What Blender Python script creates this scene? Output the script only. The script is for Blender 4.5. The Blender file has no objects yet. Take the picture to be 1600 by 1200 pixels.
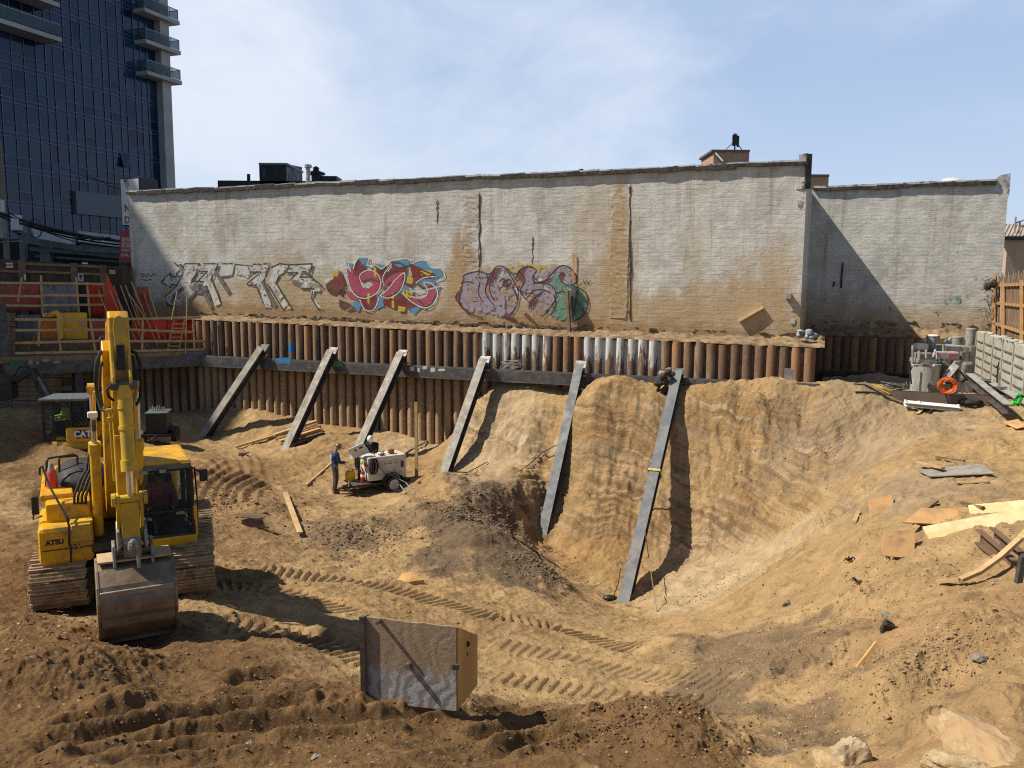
import bpy, bmesh, math, random
import numpy as np
from mathutils import Vector, Matrix, Quaternion
random.seed(7)
RNG = np.random.default_rng(11)
C = bpy.context.scene.collection
R = math.radians
# ------------------------------------------------------------------ camera geometry (photo is 1600 x 1200)
FPX, PITCH, ROLL = 1300.0, R(7.0), 0.0067
_f = Vector((0, math.cos(PITCH), -math.sin(PITCH)))
_u0 = Vector((0, math.sin(PITCH), math.cos(PITCH)))
_r0 = Vector((1, 0, 0))
_r = _r0*math.cos(ROLL) + _u0*math.sin(ROLL)
_u = _u0*math.cos(ROLL) - _r0*math.sin(ROLL)
def ray(px, py): return _f + _r*((px-800)/FPX) + _u*((600-py)/FPX)
def atY(px, py, Y): d = ray(px, py); return d*(Y/d.y)
def atZ(px, py, z): d = ray(px, py); return d*(z/d.z)
def onplane(px, py, P, n): d = ray(px, py); return d*(P.dot(n)/d.dot(n))
# ------------------------------------------------------------------ the site grid: a runs along the party wall, b runs into the block
PHI = R(20.5)
A_ = Vector((math.cos(PHI), -math.sin(PHI), 0)); B_ = Vector((math.sin(PHI), math.cos(PHI), 0)); Z_ = Vector((0, 0, 1))
WALL0 = atY(1253, 440, 31.0); WALL0.z = 0          # right end of the big wall
def wall(px, py, off=0.0):                           # point on the party wall plane moved off metres towards the viewer
    return onplane(px, py, WALL0 - B_*off, B_)
def ua(p, off=0): return (p-WALL0).dot(A_)
# ------------------------------------------------------------------ mesh collector
class MB:
    def __init__(s): s.v = []; s.f = []; s.m = []; s.cur = 0
    def add(s, vs, fs):
        b = len(s.v); s.v += [Vector(v) for v in vs]
        for f in fs: s.f.append([b+i for i in f]); s.m.append(s.cur)
        return s
    def box(s, c, size, M=None):
        hx, hy, hz = size[0]/2, size[1]/2, size[2]/2; c = Vector(c)
        vs = [Vector((x, y, z)) for x in (-hx, hx) for y in (-hy, hy) for z in (-hz, hz)]
        if M is not None: vs = [M @ v for v in vs]
        return s.add([v+c for v in vs], [(0,1,3,2),(4,6,7,5),(0,4,5,1),(2,3,7,6),(0,2,6,4),(1,5,7,3)])
    def frame(s, p0, p1, up=(0,0,1)):
        d = (Vector(p1)-Vector(p0)); L = d.length; d.normalize(); up = Vector(up)
        if abs(d.dot(up)) > .98: up = Vector((1,0,0)) if abs(d.x) < .9 else Vector((0,1,0))
        sx = d.cross(up).normalized(); sz = sx.cross(d).normalized()
        return d, sx, sz, L
    def bar(s, p0, p1, w, h, up=(0,0,1), t=1.0):        # rectangular bar, w across, h along up, t = taper at p1
        d, sx, sz, L = s.frame(p0, p1, up); p0 = Vector(p0); p1 = Vector(p1); vs = []
        for p, k in ((p0, 1), (p1, t)):
            for a, b in ((-1,-1),(1,-1),(1,1),(-1,1)): vs.append(p+sx*(a*w/2*k)+sz*(b*h/2*k))
        return s.add(vs, [(3,2,1,0),(4,5,6,7),(0,1,5,4),(1,2,6,5),(2,3,7,6),(3,0,4,7)])
    def sect(s, p0, p1, poly, up=(0,0,1)):              # closed 2-D section swept from p0 to p1
        d, sx, sz, L = s.frame(p0, p1, up); n = len(poly); p0 = Vector(p0); p1 = Vector(p1)
        vs = [p0+sx*a+sz*b for a, b in poly] + [p1+sx*a+sz*b for a, b in poly]
        fs = [(i, (i+1) % n, n+(i+1) % n, n+i) for i in range(n)] + [tuple(range(n-1,-1,-1)), tuple(range(n, 2*n))]
        return s.add(vs, fs)
    def ibeam(s, p0, p1, w, h, tf=.03, tw=.02, up=(0,0,1)):
        a, b, c, e = w/2, h/2, tw/2, h/2-tf
        return s.sect(p0, p1, [(-a,-b),(a,-b),(a,-e),(c,-e),(c,e),(a,e),(a,b),(-a,b),(-a,e),(-c,e),(-c,-e),(-a,-e)], up)
    def cyl(s, p0, p1, r0, r1=None, n=14, cap=True):
        r1 = r0 if r1 is None else r1
        d, sx, sz, L = s.frame(p0, p1); p0 = Vector(p0); p1 = Vector(p1); vs = []
        for p, r in ((p0, r0), (p1, r1)):
            for i in range(n): a = 2*math.pi*i/n; vs.append(p+sx*(r*math.cos(a))+sz*(r*math.sin(a)))
        fs = [(i, (i+1) % n, n+(i+1) % n, n+i) for i in range(n)]
        if cap: fs += [tuple(range(n-1,-1,-1)), tuple(range(n, 2*n))]
        return s.add(vs, fs)
    def ring(s, p0, p1, ro, ri, n=24):                   # hollow cylinder
        d, sx, sz, L = s.frame(p0, p1); p0 = Vector(p0); p1 = Vector(p1); vs = []
        for p in (p0, p1):
            for r in (ro, ri):
                for i in range(n): a = 2*math.pi*i/n; vs.append(p+sx*(r*math.cos(a))+sz*(r*math.sin(a)))
        fs = []
        for i in range(n):
            j = (i+1) % n
            fs += [(i,j,2*n+j,2*n+i), (n+j,n+i,3*n+i,3*n+j), (j,i,n+i,n+j), (2*n+i,2*n+j,3*n+j,3*n+i)]
        return s.add(vs, fs)
    def tube(s, pts, r, n=6, closed=False):
        pts = [Vector(p) for p in pts]; k = len(pts); vs = []; fs = []
        prev = None
        for i, p in enumerate(pts):
            if closed: d = pts[(i+1) % k]-pts[i-1]
            else: d = pts[min(i+1, k-1)]-pts[max(i-1, 0)]
            d.normalize()
            if prev is None: up = Vector((0,0,1)) if abs(d.z) < .9 else Vector((1,0,0))
            else: up = prev
            sx = d.cross(up).normalized(); sz = sx.cross(d).normalized(); prev = sz
            rr = r[i] if isinstance(r, (list, tuple)) else r
            for j in range(n): a = 2*math.pi*j/n; vs.append(p+sx*(rr*math.cos(a))+sz*(rr*math.sin(a)))
        for i in range(k if closed else k-1):
            i2 = (i+1) % k
            for j in range(n): fs.append((i*n+j, i*n+(j+1) % n, i2*n+(j+1) % n, i2*n+j))
        if not closed: fs += [tuple(range(n-1,-1,-1)), tuple(range((k-1)*n, k*n))]
        return s.add(vs, fs)
    def prism(s, poly, o, ex, ey, ez, depth):            # 2-D polygon in (ex, ey) extruded along ez
        o = Vector(o); ex = Vector(ex); ey = Vector(ey); ez = Vector(ez); n = len(poly)
        vs = [o+ex*a+ey*b for a, b in poly] + [o+ex*a+ey*b+ez*depth for a, b in poly]
        fs = [(i, (i+1) % n, n+(i+1) % n, n+i) for i in range(n)] + [tuple(range(n-1,-1,-1)), tuple(range(n, 2*n))]
        return s.add(vs, fs)
    def lathe(s, prof, o, n=20, ax=(0,0,1)):
        o = Vector(o); d, sx, sz, L = s.frame(o, o+Vector(ax)); vs = []; fs = []
        for r, z in prof:
            for i in range(n): a = 2*math.pi*i/n; vs.append(o+d*z+sx*(r*math.cos(a))+sz*(r*math.sin(a)))
        for k in range(len(prof)-1):
            for i in range(n): fs.append((k*n+i, k*n+(i+1) % n, (k+1)*n+(i+1) % n, (k+1)*n+i))
        fs += [tuple(range(n-1,-1,-1)), tuple(range((len(prof)-1)*n, len(prof)*n))]
        return s.add(vs, fs)
    def ball(s, c, r, n=10, m=7, M=None):
        r = (r,r,r) if not isinstance(r, (tuple, list)) else r; vs = []; fs = []; c = Vector(c)
        for k in range(m+1):
            t = math.pi*k/m
            for i in range(n):
                a = 2*math.pi*i/n
                v = Vector((r[0]*math.sin(t)*math.cos(a), r[1]*math.sin(t)*math.sin(a), r[2]*math.cos(t)))
                if M is not None: v = M @ v
                vs.append(c+v)
        for k in range(m):
            for i in range(n): fs.append((k*n+i, (k+1)*n+i, (k+1)*n+(i+1) % n, k*n+(i+1) % n))
        return s.add(vs, fs)
    def build(s, name, mats, parent=None, org=None, bevel=0, smooth=False, loc=None, rot=None):
        me = bpy.data.meshes.new(name)
        o_ = Vector(org) if org is not None else Vector((0,0,0))
        me.from_pydata([tuple(v-o_) for v in s.v], [], s.f)
        mats = mats if isinstance(mats, (list, tuple)) else [mats]
        for m in mats: me.materials.append(m)
        if len(mats) > 1: me.polygons.foreach_set('material_index', s.m)
        bm = bmesh.new(); bm.from_mesh(me); bmesh.ops.remove_doubles(bm, verts=bm.verts, dist=1e-5)
        bmesh.ops.recalc_face_normals(bm, faces=bm.faces); bm.to_mesh(me); bm.free()
        if smooth:
            for p in me.polygons: p.use_smooth = True
            if smooth != 'all':
                try: me.set_sharp_from_angle(angle=R(40))
                except Exception: pass
        o = bpy.data.objects.new(name, me); C.objects.link(o)
        if parent is not None: o.parent = parent
        elif org is not None: o.location = o_
        if loc is not None: o.location = loc
        if rot is not None: o.rotation_euler = rot
        if bevel:
            b = o.modifiers.new('bevel', 'BEVEL'); b.width = bevel; b.segments = 2; b.limit_method = 'ANGLE'; b.angle_limit = R(40)
        return o
def tag(o, label=None, cat=None, group=None, kind=None):
    if label: o['label'] = label
    if cat: o['category'] = cat
    if group: o['group'] = group
    if kind: o['kind'] = kind
    return o
def thing(name, label, cat, loc=(0,0,0), rz=0, group=None):
    o = bpy.data.objects.new(name, None); C.objects.link(o); o.empty_display_size = .2
    o.location = loc; o.rotation_euler = (0,0,rz)
    return tag(o, label, cat, group)
def copy_tree(o, parent=None):
    c = o.copy(); C.objects.link(c)
    if parent: c.parent = parent
    for ch in list(o.children): copy_tree(ch, c)
    return c
def text_mesh(body, size, ext=.004, bold=0.0):
    cu = bpy.data.curves.new('t', 'FONT'); cu.body = body; cu.size = size; cu.extrude = ext; cu.offset = bold
    cu.align_x = 'CENTER'; cu.align_y = 'CENTER'; cu.resolution_u = 3
    o = bpy.data.objects.new('t', cu); C.objects.link(o)
    dg = bpy.context.evaluated_depsgraph_get(); me = bpy.data.meshes.new_from_object(o.evaluated_get(dg))
    bpy.data.objects.remove(o); bpy.data.curves.remove(cu)
    return me
def letters(name, body, size, mat, parent, loc, ex, ey, bold=0.0, sx=1.0):
    """flat lettering whose x runs along ex and whose up is ey"""
    me = text_mesh(body, size, .003, bold); me.materials.clear(); me.materials.append(mat)
    o = bpy.data.objects.new(name, me); C.objects.link(o); o.parent = parent
    ex = Vector(ex).normalized(); ey = Vector(ey).normalized(); ez = ex.cross(ey)
    M = Matrix((ex*sx, ey, ez)).transposed().to_4x4(); M.translation = Vector(loc); o.matrix_local = M
    return o
# ------------------------------------------------------------------ materials
MATS = {}
def nodes(name):
    m = bpy.data.materials.new(name); m.use_nodes = True; nt = m.node_tree
    for n in list(nt.nodes): nt.nodes.remove(n)
    out = nt.nodes.new('ShaderNodeOutputMaterial'); b = nt.nodes.new('ShaderNodeBsdfPrincipled')
    nt.links.new(b.outputs[0], out.inputs[0]); return m, nt, b, out
def N(nt, t, **kw):
    n = nt.nodes.new('ShaderNode'+t)
    for k, v in kw.items():
        if k.startswith('i_'):
            key = k[2:]; key = int(key) if key.isdigit() else key.replace('_', ' ')
            n.inputs[key].default_value = v
        else: setattr(n, k, v)
    return n
def L(nt, a, b): nt.links.new(a, b)
def mixc(nt, fac, c1, c2, mode='MIX'):
    n = nt.nodes.new('ShaderNodeMix'); n.data_type = 'RGBA'; n.blend_type = mode
    for i, x in ((0, fac), (6, c1), (7, c2)):
        if hasattr(x, 'links') or isinstance(x, bpy.types.NodeSocket): L(nt, x, n.inputs[i])
        elif i == 0: n.inputs[0].default_value = x
        else: n.inputs[i].default_value = (*x[:3], 1)
    return n.outputs[2]
def ramp(nt, fac, p0, p1, v0=0.0, v1=1.0):
    n = nt.nodes.new('ShaderNodeMapRange'); n.interpolation_type = 'SMOOTHSTEP'
    L(nt, fac, n.inputs[0]); n.inputs[1].default_value = p0; n.inputs[2].default_value = p1
    n.inputs[3].default_value = v0; n.inputs[4].default_value = v1
    return n.outputs[0]
def math_(nt, op, a, b=None):
    n = nt.nodes.new('ShaderNodeMath'); n.operation = op
    for i, x in ((0, a), (1, b)):
        if x is None: continue
        if isinstance(x, bpy.types.NodeSocket): L(nt, x, n.inputs[i])
        else: n.inputs[i].default_value = x
    return n.outputs[0]
def noise(nt, vec, scale, detail=4, rough=.55, dist=0.0):
    n = nt.nodes.new('ShaderNodeTexNoise'); n.inputs['Scale'].default_value = scale; n.inputs['Detail'].default_value = detail
    n.inputs['Roughness'].default_value = rough; n.inputs['Distortion'].default_value = dist
    if vec is not None: L(nt, vec, n.inputs['Vector'])
    return n.outputs['Fac']
def coords(nt, sc=(1,1,1), loc=(0,0,0)):
    t = nt.nodes.new('ShaderNodeTexCoord'); m = nt.nodes.new('ShaderNodeMapping'); L(nt, t.outputs['Object'], m.inputs[0])
    m.inputs['Scale'].default_value = sc; m.inputs['Location'].default_value = loc
    return m.outputs[0]
def bump(nt, b, h, strength=.4, dist=.02, prev=None):
    n = nt.nodes.new('ShaderNodeBump'); n.inputs['Strength'].default_value = strength; n.inputs['Distance'].default_value = dist
    L(nt, h, n.inputs['Height'])
    if prev is not None: L(nt, prev, n.inputs['Normal'])
    L(nt, n.outputs[0], b.inputs['Normal']); return n.outputs[0]
def mat(name, c1, c2=None, rough=.7, metal=0.0, scale=6.0, lo=.42, hi=.62, bmp=0.0, bs=40.0, sc=(1,1,1), c3=None, s3=2.0, lo3=.55, hi3=.75, alpha=1, coat=0, rvar=.12):
    """mottled procedural surface: c1 / c2 mixed by noise, c3 as larger dirt or rust patches"""
    if name in MATS: return MATS[name]
    m, nt, b, out = nodes(name); v = coords(nt, sc)
    n1 = noise(nt, v, scale, 5, .6)
    col = mixc(nt, ramp(nt, n1, lo, hi), c1, c2 if c2 else tuple(x*.8 for x in c1))
    if c3: col = mixc(nt, ramp(nt, noise(nt, v, s3, 6, .65, .4), lo3, hi3), col, c3)
    L(nt, col, b.inputs['Base Color']); b.inputs['Metallic'].default_value = metal
    L(nt, ramp(nt, noise(nt, v, scale*2.3, 4), .3, .7, max(.05, rough-rvar), min(1, rough+rvar)), b.inputs['Roughness'])
    b.inputs['Specular IOR Level'].default_value = .4 if rough < .8 else .2
    if coat: b.inputs['Coat Weight'].default_value = coat; b.inputs['Coat Roughness'].default_value = .15
    if bmp: bump(nt, b, noise(nt, v, bs, 5, .65), bmp, .02)
    MATS[name] = m; return m
def glass(name, col, rough=.05, alpha=.35):
    if name in MATS: return MATS[name]
    m, nt, b, out = nodes(name); b.inputs['Base Color'].default_value = (*col, 1); b.inputs['Roughness'].default_value = rough
    b.inputs['Specular IOR Level'].default_value = .6
    t = N(nt, 'BsdfTransparent'); t.inputs[0].default_value = (.75,.82,.82,1); mx = N(nt, 'MixShader'); mx.inputs[0].default_value = alpha
    L(nt, t.outputs[0], mx.inputs[1]); L(nt, b.outputs[0], mx.inputs[2]); L(nt, mx.outputs[0], out.inputs[0])
    MATS[name] = m; return m
M_STEEL = mat('dark_steel', (.075,.075,.08), (.13,.12,.115), .5, .35, 3, c3=(.14,.075,.04), s3=1.3, lo3=.56, hi3=.74, bmp=.15)
M_STEELB = mat('bare_steel', (.20,.205,.21), (.30,.295,.28), .5, .35, 4, c3=(.17,.11,.07), s3=1.1, lo3=.58, hi3=.75, bmp=.15)
M_BLACK = mat('black_paint', (.012,.012,.013), (.025,.024,.023), .5, 0, 8)
M_RUBBER = mat('rubber', (.016,.016,.016), (.03,.028,.025), .75, 0, 10, c3=(.12,.085,.05), s3=4, lo3=.55, hi3=.8)
M_WOOD = mat('lumber', (.50,.34,.17), (.40,.26,.12), .75, 0, 3, sc=(1,1,1), bmp=.2, bs=25, c3=(.33,.23,.13), s3=1.2)
M_WOODY = mat('fresh_lumber', (.64,.51,.28), (.54,.41,.20), .7, 0, 3, bmp=.15, bs=25)
M_WOODG = mat('weathered_timber', (.20,.14,.09), (.13,.09,.06), .85, 0, 3, bmp=.3, bs=22, c3=(.28,.20,.13), s3=1.5)
M_PLY = mat('plywood', (.56,.325,.14), (.45,.255,.105), .7, 0, 2.2, bmp=.12, bs=14, c3=(.29,.19,.11), s3=1.3, lo3=.5, hi3=.75)
M_WHITE = mat('white_paint', (.78,.77,.74), (.68,.66,.62), .5, 0, 5, c3=(.45,.38,.29), s3=2.0, lo3=.6, hi3=.8)
M_RED = mat('red_paint', (.5,.02,.015), (.36,.02,.015), .5)
M_GREY = mat('grey_paint', (.30,.30,.29), (.22,.22,.21), .6, 0, 5, c3=(.16,.14,.11), s3=2)
# ------------------------------------------------------------------ camera, sun, sky
cam = bpy.data.cameras.new('camera'); co = bpy.data.objects.new('camera', cam); C.objects.link(co)
Mx = Matrix((_r, _u, -_f)).transposed().to_4x4(); co.matrix_world = Mx
cam.sensor_fit = 'HORIZONTAL'; cam.sensor_width = 36; cam.lens = 36*FPX/1600; cam.clip_end = 3000; cam.clip_start = .1
S = bpy.context.scene; S.camera = co
SUN = Vector((1.0, .08, -1.22)).normalized()         # the way sunlight travels
sl = bpy.data.lights.new('sun', 'SUN'); sl.energy = 5.0; sl.angle = R(.55); sl.color = (1, .915, .77)
so = bpy.data.objects.new('sun', sl); C.objects.link(so); so.rotation_euler = SUN.to_track_quat('-Z', 'Y').to_euler(); so.location = (-30,-15,40)
w = bpy.data.worlds.new('World'); S.world = w; w.use_nodes = True; nt = w.node_tree
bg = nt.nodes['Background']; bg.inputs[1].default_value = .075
sky = N(nt, 'TexSky'); sky.sky_type = 'NISHITA'; sky.sun_disc = False
sky.sun_elevation = math.asin(-SUN.z); sky.sun_rotation = math.atan2(-SUN.x, -SUN.y); sky.air_density = 1.0; sky.dust_density = .6; sky.ozone_density = 2.0
tc = N(nt, 'TexCoord'); mp = N(nt, 'Mapping'); L(nt, tc.outputs['Generated'], mp.inputs[0]); mp.inputs['Scale'].default_value = (1.0, .8, 2.0); mp.inputs['Rotation'].default_value = (0, R(-16), 0); mp.inputs['Location'].default_value = (.35, .1, .12)
n1 = noise(nt, mp.outputs[0], 2.0, 9, .56, .5); n2 = noise(nt, mp.outputs[0], 7.0, 7, .6, .6)
cl = math_(nt, 'ADD', math_(nt, 'MULTIPLY', n1, .78), math_(nt, 'MULTIPLY', n2, .22))
sep = N(nt, 'SeparateXYZ'); L(nt, tc.outputs['Generated'], sep.inputs[0])
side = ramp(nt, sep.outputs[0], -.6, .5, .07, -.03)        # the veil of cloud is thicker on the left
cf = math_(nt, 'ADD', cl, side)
ahead = math_(nt, 'MULTIPLY', ramp(nt, sep.outputs[1], .0, .55), ramp(nt, sep.outputs[2], .62, .36))   # cloud only ahead and low; unseen dome kept dark blue to lower ambient light
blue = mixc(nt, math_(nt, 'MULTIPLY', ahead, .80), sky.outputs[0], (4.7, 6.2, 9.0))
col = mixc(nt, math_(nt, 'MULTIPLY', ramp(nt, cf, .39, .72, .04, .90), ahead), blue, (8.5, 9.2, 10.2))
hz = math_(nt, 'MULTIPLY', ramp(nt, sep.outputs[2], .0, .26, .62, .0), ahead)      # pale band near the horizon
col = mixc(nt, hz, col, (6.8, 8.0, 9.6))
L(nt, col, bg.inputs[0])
S.view_settings.view_transform = 'Standard'; S.view_settings.look = 'None'; S.view_settings.exposure = .38; S.view_settings.gamma = 1
S.cycles.max_bounces = 6; S.cycles.transparent_max_bounces = 12; S.cycles.use_denoising = False; S.cycles.filter_width = 1.15; S.cycles.sample_clamp_indirect = 4
# ------------------------------------------------------------------ excavated ground
PILE_OFF = 1.05                                      # pile line in front of the party wall
def pileY(px, off=PILE_OFF): return wall(px, 600, off).y
_tab = RNG.random((512, 512)).astype(np.float32)
def vnoise(x, y):
    xi = np.floor(x).astype(np.int64); yi = np.floor(y).astype(np.int64); fx = (x-xi).astype(np.float32); fy = (y-yi).astype(np.float32)
    fx = fx*fx*fx*(fx*(fx*6-15)+10); fy = fy*fy*fy*(fy*(fy*6-15)+10)
    a = _tab[xi & 511, yi & 511]; b = _tab[(xi+1) & 511, yi & 511]; c = _tab[xi & 511, (yi+1) & 511]; d = _tab[(xi+1) & 511, (yi+1) & 511]
    return (a*(1-fx)+b*fx)*(1-fy)+(c*(1-fx)+d*fx)*fy-.5
def fbm(x, y, sc, octv=4, gain=.5, seed=0):
    out = np.zeros(x.shape, np.float32); amp = 1.0; f = 1.0/sc
    for k in range(octv):
        ca, sa = math.cos(k*1.1+seed), math.sin(k*1.1+seed)
        out += amp*vnoise((x*ca-y*sa)*f+17.3*k+seed*31.7, (x*sa+y*ca)*f+9.1*k+seed*13.3); amp *= gain; f *= 2.03
    return out
def billow(x, y, sc, octv=3, gain=.5, seed=0):       # rounded lumps, crumbly clods
    out = np.zeros(x.shape, np.float32); amp = 1.0; f = 1.0/sc
    for k in range(octv):
        ca, sa = math.cos(k*1.7+seed), math.sin(k*1.7+seed)
        out += amp*(.25-np.abs(vnoise((x*ca-y*sa)*f+7.3*k+seed*21.7, (x*sa+y*ca)*f+5.1*k+seed*11.3))); amp *= gain; f *= 2.1
    return out
P = 'P'
CTRL = [(300,640,P),(350,636,P),(400,638,P),(447,649,P),(530,665,P),(590,672,P),(645,683,P),(700,692,P),(733,650,P),(770,606,P),(800,599,P),(840,600,P),
 (890,608,P),(935,604,30.9),(1000,606,30.7),(1080,612,30.2),(1150,610,29.9),(1220,610,29.5),(1285,624,28.9),(1000,600,P),(1150,606,P),(1250,612,P),
 (735,690,32.3),(760,650,32.6),(800,640,32.4),(720,735,30.8),(780,715,31.0),(830,650,31.8),(825,740,29.6),(770,755,29.2),
 (868,640,32.0),(866,720,30.7),(862,790,29.3),(853,850,28.0),(840,890,25.0),
 (900,650,30.6),(910,720,29.6),(915,800,28.3),(920,870,26.9),(925,925,24.8),(905,935,22.6),
 (960,640,30.2),(960,700,29.5),(960,770,28.5),(960,840,27.5),(960,890,26.2),(965,945,24.3),
 (1030,640,29.9),(1030,720,28.9),(1030,800,27.8),(1020,880,26.4),(1010,945,24.2),
 (1100,650,29.4),(1100,720,28.5),(1100,800,27.4),(1100,868,26.5),(1100,905,25),(1085,948,23.6),(1080,975,20.2),
 (1200,650,28.8),(1200,720,27.9),(1200,790,26.8),(1200,850,25.6),(1190,880,24.3),(1200,905,19.6),
 (1300,640,28.3),(1300,700,27),(1300,760,25.5),(1290,815,23.6),(1300,845,20),(1300,900,17.5),
 (1400,640,27.8),(1400,680,26),(1400,740,22.5),(1400,800,19.5),(1400,860,17),(1400,950,14.2),(1400,1050,11.8),(1400,1150,9.6),
 (1430,632,28.4),(1300,607,32.5),(1350,604,34),(1420,606,33),(1500,612,31.5),(1560,618,30),(1300,594,39),(1400,596,39),(1480,597,38),(1340,618,29.0),(1480,632,28.0),(1620,625,31),(1620,606,38),(1500,640,27.5),(1500,690,24.5),(1500,750,20.5),(1500,800,18),(1500,860,15.8),(1500,930,13.4),(1500,1020,11.3),(1500,1100,9.3),(1500,1170,8),
 (1590,665,25.0),(1590,750,19.8),(1590,850,15.5),(1590,950,12.4),(1590,1050,10.2),(1590,1150,8.2),(1680,680,23),(1700,850,15),(1700,1100,8.6),
 (1200,940,17.8),(1200,1000,15),(1200,1060,13),(1200,1130,11),(1200,1190,9.6),
 (1000,968,21.8),(1000,995,18.5),(1000,1030,15.5),(1000,1080,13.3),(1000,1130,11.4),(1000,1190,9.4),
 (700,800,26),(800,850,23.4),(800,920,20.5),(860,905,22.2),(760,845,24.2),(800,980,16.8),(800,1050,14),(800,1120,11.5),(800,1190,9.5),
 (600,740,30.6),(600,770,28.4),(523,769,28.6),(600,830,24.5),(600,890,21),(600,950,17.5),(600,1010,14.3),(600,1075,11.7),(600,1140,9.8),(600,1190,8.6),
 (500,700,33.4),(450,708,33.6),(320,682,36.2),(400,720,31.6),(400,760,28),(400,820,23.5),(400,880,19.6),(400,940,16.4),(400,1000,13.8),(400,1060,11.8),(400,1130,9.8),(400,1190,8.5),
 (200,655,36),(250,690,32.5),(200,720,29),(200,780,24.5),(200,850,19.5),(90,957,14.7),(180,955,14.8),(310,945,14.9),(200,1010,13),(200,1080,10.8),(200,1150,9.1),(200,1195,8.2),
 (20,640,35.3),(100,705,28.5),(20,720,27.5),(20,790,22),(20,860,17.5),(20,950,14),(20,1050,11),(20,1150,8.8),(-80,700,28),(-100,900,15),(-100,1100,9.5),
 (-60,1300,6.5),(400,1330,6.2),(800,1330,6.6),(1200,1330,6.6),(1650,1300,6)]
_cp = []
for px, py, Y in CTRL:
    p = wall(px, py, PILE_OFF+.02) if Y == 'P' else atY(px, py, Y)
    _cp.append((p.x, p.y, p.z))
_cp = np.array(_cp)
def _phi(d2): return np.sqrt(d2+.35)
_n = len(_cp); _d2 = ((_cp[:,None,:2]-_cp[None,:,:2])**2).sum(-1)
_Aug = np.zeros((_n+3, _n+3)); _Aug[:_n,:_n] = _phi(_d2)+np.eye(_n)*-.02; _Aug[:_n,_n] = 1; _Aug[:_n,_n+1:] = _cp[:,:2]; _Aug[_n:,:_n] = _Aug[:_n,_n:].T
_w = np.linalg.solve(_Aug, np.concatenate([_cp[:,2], np.zeros(3)]))
def base_h(X, Y):
    X = np.asarray(X, float); Y = np.asarray(Y, float); out = np.full(X.shape, _w[_n])+_w[_n+1]*X+_w[_n+2]*Y
    for i in range(_n): out += _w[i]*_phi((X-_cp[i,0])**2+(Y-_cp[i,1])**2)
    return out
def ground_hit(px, py):                               # where a photo pixel meets the smooth ground
    d = ray(px, py); lo, hi = 5.0, 48.0; ys = np.linspace(lo, hi, 900); t = ys/d.y
    h = base_h(d.x*t, ys); z = d.z*t; k = np.argmax(z < h)
    if k == 0: k = len(ys)-1
    f0, f1 = z[k-1]-h[k-1], z[k]-h[k]; y = ys[k-1]+(ys[k]-ys[k-1])*f0/(f0-f1+1e-9)
    return d*(y/d.y)
DEFORM = []                                           # local features laid on the smooth ground
def seg_dist(X, Y, pts):                              # distance to and arc length along a polyline
    best = np.full(X.shape, 1e9, np.float32); arc = np.zeros(X.shape, np.float32); side = np.zeros(X.shape, np.float32); s0 = 0
    for a, b in zip(pts[:-1], pts[1:]):
        dx, dy = b[0]-a[0], b[1]-a[1]; l = math.hypot(dx, dy)
        t = np.clip(((X-a[0])*dx+(Y-a[1])*dy)/(l*l), 0, 1); qx, qy = X-(a[0]+t*dx), Y-(a[1]+t*dy); d = np.hypot(qx, qy)
        m = d < best; best = np.where(m, d, best); arc = np.where(m, s0+t*l, arc); side = np.where(m, np.sign(dx*qy-dy*qx), side); s0 += l
    return best, arc, side, s0
def smooth(x, a, b): t = np.clip((x-a)/(b-a), 0, 1); return t*t*(3-2*t)
def path(pxs): return [tuple(ground_hit(*p)[:2]) for p in pxs]
def curve(pts, k=6):                                  # Catmull-Rom through points
    P_ = [pts[0]]+list(pts)+[pts[-1]]; out = []
    for i in range(1, len(P_)-2):
        for j in range(k):
            t = j/k; a, b, c, d = (np.array(P_[i+q], float) for q in (-1,0,1,2))
            out.append(tuple(.5*((2*b)+(c-a)*t+(2*a-5*b+4*c-d)*t*t+(3*b-a-3*c+d)*t**3)))
    out.append(tuple(P_[-2])); return out
RUTS = [  # photo polyline, half width, depth, tread pitch (0 = smooth furrow with berms)
 ([(322,915),(430,925),(560,962)], .42, .075, .2),
 ([(400,885),(520,905),(640,930),(760,962),(880,985),(1010,1018)], .44, .085, .2),
 ([(330,975),(420,990),(520,1015),(600,1040)], .42, .08, .2),
 ([(760,1052),(870,1075),(1000,1092),(1120,1100)], .40, .05, .2),
 ([(760,1000),(900,1035),(1040,1062),(1160,1075)], .40, .04, .2),
 ([(345,1078),(400,1070),(460,1062)], .13, .22, 0), ([(330,1105),(420,1092),(520,1085)], .13, .20, 0),
 ([(40,1185),(160,1168),(300,1140),(420,1120),(560,1108),(640,1112)], .15, .26, 0),
 ([(100,1196),(260,1172),(400,1152),(520,1135),(640,1130)], .14, .22, 0),
 ([(150,1208),(300,1185),(440,1160)], .14, .24, 0), ([(60,1160),(150,1145),(260,1130)], .12, .18, 0),
 ([(620,1120),(720,1105),(800,1095)], .12, .20, 0), ([(730,1160),(830,1142),(930,1125)], .12, .20, 0), ([(740,1135),(830,1118),(900,1108)], .08, .10, 0), ([(760,1185),(860,1165),(960,1150)], .12, .20, 0),
 ([(10,740),(60,735),(110,738)], .2, .12, 0), ([(0,842),(70,832),(140,825)], .08, .05, 0),
]
for k in range(7):                                    # fan of slewing marks beside the excavator
    x = 312+k*15; RUTS.append(([(x-26+k*2,775+k*2),(x-6,748+k*3),(x+18,728+k*5),(x+36,716+k*8)], .12, .18, 0))
for k in range(5): RUTS.append(([(300+k*22,716-k*2),(318+k*20,722),(332+k*17,736+k*2)], .09, .08, 0))
for k in range(5): RUTS.append(([(492+k*26,1125-k*5),(510+k*26,1108-k*3),(530+k*26,1095-k*2)], .09, .20, 0))
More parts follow.
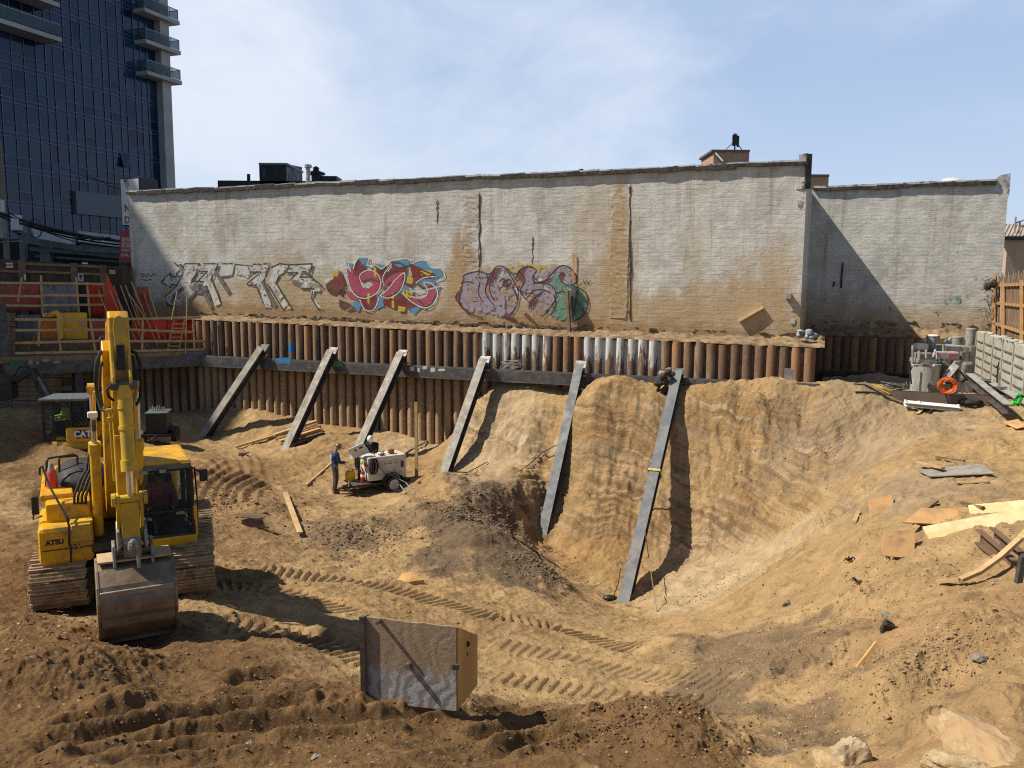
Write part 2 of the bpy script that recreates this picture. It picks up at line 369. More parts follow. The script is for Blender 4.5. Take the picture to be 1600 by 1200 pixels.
HEAPS = [ # photo point of the middle, radius along view and across, height, roughness
 (766,800,1.15,1.2,.75,1), (735,845,1.0,1.0,.42,1), (855,905,.9,1.1,.25,1), (690,815,1.0,1.6,.25,1), (545,830,1.0,1.5,.22,1), (640,790,.7,1.0,.25,0),
 (70,1085,.9,1.1,.38,1), (170,1060,.7,.9,.25,1), (40,775,1.6,1.4,.35,0), (25,690,2.2,1.5,.4,0), (205,1125,.4,.5,.2,1), (345,1000,.5,.4,-.12,0), (380,1045,.5,.5,.15,0),
 (1000,1135,.9,1.0,.42,1), (1075,1165,.7,.8,.3,1), (1425,1045,.9,.95,.42,1), (1400,1090,.7,.7,.2,1), (1545,1125,.75,.9,.42,0), (1240,1035,.8,1.6,.15,1), (1290,1180,.5,.6,.2,0), (1060,1010,.8,.8,.25,0),
 (1340,625,1.2,1.3,.35,0), (1230,612,.8,1.6,.3,0), (960,612,.7,.9,.3,0), (1130,613,.7,1.4,.25,0), (1460,700,1.4,1.5,.22,0), (1350,690,1.5,2,-.2,0), (400,680,.9,1.1,-.3,0), (520,690,.7,.8,.15,0), (430,680,.5,.8,.3,0),
 (110,905,.8,.5,-.1,0), (1450,905,.5,.7,.2,1), (1350,935,.4,.6,.18,1), (1420,960,.5,.5,-.15,1), (1500,985,.5,.7,.22,1), (1300,955,.5,.6,.15,1), (1480,1060,.4,.5,-.2,1), (1560,1000,.4,.5,.2,1), (1350,765,.7,.7,.2,1), (1330,870,.5,.6,.18,1), (1260,720,.6,.5,.25,1), (1300,650,.7,.8,.2,1), (1180,655,.5,.5,.2,1), (1540,700,.9,.8,.2,1), (1180,930,.5,.7,.15,1), (323,690,.35,.4,.14,1), (452,712,.35,.4,.12,1), (692,762,.35,.4,.14,1), (848,862,.35,.4,.15,1), (978,957,.35,.4,.12,1), (212,1003,.55,.9,-.22,0), (650,1088,.45,.95,.20,0), (690,760,.8,.9,.25,0), (330,660,.6,.9,.25,0), (270,665,1.0,1.5,.25,0),
]
Q = globals().get('TERRAIN_Q', 1.0)
def build_terrain():
    rows = []; y = 5.0
    while y < 42.5:
        rows.append(y); y += (.022 if y < 12 else .032 if y < 21 else .026 if y < 33 else .05)/Q
    rows = np.array(rows); us = np.concatenate([np.linspace(-1.2, -.742, 60), np.linspace(-.74, .74, int(980*Q)), np.linspace(.742, 1.2, 60)]); nc = len(us)
    Yg, Ug = np.meshgrid(rows, us, indexing='ij'); Xg = Ug*(Yg+1.5)
    # smooth height on a coarse lattice, then bilinear
    gx = np.arange(-54, 54.01, .18); gy = np.arange(4.5, 43.5, .18); GX, GY = np.meshgrid(gx, gy); GZ = base_h(GX, GY)
    fx = (Xg-gx[0])/.18; fy = (Yg-gy[0])/.18; ix = np.clip(fx.astype(int), 0, len(gx)-2); iy = np.clip(fy.astype(int), 0, len(gy)-2); tx, ty = fx-ix, fy-iy
    Z = (GZ[iy,ix]*(1-tx)+GZ[iy,ix+1]*tx)*(1-ty)+(GZ[iy+1,ix]*(1-tx)+GZ[iy+1,ix+1]*tx)*ty
    sx = (np.roll(GZ,-1,1)-np.roll(GZ,1,1))/.36; sy = (np.roll(GZ,-1,0)-np.roll(GZ,1,0))/.36; SL = np.hypot(sx, sy)
    slope = (SL[iy,ix]*(1-tx)+SL[iy,ix+1]*tx)*(1-ty)+(SL[iy+1,ix]*(1-tx)+SL[iy+1,ix+1]*tx)*ty
    steep = smooth(slope, .62, 1.15)
    X, Y = Xg.astype(np.float32), Yg.astype(np.float32)
    rough = np.zeros(X.shape, np.float32)
    for px, py, ra, rc, h, rg in HEAPS:
        p = ground_hit(px, py); d2 = ((Y-p.y)/ra)**2+((X-p.x)/rc)**2
        wob = 1+.9*fbm(X, Y, .7, 3, .5, px*.01); g = np.exp(-d2*1.3*np.clip(wob, .4, 2)); Z += h*g
        if rg: rough = np.maximum(rough, smooth(g, .15, .6))
    flat = 1-steep; Zs = Z.copy()
    Z += .30*fbm(X, Y, 3.0, 3, .5, 1)*(.5+.5*flat)+.14*billow(X, Y, .75, 4, .6, 2)*(.35+.65*flat)
    Z += (.045+.08*rough)*billow(X, Y, .16, 3, .6, 3)*(.4+.6*flat)
    lump = smooth(fbm(X, Y, 2.2, 2, .5, 9), .0, .35); Z += .11*lump*flat*np.maximum(billow(X, Y, .30, 2, .6, 12), -.02); Z += smooth(X, 3, 6)*(.075*billow(X, Y, .32, 3, .6, 81)+.12*billow(X, Y, .9, 3, .6, 83)*smooth(fbm(X, Y, 2.5, 2, .5, 85), -.1, .25))
    # bedding of the cut sand: small ledges that follow tilted layers
    tilt = X*.05+.30*np.maximum(X-3.2, 0)*smooth(X, 3.2, 5.5)*(1-smooth(X, 9, 13))+.55*fbm(X, Y, 6.0, 2, .5, 4)+.10*fbm(X, Y, .8, 2, .5, 6)
    s = Z+tilt; ph = s*5.3+1.3*vnoise(s*2.1+3, X*.25)
    led = steep*smooth(fbm(X, Y, 2.5, 2, .5, 21), -.30, .15)
    Z += led*(.05*(np.abs((ph % 1)-.5)*4-1)+.028*np.sin(2*math.pi*ph*2.7+1.0)+.03*vnoise(s*17, X*.6))
    Z += steep*.26*fbm(X*1.2, Y*.8, .9, 4, .6, 14)      # slumps and gullies that run downhill
    Z += steep*.20*billow(X, Y, .55, 4, .6, 71)*(1-.5*led)
    treads = np.zeros(X.shape, np.float32)
    for pxs, hw, dep, pitch in RUTS:
        pts = curve(path(pxs)); a = np.array(pts); m = hw*3+.3
        sel = (X > a[:,0].min()-m) & (X < a[:,0].max()+m) & (Y > a[:,1].min()-m) & (Y < a[:,1].max()+m)
        if not sel.any(): continue
        x, yy = X[sel], Y[sel]; d, arc, side, ln = seg_dist(x+(.03 if pitch else .055)*fbm(x, yy, .35, 3, .5, 5), yy+(.03 if pitch else .055)*fbm(x, yy, .35, 3, .5, 8), pts)
        ends = smooth(arc, 0, .3)*(1-smooth(arc, ln-.3, ln)); wr = .55+.9*(fbm(arc, d*0+pxs[0][0], .9, 2)+.25)
        if pitch:
            ins = (1-smooth(d, hw*.9, hw*1.08))*ends
            Z[sel] = Z[sel]*(1-.9*ins)+(Zs[sel]+.05)*.9*ins
            Z[sel] += -dep*ins*np.clip(wr+.45, .7, 1)*(.25+.85*(np.sin(2*math.pi*arc/pitch+.35*fbm(x, yy, .5, 2, .5, 3))>-.1))+.035*np.exp(-((d-hw*1.25)/.06)**2)*ends
            treads[sel] = np.maximum(treads[sel], ins)
        else:
            mm_ = np.exp(-(d/(2.6*hw))**2)*ends; Z[sel] = Z[sel]*(1-.65*mm_)+(Zs[sel]+.06)*.65*mm_
            Z[sel] += ends*np.clip(wr+.3, .7, 1.1)*(-.5*dep*np.exp(-(d/hw)**2)+.42*dep*np.exp(-((d-hw*2.0)/(hw*.8))**2)*(1+.6*billow(x, yy, .14, 2, .6, 3)))
    # ---- soil tones (what the earth is, not how it is lit)
    tan = np.array([.43,.288,.143]); pale = np.array([.50,.375,.23]); brown = np.array([.18,.102,.046]); dark = np.array([.155,.112,.074]); orange = np.array([.36,.21,.085]); grey = np.array([.29,.235,.175])
    col = np.empty(X.shape+(3,), np.float32); col[:] = tan
    def lay(m, c): col[:] = col*(1-m[...,None])+np.asarray(c, np.float32)*m[...,None]
    nb = fbm(X, Y, 1.6, 4, .55, 31); nf = fbm(X, Y, .4, 3, .6, 33)
    def blob(pxs, soft=.8, amt=1.0):                   # patch of another soil around photo points (x, y, radius m)
        m = np.zeros(X.shape, np.float32)
        for px, py, r in pxs:
            p = ground_hit(px, py); m = np.maximum(m, 1-smooth(np.hypot(X-p.x, (Y-p.y)*.8)+1.6*nb+.6*nf, r*(1-soft*.5), r*(1+soft*.5)))
        return m*amt
    lay(smooth(nb, -.15, .3)*.4, tan*.86)
    lay(smooth(fbm(X, Y, 4.5, 3, .5, 51), .05, .4)*.35, brown*1.5); lay(blob([(60,1150,2.6),(200,1100,2.8),(350,1140,2.2),(520,1150,1.9),(680,1160,1.6),(820,1160,1.4),(1000,1165,1.1),(80,1030,2.6),(240,1030,1.2),(30,930,2.2),(640,1120,1.2),(1070,1180,.6)], .9, .92), brown)
    lay(blob([(340,740,2.6),(330,830,2.4),(400,780,1.6),(40,860,2.6),(20,700,4.5),(100,720,4.0),(310,890,1.5),(200,760,3.0)], .9, .75), brown*1.15)
    lay(blob([(766,800,1.2),(740,845,1.8),(800,870,1.3),(845,905,.9),(530,835,1.2),(690,820,1.0)], .6, .9), dark)
    lay(blob([(1190,1020,1.2),(1260,1010,1.0),(1310,1150,.7),(1110,1100,.6),(1410,1060,.8),(1450,1070,.6)], .8, .7), dark*1.15)
    lay(blob([(1100,915,1.9),(1150,890,1.7),(1060,930,1.2),(770,690,1.6),(760,720,1.3),(640,700,1.4)], .8, .85), pale)
    lay(blob([(1410,620,3.2),(1440,780,1.6),(1330,670,2)], .9, .45), grey)
    lay(blob([(950,870,1.4),(960,690,1.0),(880,880,1.0)], .9, .5), orange)
    lay(blob([(470,800,3.5),(430,850,2.0),(560,800,2.5)], .9, .35), np.array([.40,.265,.14]))
    lay(blob([(1520,980,1.8),(1550,1100,1.2)], .9, .5), np.array([.37,.22,.11]))
    band = .5+.5*np.sin(2*math.pi*(s*1.7+.7*vnoise(s*1.3+9, X*.12))); b2 = vnoise(s*6.0, X*.15+4)+.5
    brk = smooth(fbm(X, Y, 1.3, 3, .55, 61), -.22, .18); lay(steep*smooth(band, .3, .9)*.18*brk, pale); fine = vnoise(s*13+7, X*.3)+.5; lay(steep*smooth(fine, .62, .80)*.62*brk, np.array([.165,.108,.06])); lay(steep*smooth(vnoise(s*10+70, X*.25)+.5, .66, .85)*.5, pale); lay(steep*smooth(b2, .58, .85)*.28, orange); lay(steep*smooth(vnoise(s*3.1+50, X*.1)+.5, .62, .85)*.35*brk, grey*1.15)
    col *= (1+.30*nf[...,None]+.16*fbm(X, Y, .12, 3, .6, 41)[...,None])
    # ---- flush the rim: keep the sheet below the wales at the pile wall
    me = bpy.data.meshes.new('ground'); nr = len(rows); nv = nr*nc
    co_ = np.stack([X, Y, Z], -1).reshape(-1, 3).astype(np.float32)
    idx = np.arange(nv).reshape(nr, nc); q = np.stack([idx[:-1,:-1], idx[:-1,1:], idx[1:,1:], idx[1:,:-1]], -1).reshape(-1, 4)
    # drop faces behind the pile wall
    cen = co_[q].mean(1); dist = (cen[:,0]-WALL0.x)*B_.x+(cen[:,1]-WALL0.y)*B_.y+PILE_OFF
    al = (cen[:,0]-WALL0.x)*A_.x+(cen[:,1]-WALL0.y)*A_.y
    q = q[(dist < .12) | (al > .9)]
    me.vertices.add(nv); me.vertices.foreach_set('co', co_.ravel()); nf_ = len(q)
    me.loops.add(nf_*4); me.loops.foreach_set('vertex_index', q.ravel().astype(np.int32)); me.polygons.add(nf_)
    me.polygons.foreach_set('loop_start', np.arange(0, nf_*4, 4, dtype=np.int32)); me.update(calc_edges=True)
    me.polygons.foreach_set('use_smooth', np.ones(nf_, bool))
    at = me.attributes.new('soil', 'FLOAT_COLOR', 'POINT'); at.data.foreach_set('color', np.concatenate([col.reshape(-1,3), np.ones((nv,1), np.float32)], 1).astype(np.float32).ravel())
    at2 = me.attributes.new('cut', 'FLOAT', 'POINT'); at2.data.foreach_set('value', steep.astype(np.float32).ravel())
    at3 = me.attributes.new('bed', 'FLOAT', 'POINT'); at3.data.foreach_set('value', s.astype(np.float32).ravel())
    m, nt, b, out = nodes('earth'); a1 = N(nt, 'Attribute', attribute_name='soil'); v = coords(nt)
    g = noise(nt, v, 60, 5, .7); spk = N(nt, 'TexVoronoi'); spk.inputs['Scale'].default_value = 22; L(nt, v, spk.inputs['Vector'])
    c = mixc(nt, ramp(nt, g, .35, .7), mixc(nt, .30, a1.outputs['Color'], (0,0,0), 'MULTIPLY'), a1.outputs['Color'])
    hsv = N(nt, 'SeparateColor'); L(nt, spk.outputs['Color'], hsv.inputs[0])
    c = mixc(nt, math_(nt, 'MULTIPLY', ramp(nt, hsv.outputs[0], .965, .985), ramp(nt, spk.outputs['Distance'], .5, .25)), c, (.36,.29,.21))   # scattered pebbles
    bd = N(nt, 'Attribute', attribute_name='bed'); ct = N(nt, 'Attribute', attribute_name='cut'); sv = N(nt, 'SeparateXYZ'); L(nt, v, sv.inputs[0]); cbd = N(nt, 'CombineXYZ')
    L(nt, math_(nt, 'MULTIPLY', sv.outputs[0], .32), cbd.inputs[0]); L(nt, math_(nt, 'MULTIPLY', sv.outputs[1], .10), cbd.inputs[1]); L(nt, math_(nt, 'MULTIPLY', bd.outputs['Fac'], 6.0), cbd.inputs[2])
    lay1 = noise(nt, cbd.outputs[0], 1.0, 6, .62, .2); patch = ramp(nt, noise(nt, v, .55, 3, .5), .40, .58); cm = math_(nt, 'MULTIPLY', ct.outputs['Fac'], patch)
    c = mixc(nt, math_(nt, 'MULTIPLY', cm, ramp(nt, lay1, .52, .62, 0, .72)), c, (.17,.112,.06)); c = mixc(nt, math_(nt, 'MULTIPLY', cm, ramp(nt, lay1, .46, .36, 0, .5)), c, (.50,.385,.25))
    L(nt, c, b.inputs['Base Color']); b.inputs['Roughness'].default_value = .95; b.inputs['Specular IOR Level'].default_value = .08
    n0 = bump(nt, b, math_(nt, 'MULTIPLY', lay1, math_(nt, 'MULTIPLY', cm, 1.0)), .65, .18); n1 = bump(nt, b, noise(nt, v, 7, 8, .72, .4), .62, .085, n0); n2 = bump(nt, b, noise(nt, v, 34, 5, .72), .6, .035, n1); bump(nt, b, noise(nt, v, 120, 3, .7), .4, .008, n2)
    me.materials.append(m)
    o = bpy.data.objects.new('ground', me); C.objects.link(o); tag(o, 'sandy earth of the excavated pit', None, None, 'structure')
    return rows, us, Z
ROWS, US, ZG = build_terrain()
def gz(x, y):                                          # height of the finished ground
    i = int(np.clip(np.searchsorted(ROWS, y), 1, len(ROWS)-1)); u = x/(y+1.5); j = int(np.clip(np.searchsorted(US, u)-1, 0, len(US)-2))
    return float(ZG[max(0,i-1):i+2, j:j+2].mean())
def gp(px, py, dz=0.0):
    p = ground_hit(px, py); return Vector((p.x, p.y, gz(p.x, p.y)+dz))
# ------------------------------------------------------------------ party walls of the neighbours
def wall_mat(name, stains, seed, warm=1.0):
    """old painted brick: flaking grey-white paint, courses showing through, rusty soil stains low down"""
    m, nt, b, out = nodes(name); tcn = N(nt, 'TexCoord'); v = tcn.outputs['Object']
    sp = N(nt, 'SeparateXYZ'); L(nt, v, sp.inputs[0]); cb = N(nt, 'CombineXYZ'); L(nt, sp.outputs[0], cb.inputs[0]); L(nt, sp.outputs[2], cb.inputs[1])
    wob = N(nt, 'VectorMath', operation='ADD'); L(nt, cb.outputs[0], wob.inputs[0])
    nz = N(nt, 'TexNoise'); nz.inputs['Scale'].default_value = 1.2; L(nt, v, nz.inputs['Vector'])
    sc = N(nt, 'VectorMath', operation='SCALE'); sc.inputs['Scale'].default_value = .05; L(nt, nz.outputs['Color'], sc.inputs[0]); L(nt, sc.outputs[0], wob.inputs[1])
    br = N(nt, 'TexBrick'); L(nt, wob.outputs[0], br.inputs['Vector']); br.inputs['Scale'].default_value = 1; br.inputs['Brick Width'].default_value = .42; br.inputs['Row Height'].default_value = .17
    br.inputs['Mortar Size'].default_value = .013; br.inputs['Mortar Smooth'].default_value = .6; br.inputs['Color1'].default_value = (.9,.9,.9,1); br.inputs['Color2'].default_value = (.7,.7,.7,1); br.inputs['Mortar'].default_value = (0,0,0,1)
    mpc = N(nt, 'Mapping'); mpc.inputs['Scale'].default_value = (1.0, 1.0, 2.6); L(nt, v, mpc.inputs[0]); cw = mpc.outputs[0]
    fine = noise(nt, cw, 4.5, 8, .70, .6); big = noise(nt, v, .55, 6, .62, .4); med = noise(nt, v, 1.7, 6, .65)
    col = mixc(nt, ramp(nt, big, .35, .65), (.55,.545,.505), (.42,.415,.385))
    col = mixc(nt, ramp(nt, med, .40, .68, 0, .75), col, (.64,.63,.595))
    col = mixc(nt, ramp(nt, fine, .50, .78, 0, .65), col, (.26,.245,.215))
    # vertical run-off streaks
    mp = N(nt, 'Mapping'); mp.inputs['Scale'].default_value = (2.2, 2.2, .16); L(nt, v, mp.inputs[0]); st = noise(nt, mp.outputs[0], 1.0, 6, .62)
    col = mixc(nt, ramp(nt, st, .52, .76, 0, .75), col, (.28,.245,.19))
    x, z = sp.outputs[0], sp.outputs[2]
    for (x0, z0, rx, rz, amt, c) in stains:
        dx = math_(nt, 'DIVIDE', math_(nt, 'SUBTRACT', x, x0), rx); dz = math_(nt, 'DIVIDE', math_(nt, 'SUBTRACT', z, z0), rz)
        d = math_(nt, 'ADD', math_(nt, 'MULTIPLY', dx, dx), math_(nt, 'MULTIPLY', dz, dz))
        d = math_(nt, 'ADD', d, math_(nt, 'MULTIPLY', math_(nt, 'SUBTRACT', math_(nt, 'ADD', math_(nt, 'MULTIPLY', st, .6), math_(nt, 'MULTIPLY', med, .8)), .7), 2.2))
        col = mixc(nt, math_(nt, 'MULTIPLY', ramp(nt, d, 1.35, .1, 0, amt), ramp(nt, fine, .64, .38, .62, 1)), col, c)
    # soil splash along the foot
    foot = math_(nt, 'ADD', z, math_(nt, 'MULTIPLY', math_(nt, 'SUBTRACT', med, .5), 1.6))
    ft = math_(nt, 'ADD', foot, math_(nt, 'MULTIPLY', x, .024))
    col = mixc(nt, math_(nt, 'MULTIPLY', ramp(nt, ft, .1, -2.0, 0, .85*warm), ramp(nt, big, .3, .6, .45, 1)), col, (.385,.285,.17))
    col = mixc(nt, ramp(nt, math_(nt, 'ADD', ft, math_(nt, 'MULTIPLY', fine, .5)), -1.15, -1.8, 0, .7*warm), col, (.27,.165,.08))
    gap = math_(nt, 'SUBTRACT', 1.0, br.outputs['Fac'])
    crk = ramp(nt, noise(nt, v, .9, 4, .6), .42, .66, .03, .42)
    col = mixc(nt, math_(nt, 'MULTIPLY', math_(nt, 'SUBTRACT', 1.0, gap), crk), col, (.16,.145,.12))
    L(nt, col, b.inputs['Base Color']); b.inputs['Roughness'].default_value = .92; b.inputs['Specular IOR Level'].default_value = .12
    n1 = bump(nt, b, gap, .35, .013); n2 = bump(nt, b, noise(nt, cw, 1.9, 7, .66, .5), .36, .08, n1); bump(nt, b, noise(nt, v, 16, 5, .7, .4), .45, .016, n2)
    return m
OR = (.40,.285,.16); OR2 = (.34,.21,.10); GR = (.38,.30,.20)
def u1(px, py=450): return ua(wall(px, py))            # along-wall coordinate on wall one (0 at its right end)
def z1(px, py): return wall(px, py).z
stains1 = [(u1(722), 0.2, .8, 2.1, .95, OR2), (u1(735), -.8, 2.2, 1.3, .7, OR), (u1(965), 0.0, .8, 4.2, .85, GR), (u1(1000), -1.3, 3.0, .9, .75, OR), (u1(1150), -1.0, 3.4, 1.3, .9, OR),
           (u1(930), 2.8, .6, 1.5, .6, GR), (u1(1180), -.2, 1.2, 1.6, .55, OR), (u1(470), -.7, 3.5, 1.3, .75, (.40,.30,.17)), (u1(350), -.9, 2.5, .9, .6, (.38,.27,.15)), (u1(455), 1.2, 1.0, .9, .5, GR),
           (u1(560), -1.1, 2.5, .8, .7, OR), (u1(270), 2.6, .7, 1.6, .3, GR), (u1(850), -1.3, 3.0, .8, .7, OR2), (u1(965), .8, .5, 3.6, .9, OR), (u1(940), -.5, 1.2, 1.8, .8, OR), (u1(1215), 0, .8, 2.0, .6, OR), (u1(640), .6, .6, 2.0, .5, GR), (u1(1080), .4, .5, 2.2, .45, GR), (u1(430), -.3, 1.5, 1.6, .7, OR), (u1(350), 2.4, .5, 1.4, .4, GR), (u1(905), 1.8, .4, 2.2, .6, GR), (u1(740), 3.2, .5, 1.0, .5, GR), (u1(310), .9, .7, 1.0, .5, GR), (u1(400), .9, .9, .9, .4, GR)]
M_WALL1 = wall_mat('painted_brick', stains1, 1)
M_TAR = mat('roof_tar', (.02,.02,.022), (.06,.055,.05), .6, 0, 5, bmp=.4, bs=12)
M_FLASH = mat('silver_flashing', (.55,.55,.54), (.38,.38,.37), .45, .2, 4, c3=(.09,.085,.08), s3=2.5, lo3=.52, hi3=.66, bmp=.4, bs=8)
M_RUBBLE = mat('old_footing', (.25,.178,.105), (.16,.105,.06), .95, 0, 3.5, bmp=.9, bs=9, c3=(.33,.25,.16), s3=2.2, lo3=.52, hi3=.72)
def noisy_wall(m, P0, ex, en, u0, u1_, zb, zt, step, amp, seed):
    """front sheet with real unevenness, plus thickness; zb / zt are functions of u"""
    nu = max(2, int((u1_-u0)/step)); nz = 40; base = len(m.v); vs = []; fs = []
    for i in range(nu+1):
        u = u0+(u1_-u0)*i/nu
        for k in range(nz+1):
            t = k/nz; z = zb(u)*(1-t)+zt(u)*t
            d = amp*(math.sin(u*1.3+seed)*math.sin(z*1.1+seed*2)+.6*math.sin(u*3.7+z*2.3+seed)+.4*math.sin(u*7.1-z*4.9))
            vs.append(P0+ex*u-en*d+Z_*z)
    for i in range(nu):
        for k in range(nz): a = i*(nz+1)+k; fs.append((a, a+nz+1, a+nz+2, a+1))
    m.add(vs, fs)
zt_l, zt_r = z1(210, 302), z1(1253, 256); UL = u1(207); zt_line = lambda u: zt_r+(zt_l-zt_r)*(u/UL)
zb1 = lambda u: -4.6
root = thing('brick_building', 'long single storey brick building with grey painted side wall covered in graffiti', 'building', WALL0+Z_*-2.6)
o = WALL0+Z_*-2.6
m = MB(); P0 = WALL0.copy(); SETB = 10.6
noisy_wall(m, P0, A_, B_, UL, 0, zb1, zt_line, .25, .012, 1.0)
for (ua_, ub, yb) in ((UL, 0, SETB),):                  # remaining sides
    a, b_, c, d = P0+A_*ua_, P0+A_*ub, P0+A_*ub+B_*yb, P0+A_*ua_+B_*yb
    for p, q, zp, zq in ((b_, c, zt_r, zt_r), (c, d, zt_r, zt_l), (d, a, zt_l, zt_l)):
        m.add([p+Z_*-4.6, q+Z_*-4.6, q+Z_*zq, p+Z_*zp], [(0,1,2,3)])
w1 = m.build('side_wall', M_WALL1, root, org=o, smooth=True)
# object coordinates of this wall must run along the wall: put the rotation into the object
def align(ob, origin, ex, en):
    M = Matrix((ex, en, Z_)).transposed().to_4x4(); M.translation = origin
    par = ob.parent.matrix_basis.copy() if ob.parent else Matrix()
    W = par @ ob.matrix_basis; ob.data.transform((M.inverted() @ W)); ob.matrix_basis = par.inverted() @ M
align(w1, WALL0, A_, B_)
rf = MB(); rf.add([P0+A_*UL+Z_*(zt_l-.35)+B_*.3, P0+Z_*(zt_r-.35)+B_*.3, P0+B_*SETB+Z_*(zt_r-.35), P0+A_*UL+B_*SETB+Z_*(zt_l-.35)], [(0,1,2,3)])
rf.build('roof', M_TAR, root, org=o)
def coping(mw, md, P0, u0, u1_, zf, seed, wob=.03, thick=.16):
    rnd = random.Random(seed); u = u0
    while u < u1_-.01:
        du = min(rnd.uniform(.5, 1.4), u1_-u); j = rnd.uniform(-wob, wob)
        a, b = P0+A_*u+Z_*(zf(u)+j), P0+A_*(u+du)+Z_*(zf(u+du)+rnd.uniform(-wob, wob))
        mw.bar(a+B_*.1+Z_*(thick*.55), b+B_*.1+Z_*(thick*.55), .42, thick*.5)
        md.bar(a+B_*.06+Z_*rnd.uniform(-.02,.02), b+B_*.06+Z_*rnd.uniform(-.02,.02), .40, rnd.uniform(.09,.2))
        u += du
mw, md = MB(), MB(); coping(mw, md, P0, UL, 0, zt_line, 3)
mw.bar(P0+A_*-.3+B_*.2+Z_*(zt_r+.2), P0+A_*.02+B_*.2+Z_*(zt_r+.24), .5, .26)
md.bar(P0+A_*.03+B_*-.05+Z_*(zt_r-.9), P0+A_*.03+B_*-.05+Z_*(zt_r+.33), .14, .2)
mw.build('coping', M_FLASH, root, org=o); md.build('tar_edge', M_TAR, root, org=o)
# two old chimney scars and vertical cracks
M_SCAR = mat('broken_render', (.43,.385,.30), (.36,.31,.235), .95, 0, 4, bmp=.8, bs=8, c3=(.40,.29,.165), s3=1.0, lo3=.42, hi3=.66)
def scar(x0, x1, y0, y1, seed):
    rnd = random.Random(seed); m = MB(); n = 46
    ul, ur = u1((x0)), u1((x1)); zt, zb_ = z1((x0+x1)/2, y0), z1((x0+x1)/2, y1); rows = []
    for k in range(n+1):
        z = zt+(zb_-zt)*k/n; l = ul+rnd.uniform(-.05,.05); r = ur+rnd.uniform(-.03,.03); row = []
        for t in (0, .02, .12, .35, .6, .85, .98, 1): row.append(P0+A_*(l+(r-l)*t)-B_*(0.0 if t in (0,1) else rnd.uniform(.008,.03))+Z_*z)
        rows.append(row)
    vs = [p for r in rows for p in r]; fs = [(k*8+i, k*8+i+1, (k+1)*8+i+1, (k+1)*8+i) for k in range(n) for i in range(7)]
    m.add(vs, fs); return m
for sc_ in (scar(952, 981, 288, 497, 5), scar(722, 748, 300, 470, 6)): align(sc_.build('chimney_scar', M_WALL1, root, org=o), WALL0, A_, B_)
M_CRACK = mat('crack', (.05,.042,.035), (.09,.075,.06), .95)
m = MB()
for (x, y0, y1, wd) in ((749,305,455,.05),(985,292,500,.06),(683,312,350,.02),(832,370,415,.02)):
    rnd = random.Random(x); k = 16; pts = [wall(x+rnd.uniform(-1.2,1.2), y0+(y1-y0)*i/k, .012) for i in range(k+1)]
    for a, b in zip(pts[:-1], pts[1:]): m.bar(a, b, .03, wd*rnd.uniform(.3,1.2), A_)
m.build('wall_crack', M_CRACK, root, org=o)
# crumbled right edge of the wall
rnd = random.Random(4)
for k in range(5):
    z = rnd.uniform(-2.6, zt_r); MB().box(P0+A_*rnd.uniform(-.28,.0)+Z_*z-B_*.02, (rnd.uniform(.1,.3), rnd.uniform(.02,.05), rnd.uniform(.05,.2)), Matrix.Rotation(-PHI+rnd.uniform(-.2,.2), 3, 'Z')).build('chipped_brick', M_WALL1, root, org=o)
# footing ledge between wall and piles
PT_L, PT_R = wall(310, 500, PILE_OFF), wall(1265, 543, PILE_OFF)
def pile_top(u): t = (u-ua(PT_L))/(ua(PT_R)-ua(PT_L)); return PT_L.z+(PT_R.z-PT_L.z)*t
wb_l, wb_r = z1(330, 490), z1(1240, 522)
def wall_foot(u): t = (u-u1(330))/(u1(1240)-u1(330)); return wb_l+(wb_r-wb_l)*t
def ledge(P0, ua_, ub, f_foot, f_top, fwd, seed, dn=.28):
    n = int((ub-ua_)/.07); vs = []; fs = []; k = 14
    us = np.linspace(ua_, ub, n+1)
    for i, u in enumerate(us):
        for j in range(k+1):
            t = j/k; off = -.02+(fwd+.02)*smooth(np.array(t), .25, 1.0); z = f_foot(u)+(f_top(u)+dn*.2-f_foot(u))*t**.8
            nn = float(fbm(np.array([u*1.0+seed]), np.array([t*1.5+seed]), .35, 4, .6, seed)[0])
            if j == k: z -= .05
            vs.append(P0+A_*u-B_*(float(off)+.24*nn*(1-.6*t))+Z_*(z+.16*nn*(1-.7*t)))
    for i in range(n):
        for j in range(k): a = i*(k+1)+j; fs.append((a, a+k+1, a+k+2, a+1))
    return MB().add(vs, fs)
lg = ledge(P0, u1(300), .9, wall_foot, pile_top, PILE_OFF+.10, 2).build('footing', M_RUBBLE, root, org=o, smooth='all')
m = MB(); rnd = random.Random(9)                        # dark broken brick courses at the foot
for k in range(420):
    x = rnd.uniform(372, 905); u = u1(x); z = wall_foot(u)-rnd.choice((.08,.20,.32))*.9+rnd.uniform(-.015,.015)
    m.box(P0+A_*u-B_*(.05+rnd.uniform(0,.07)+(.12 if z < wall_foot(u)-.2 else 0))+Z_*z, (rnd.uniform(.15,.24), .12, .075), Matrix.Rotation(-PHI, 3, 'Z'))
m.build('broken_brick_course', mat('sooty_brick', (.10,.075,.055), (.17,.12,.085), .95, 0, 5, bmp=.5), root, org=o)
BRICK_ROOT, BRICK_ORG = root, o
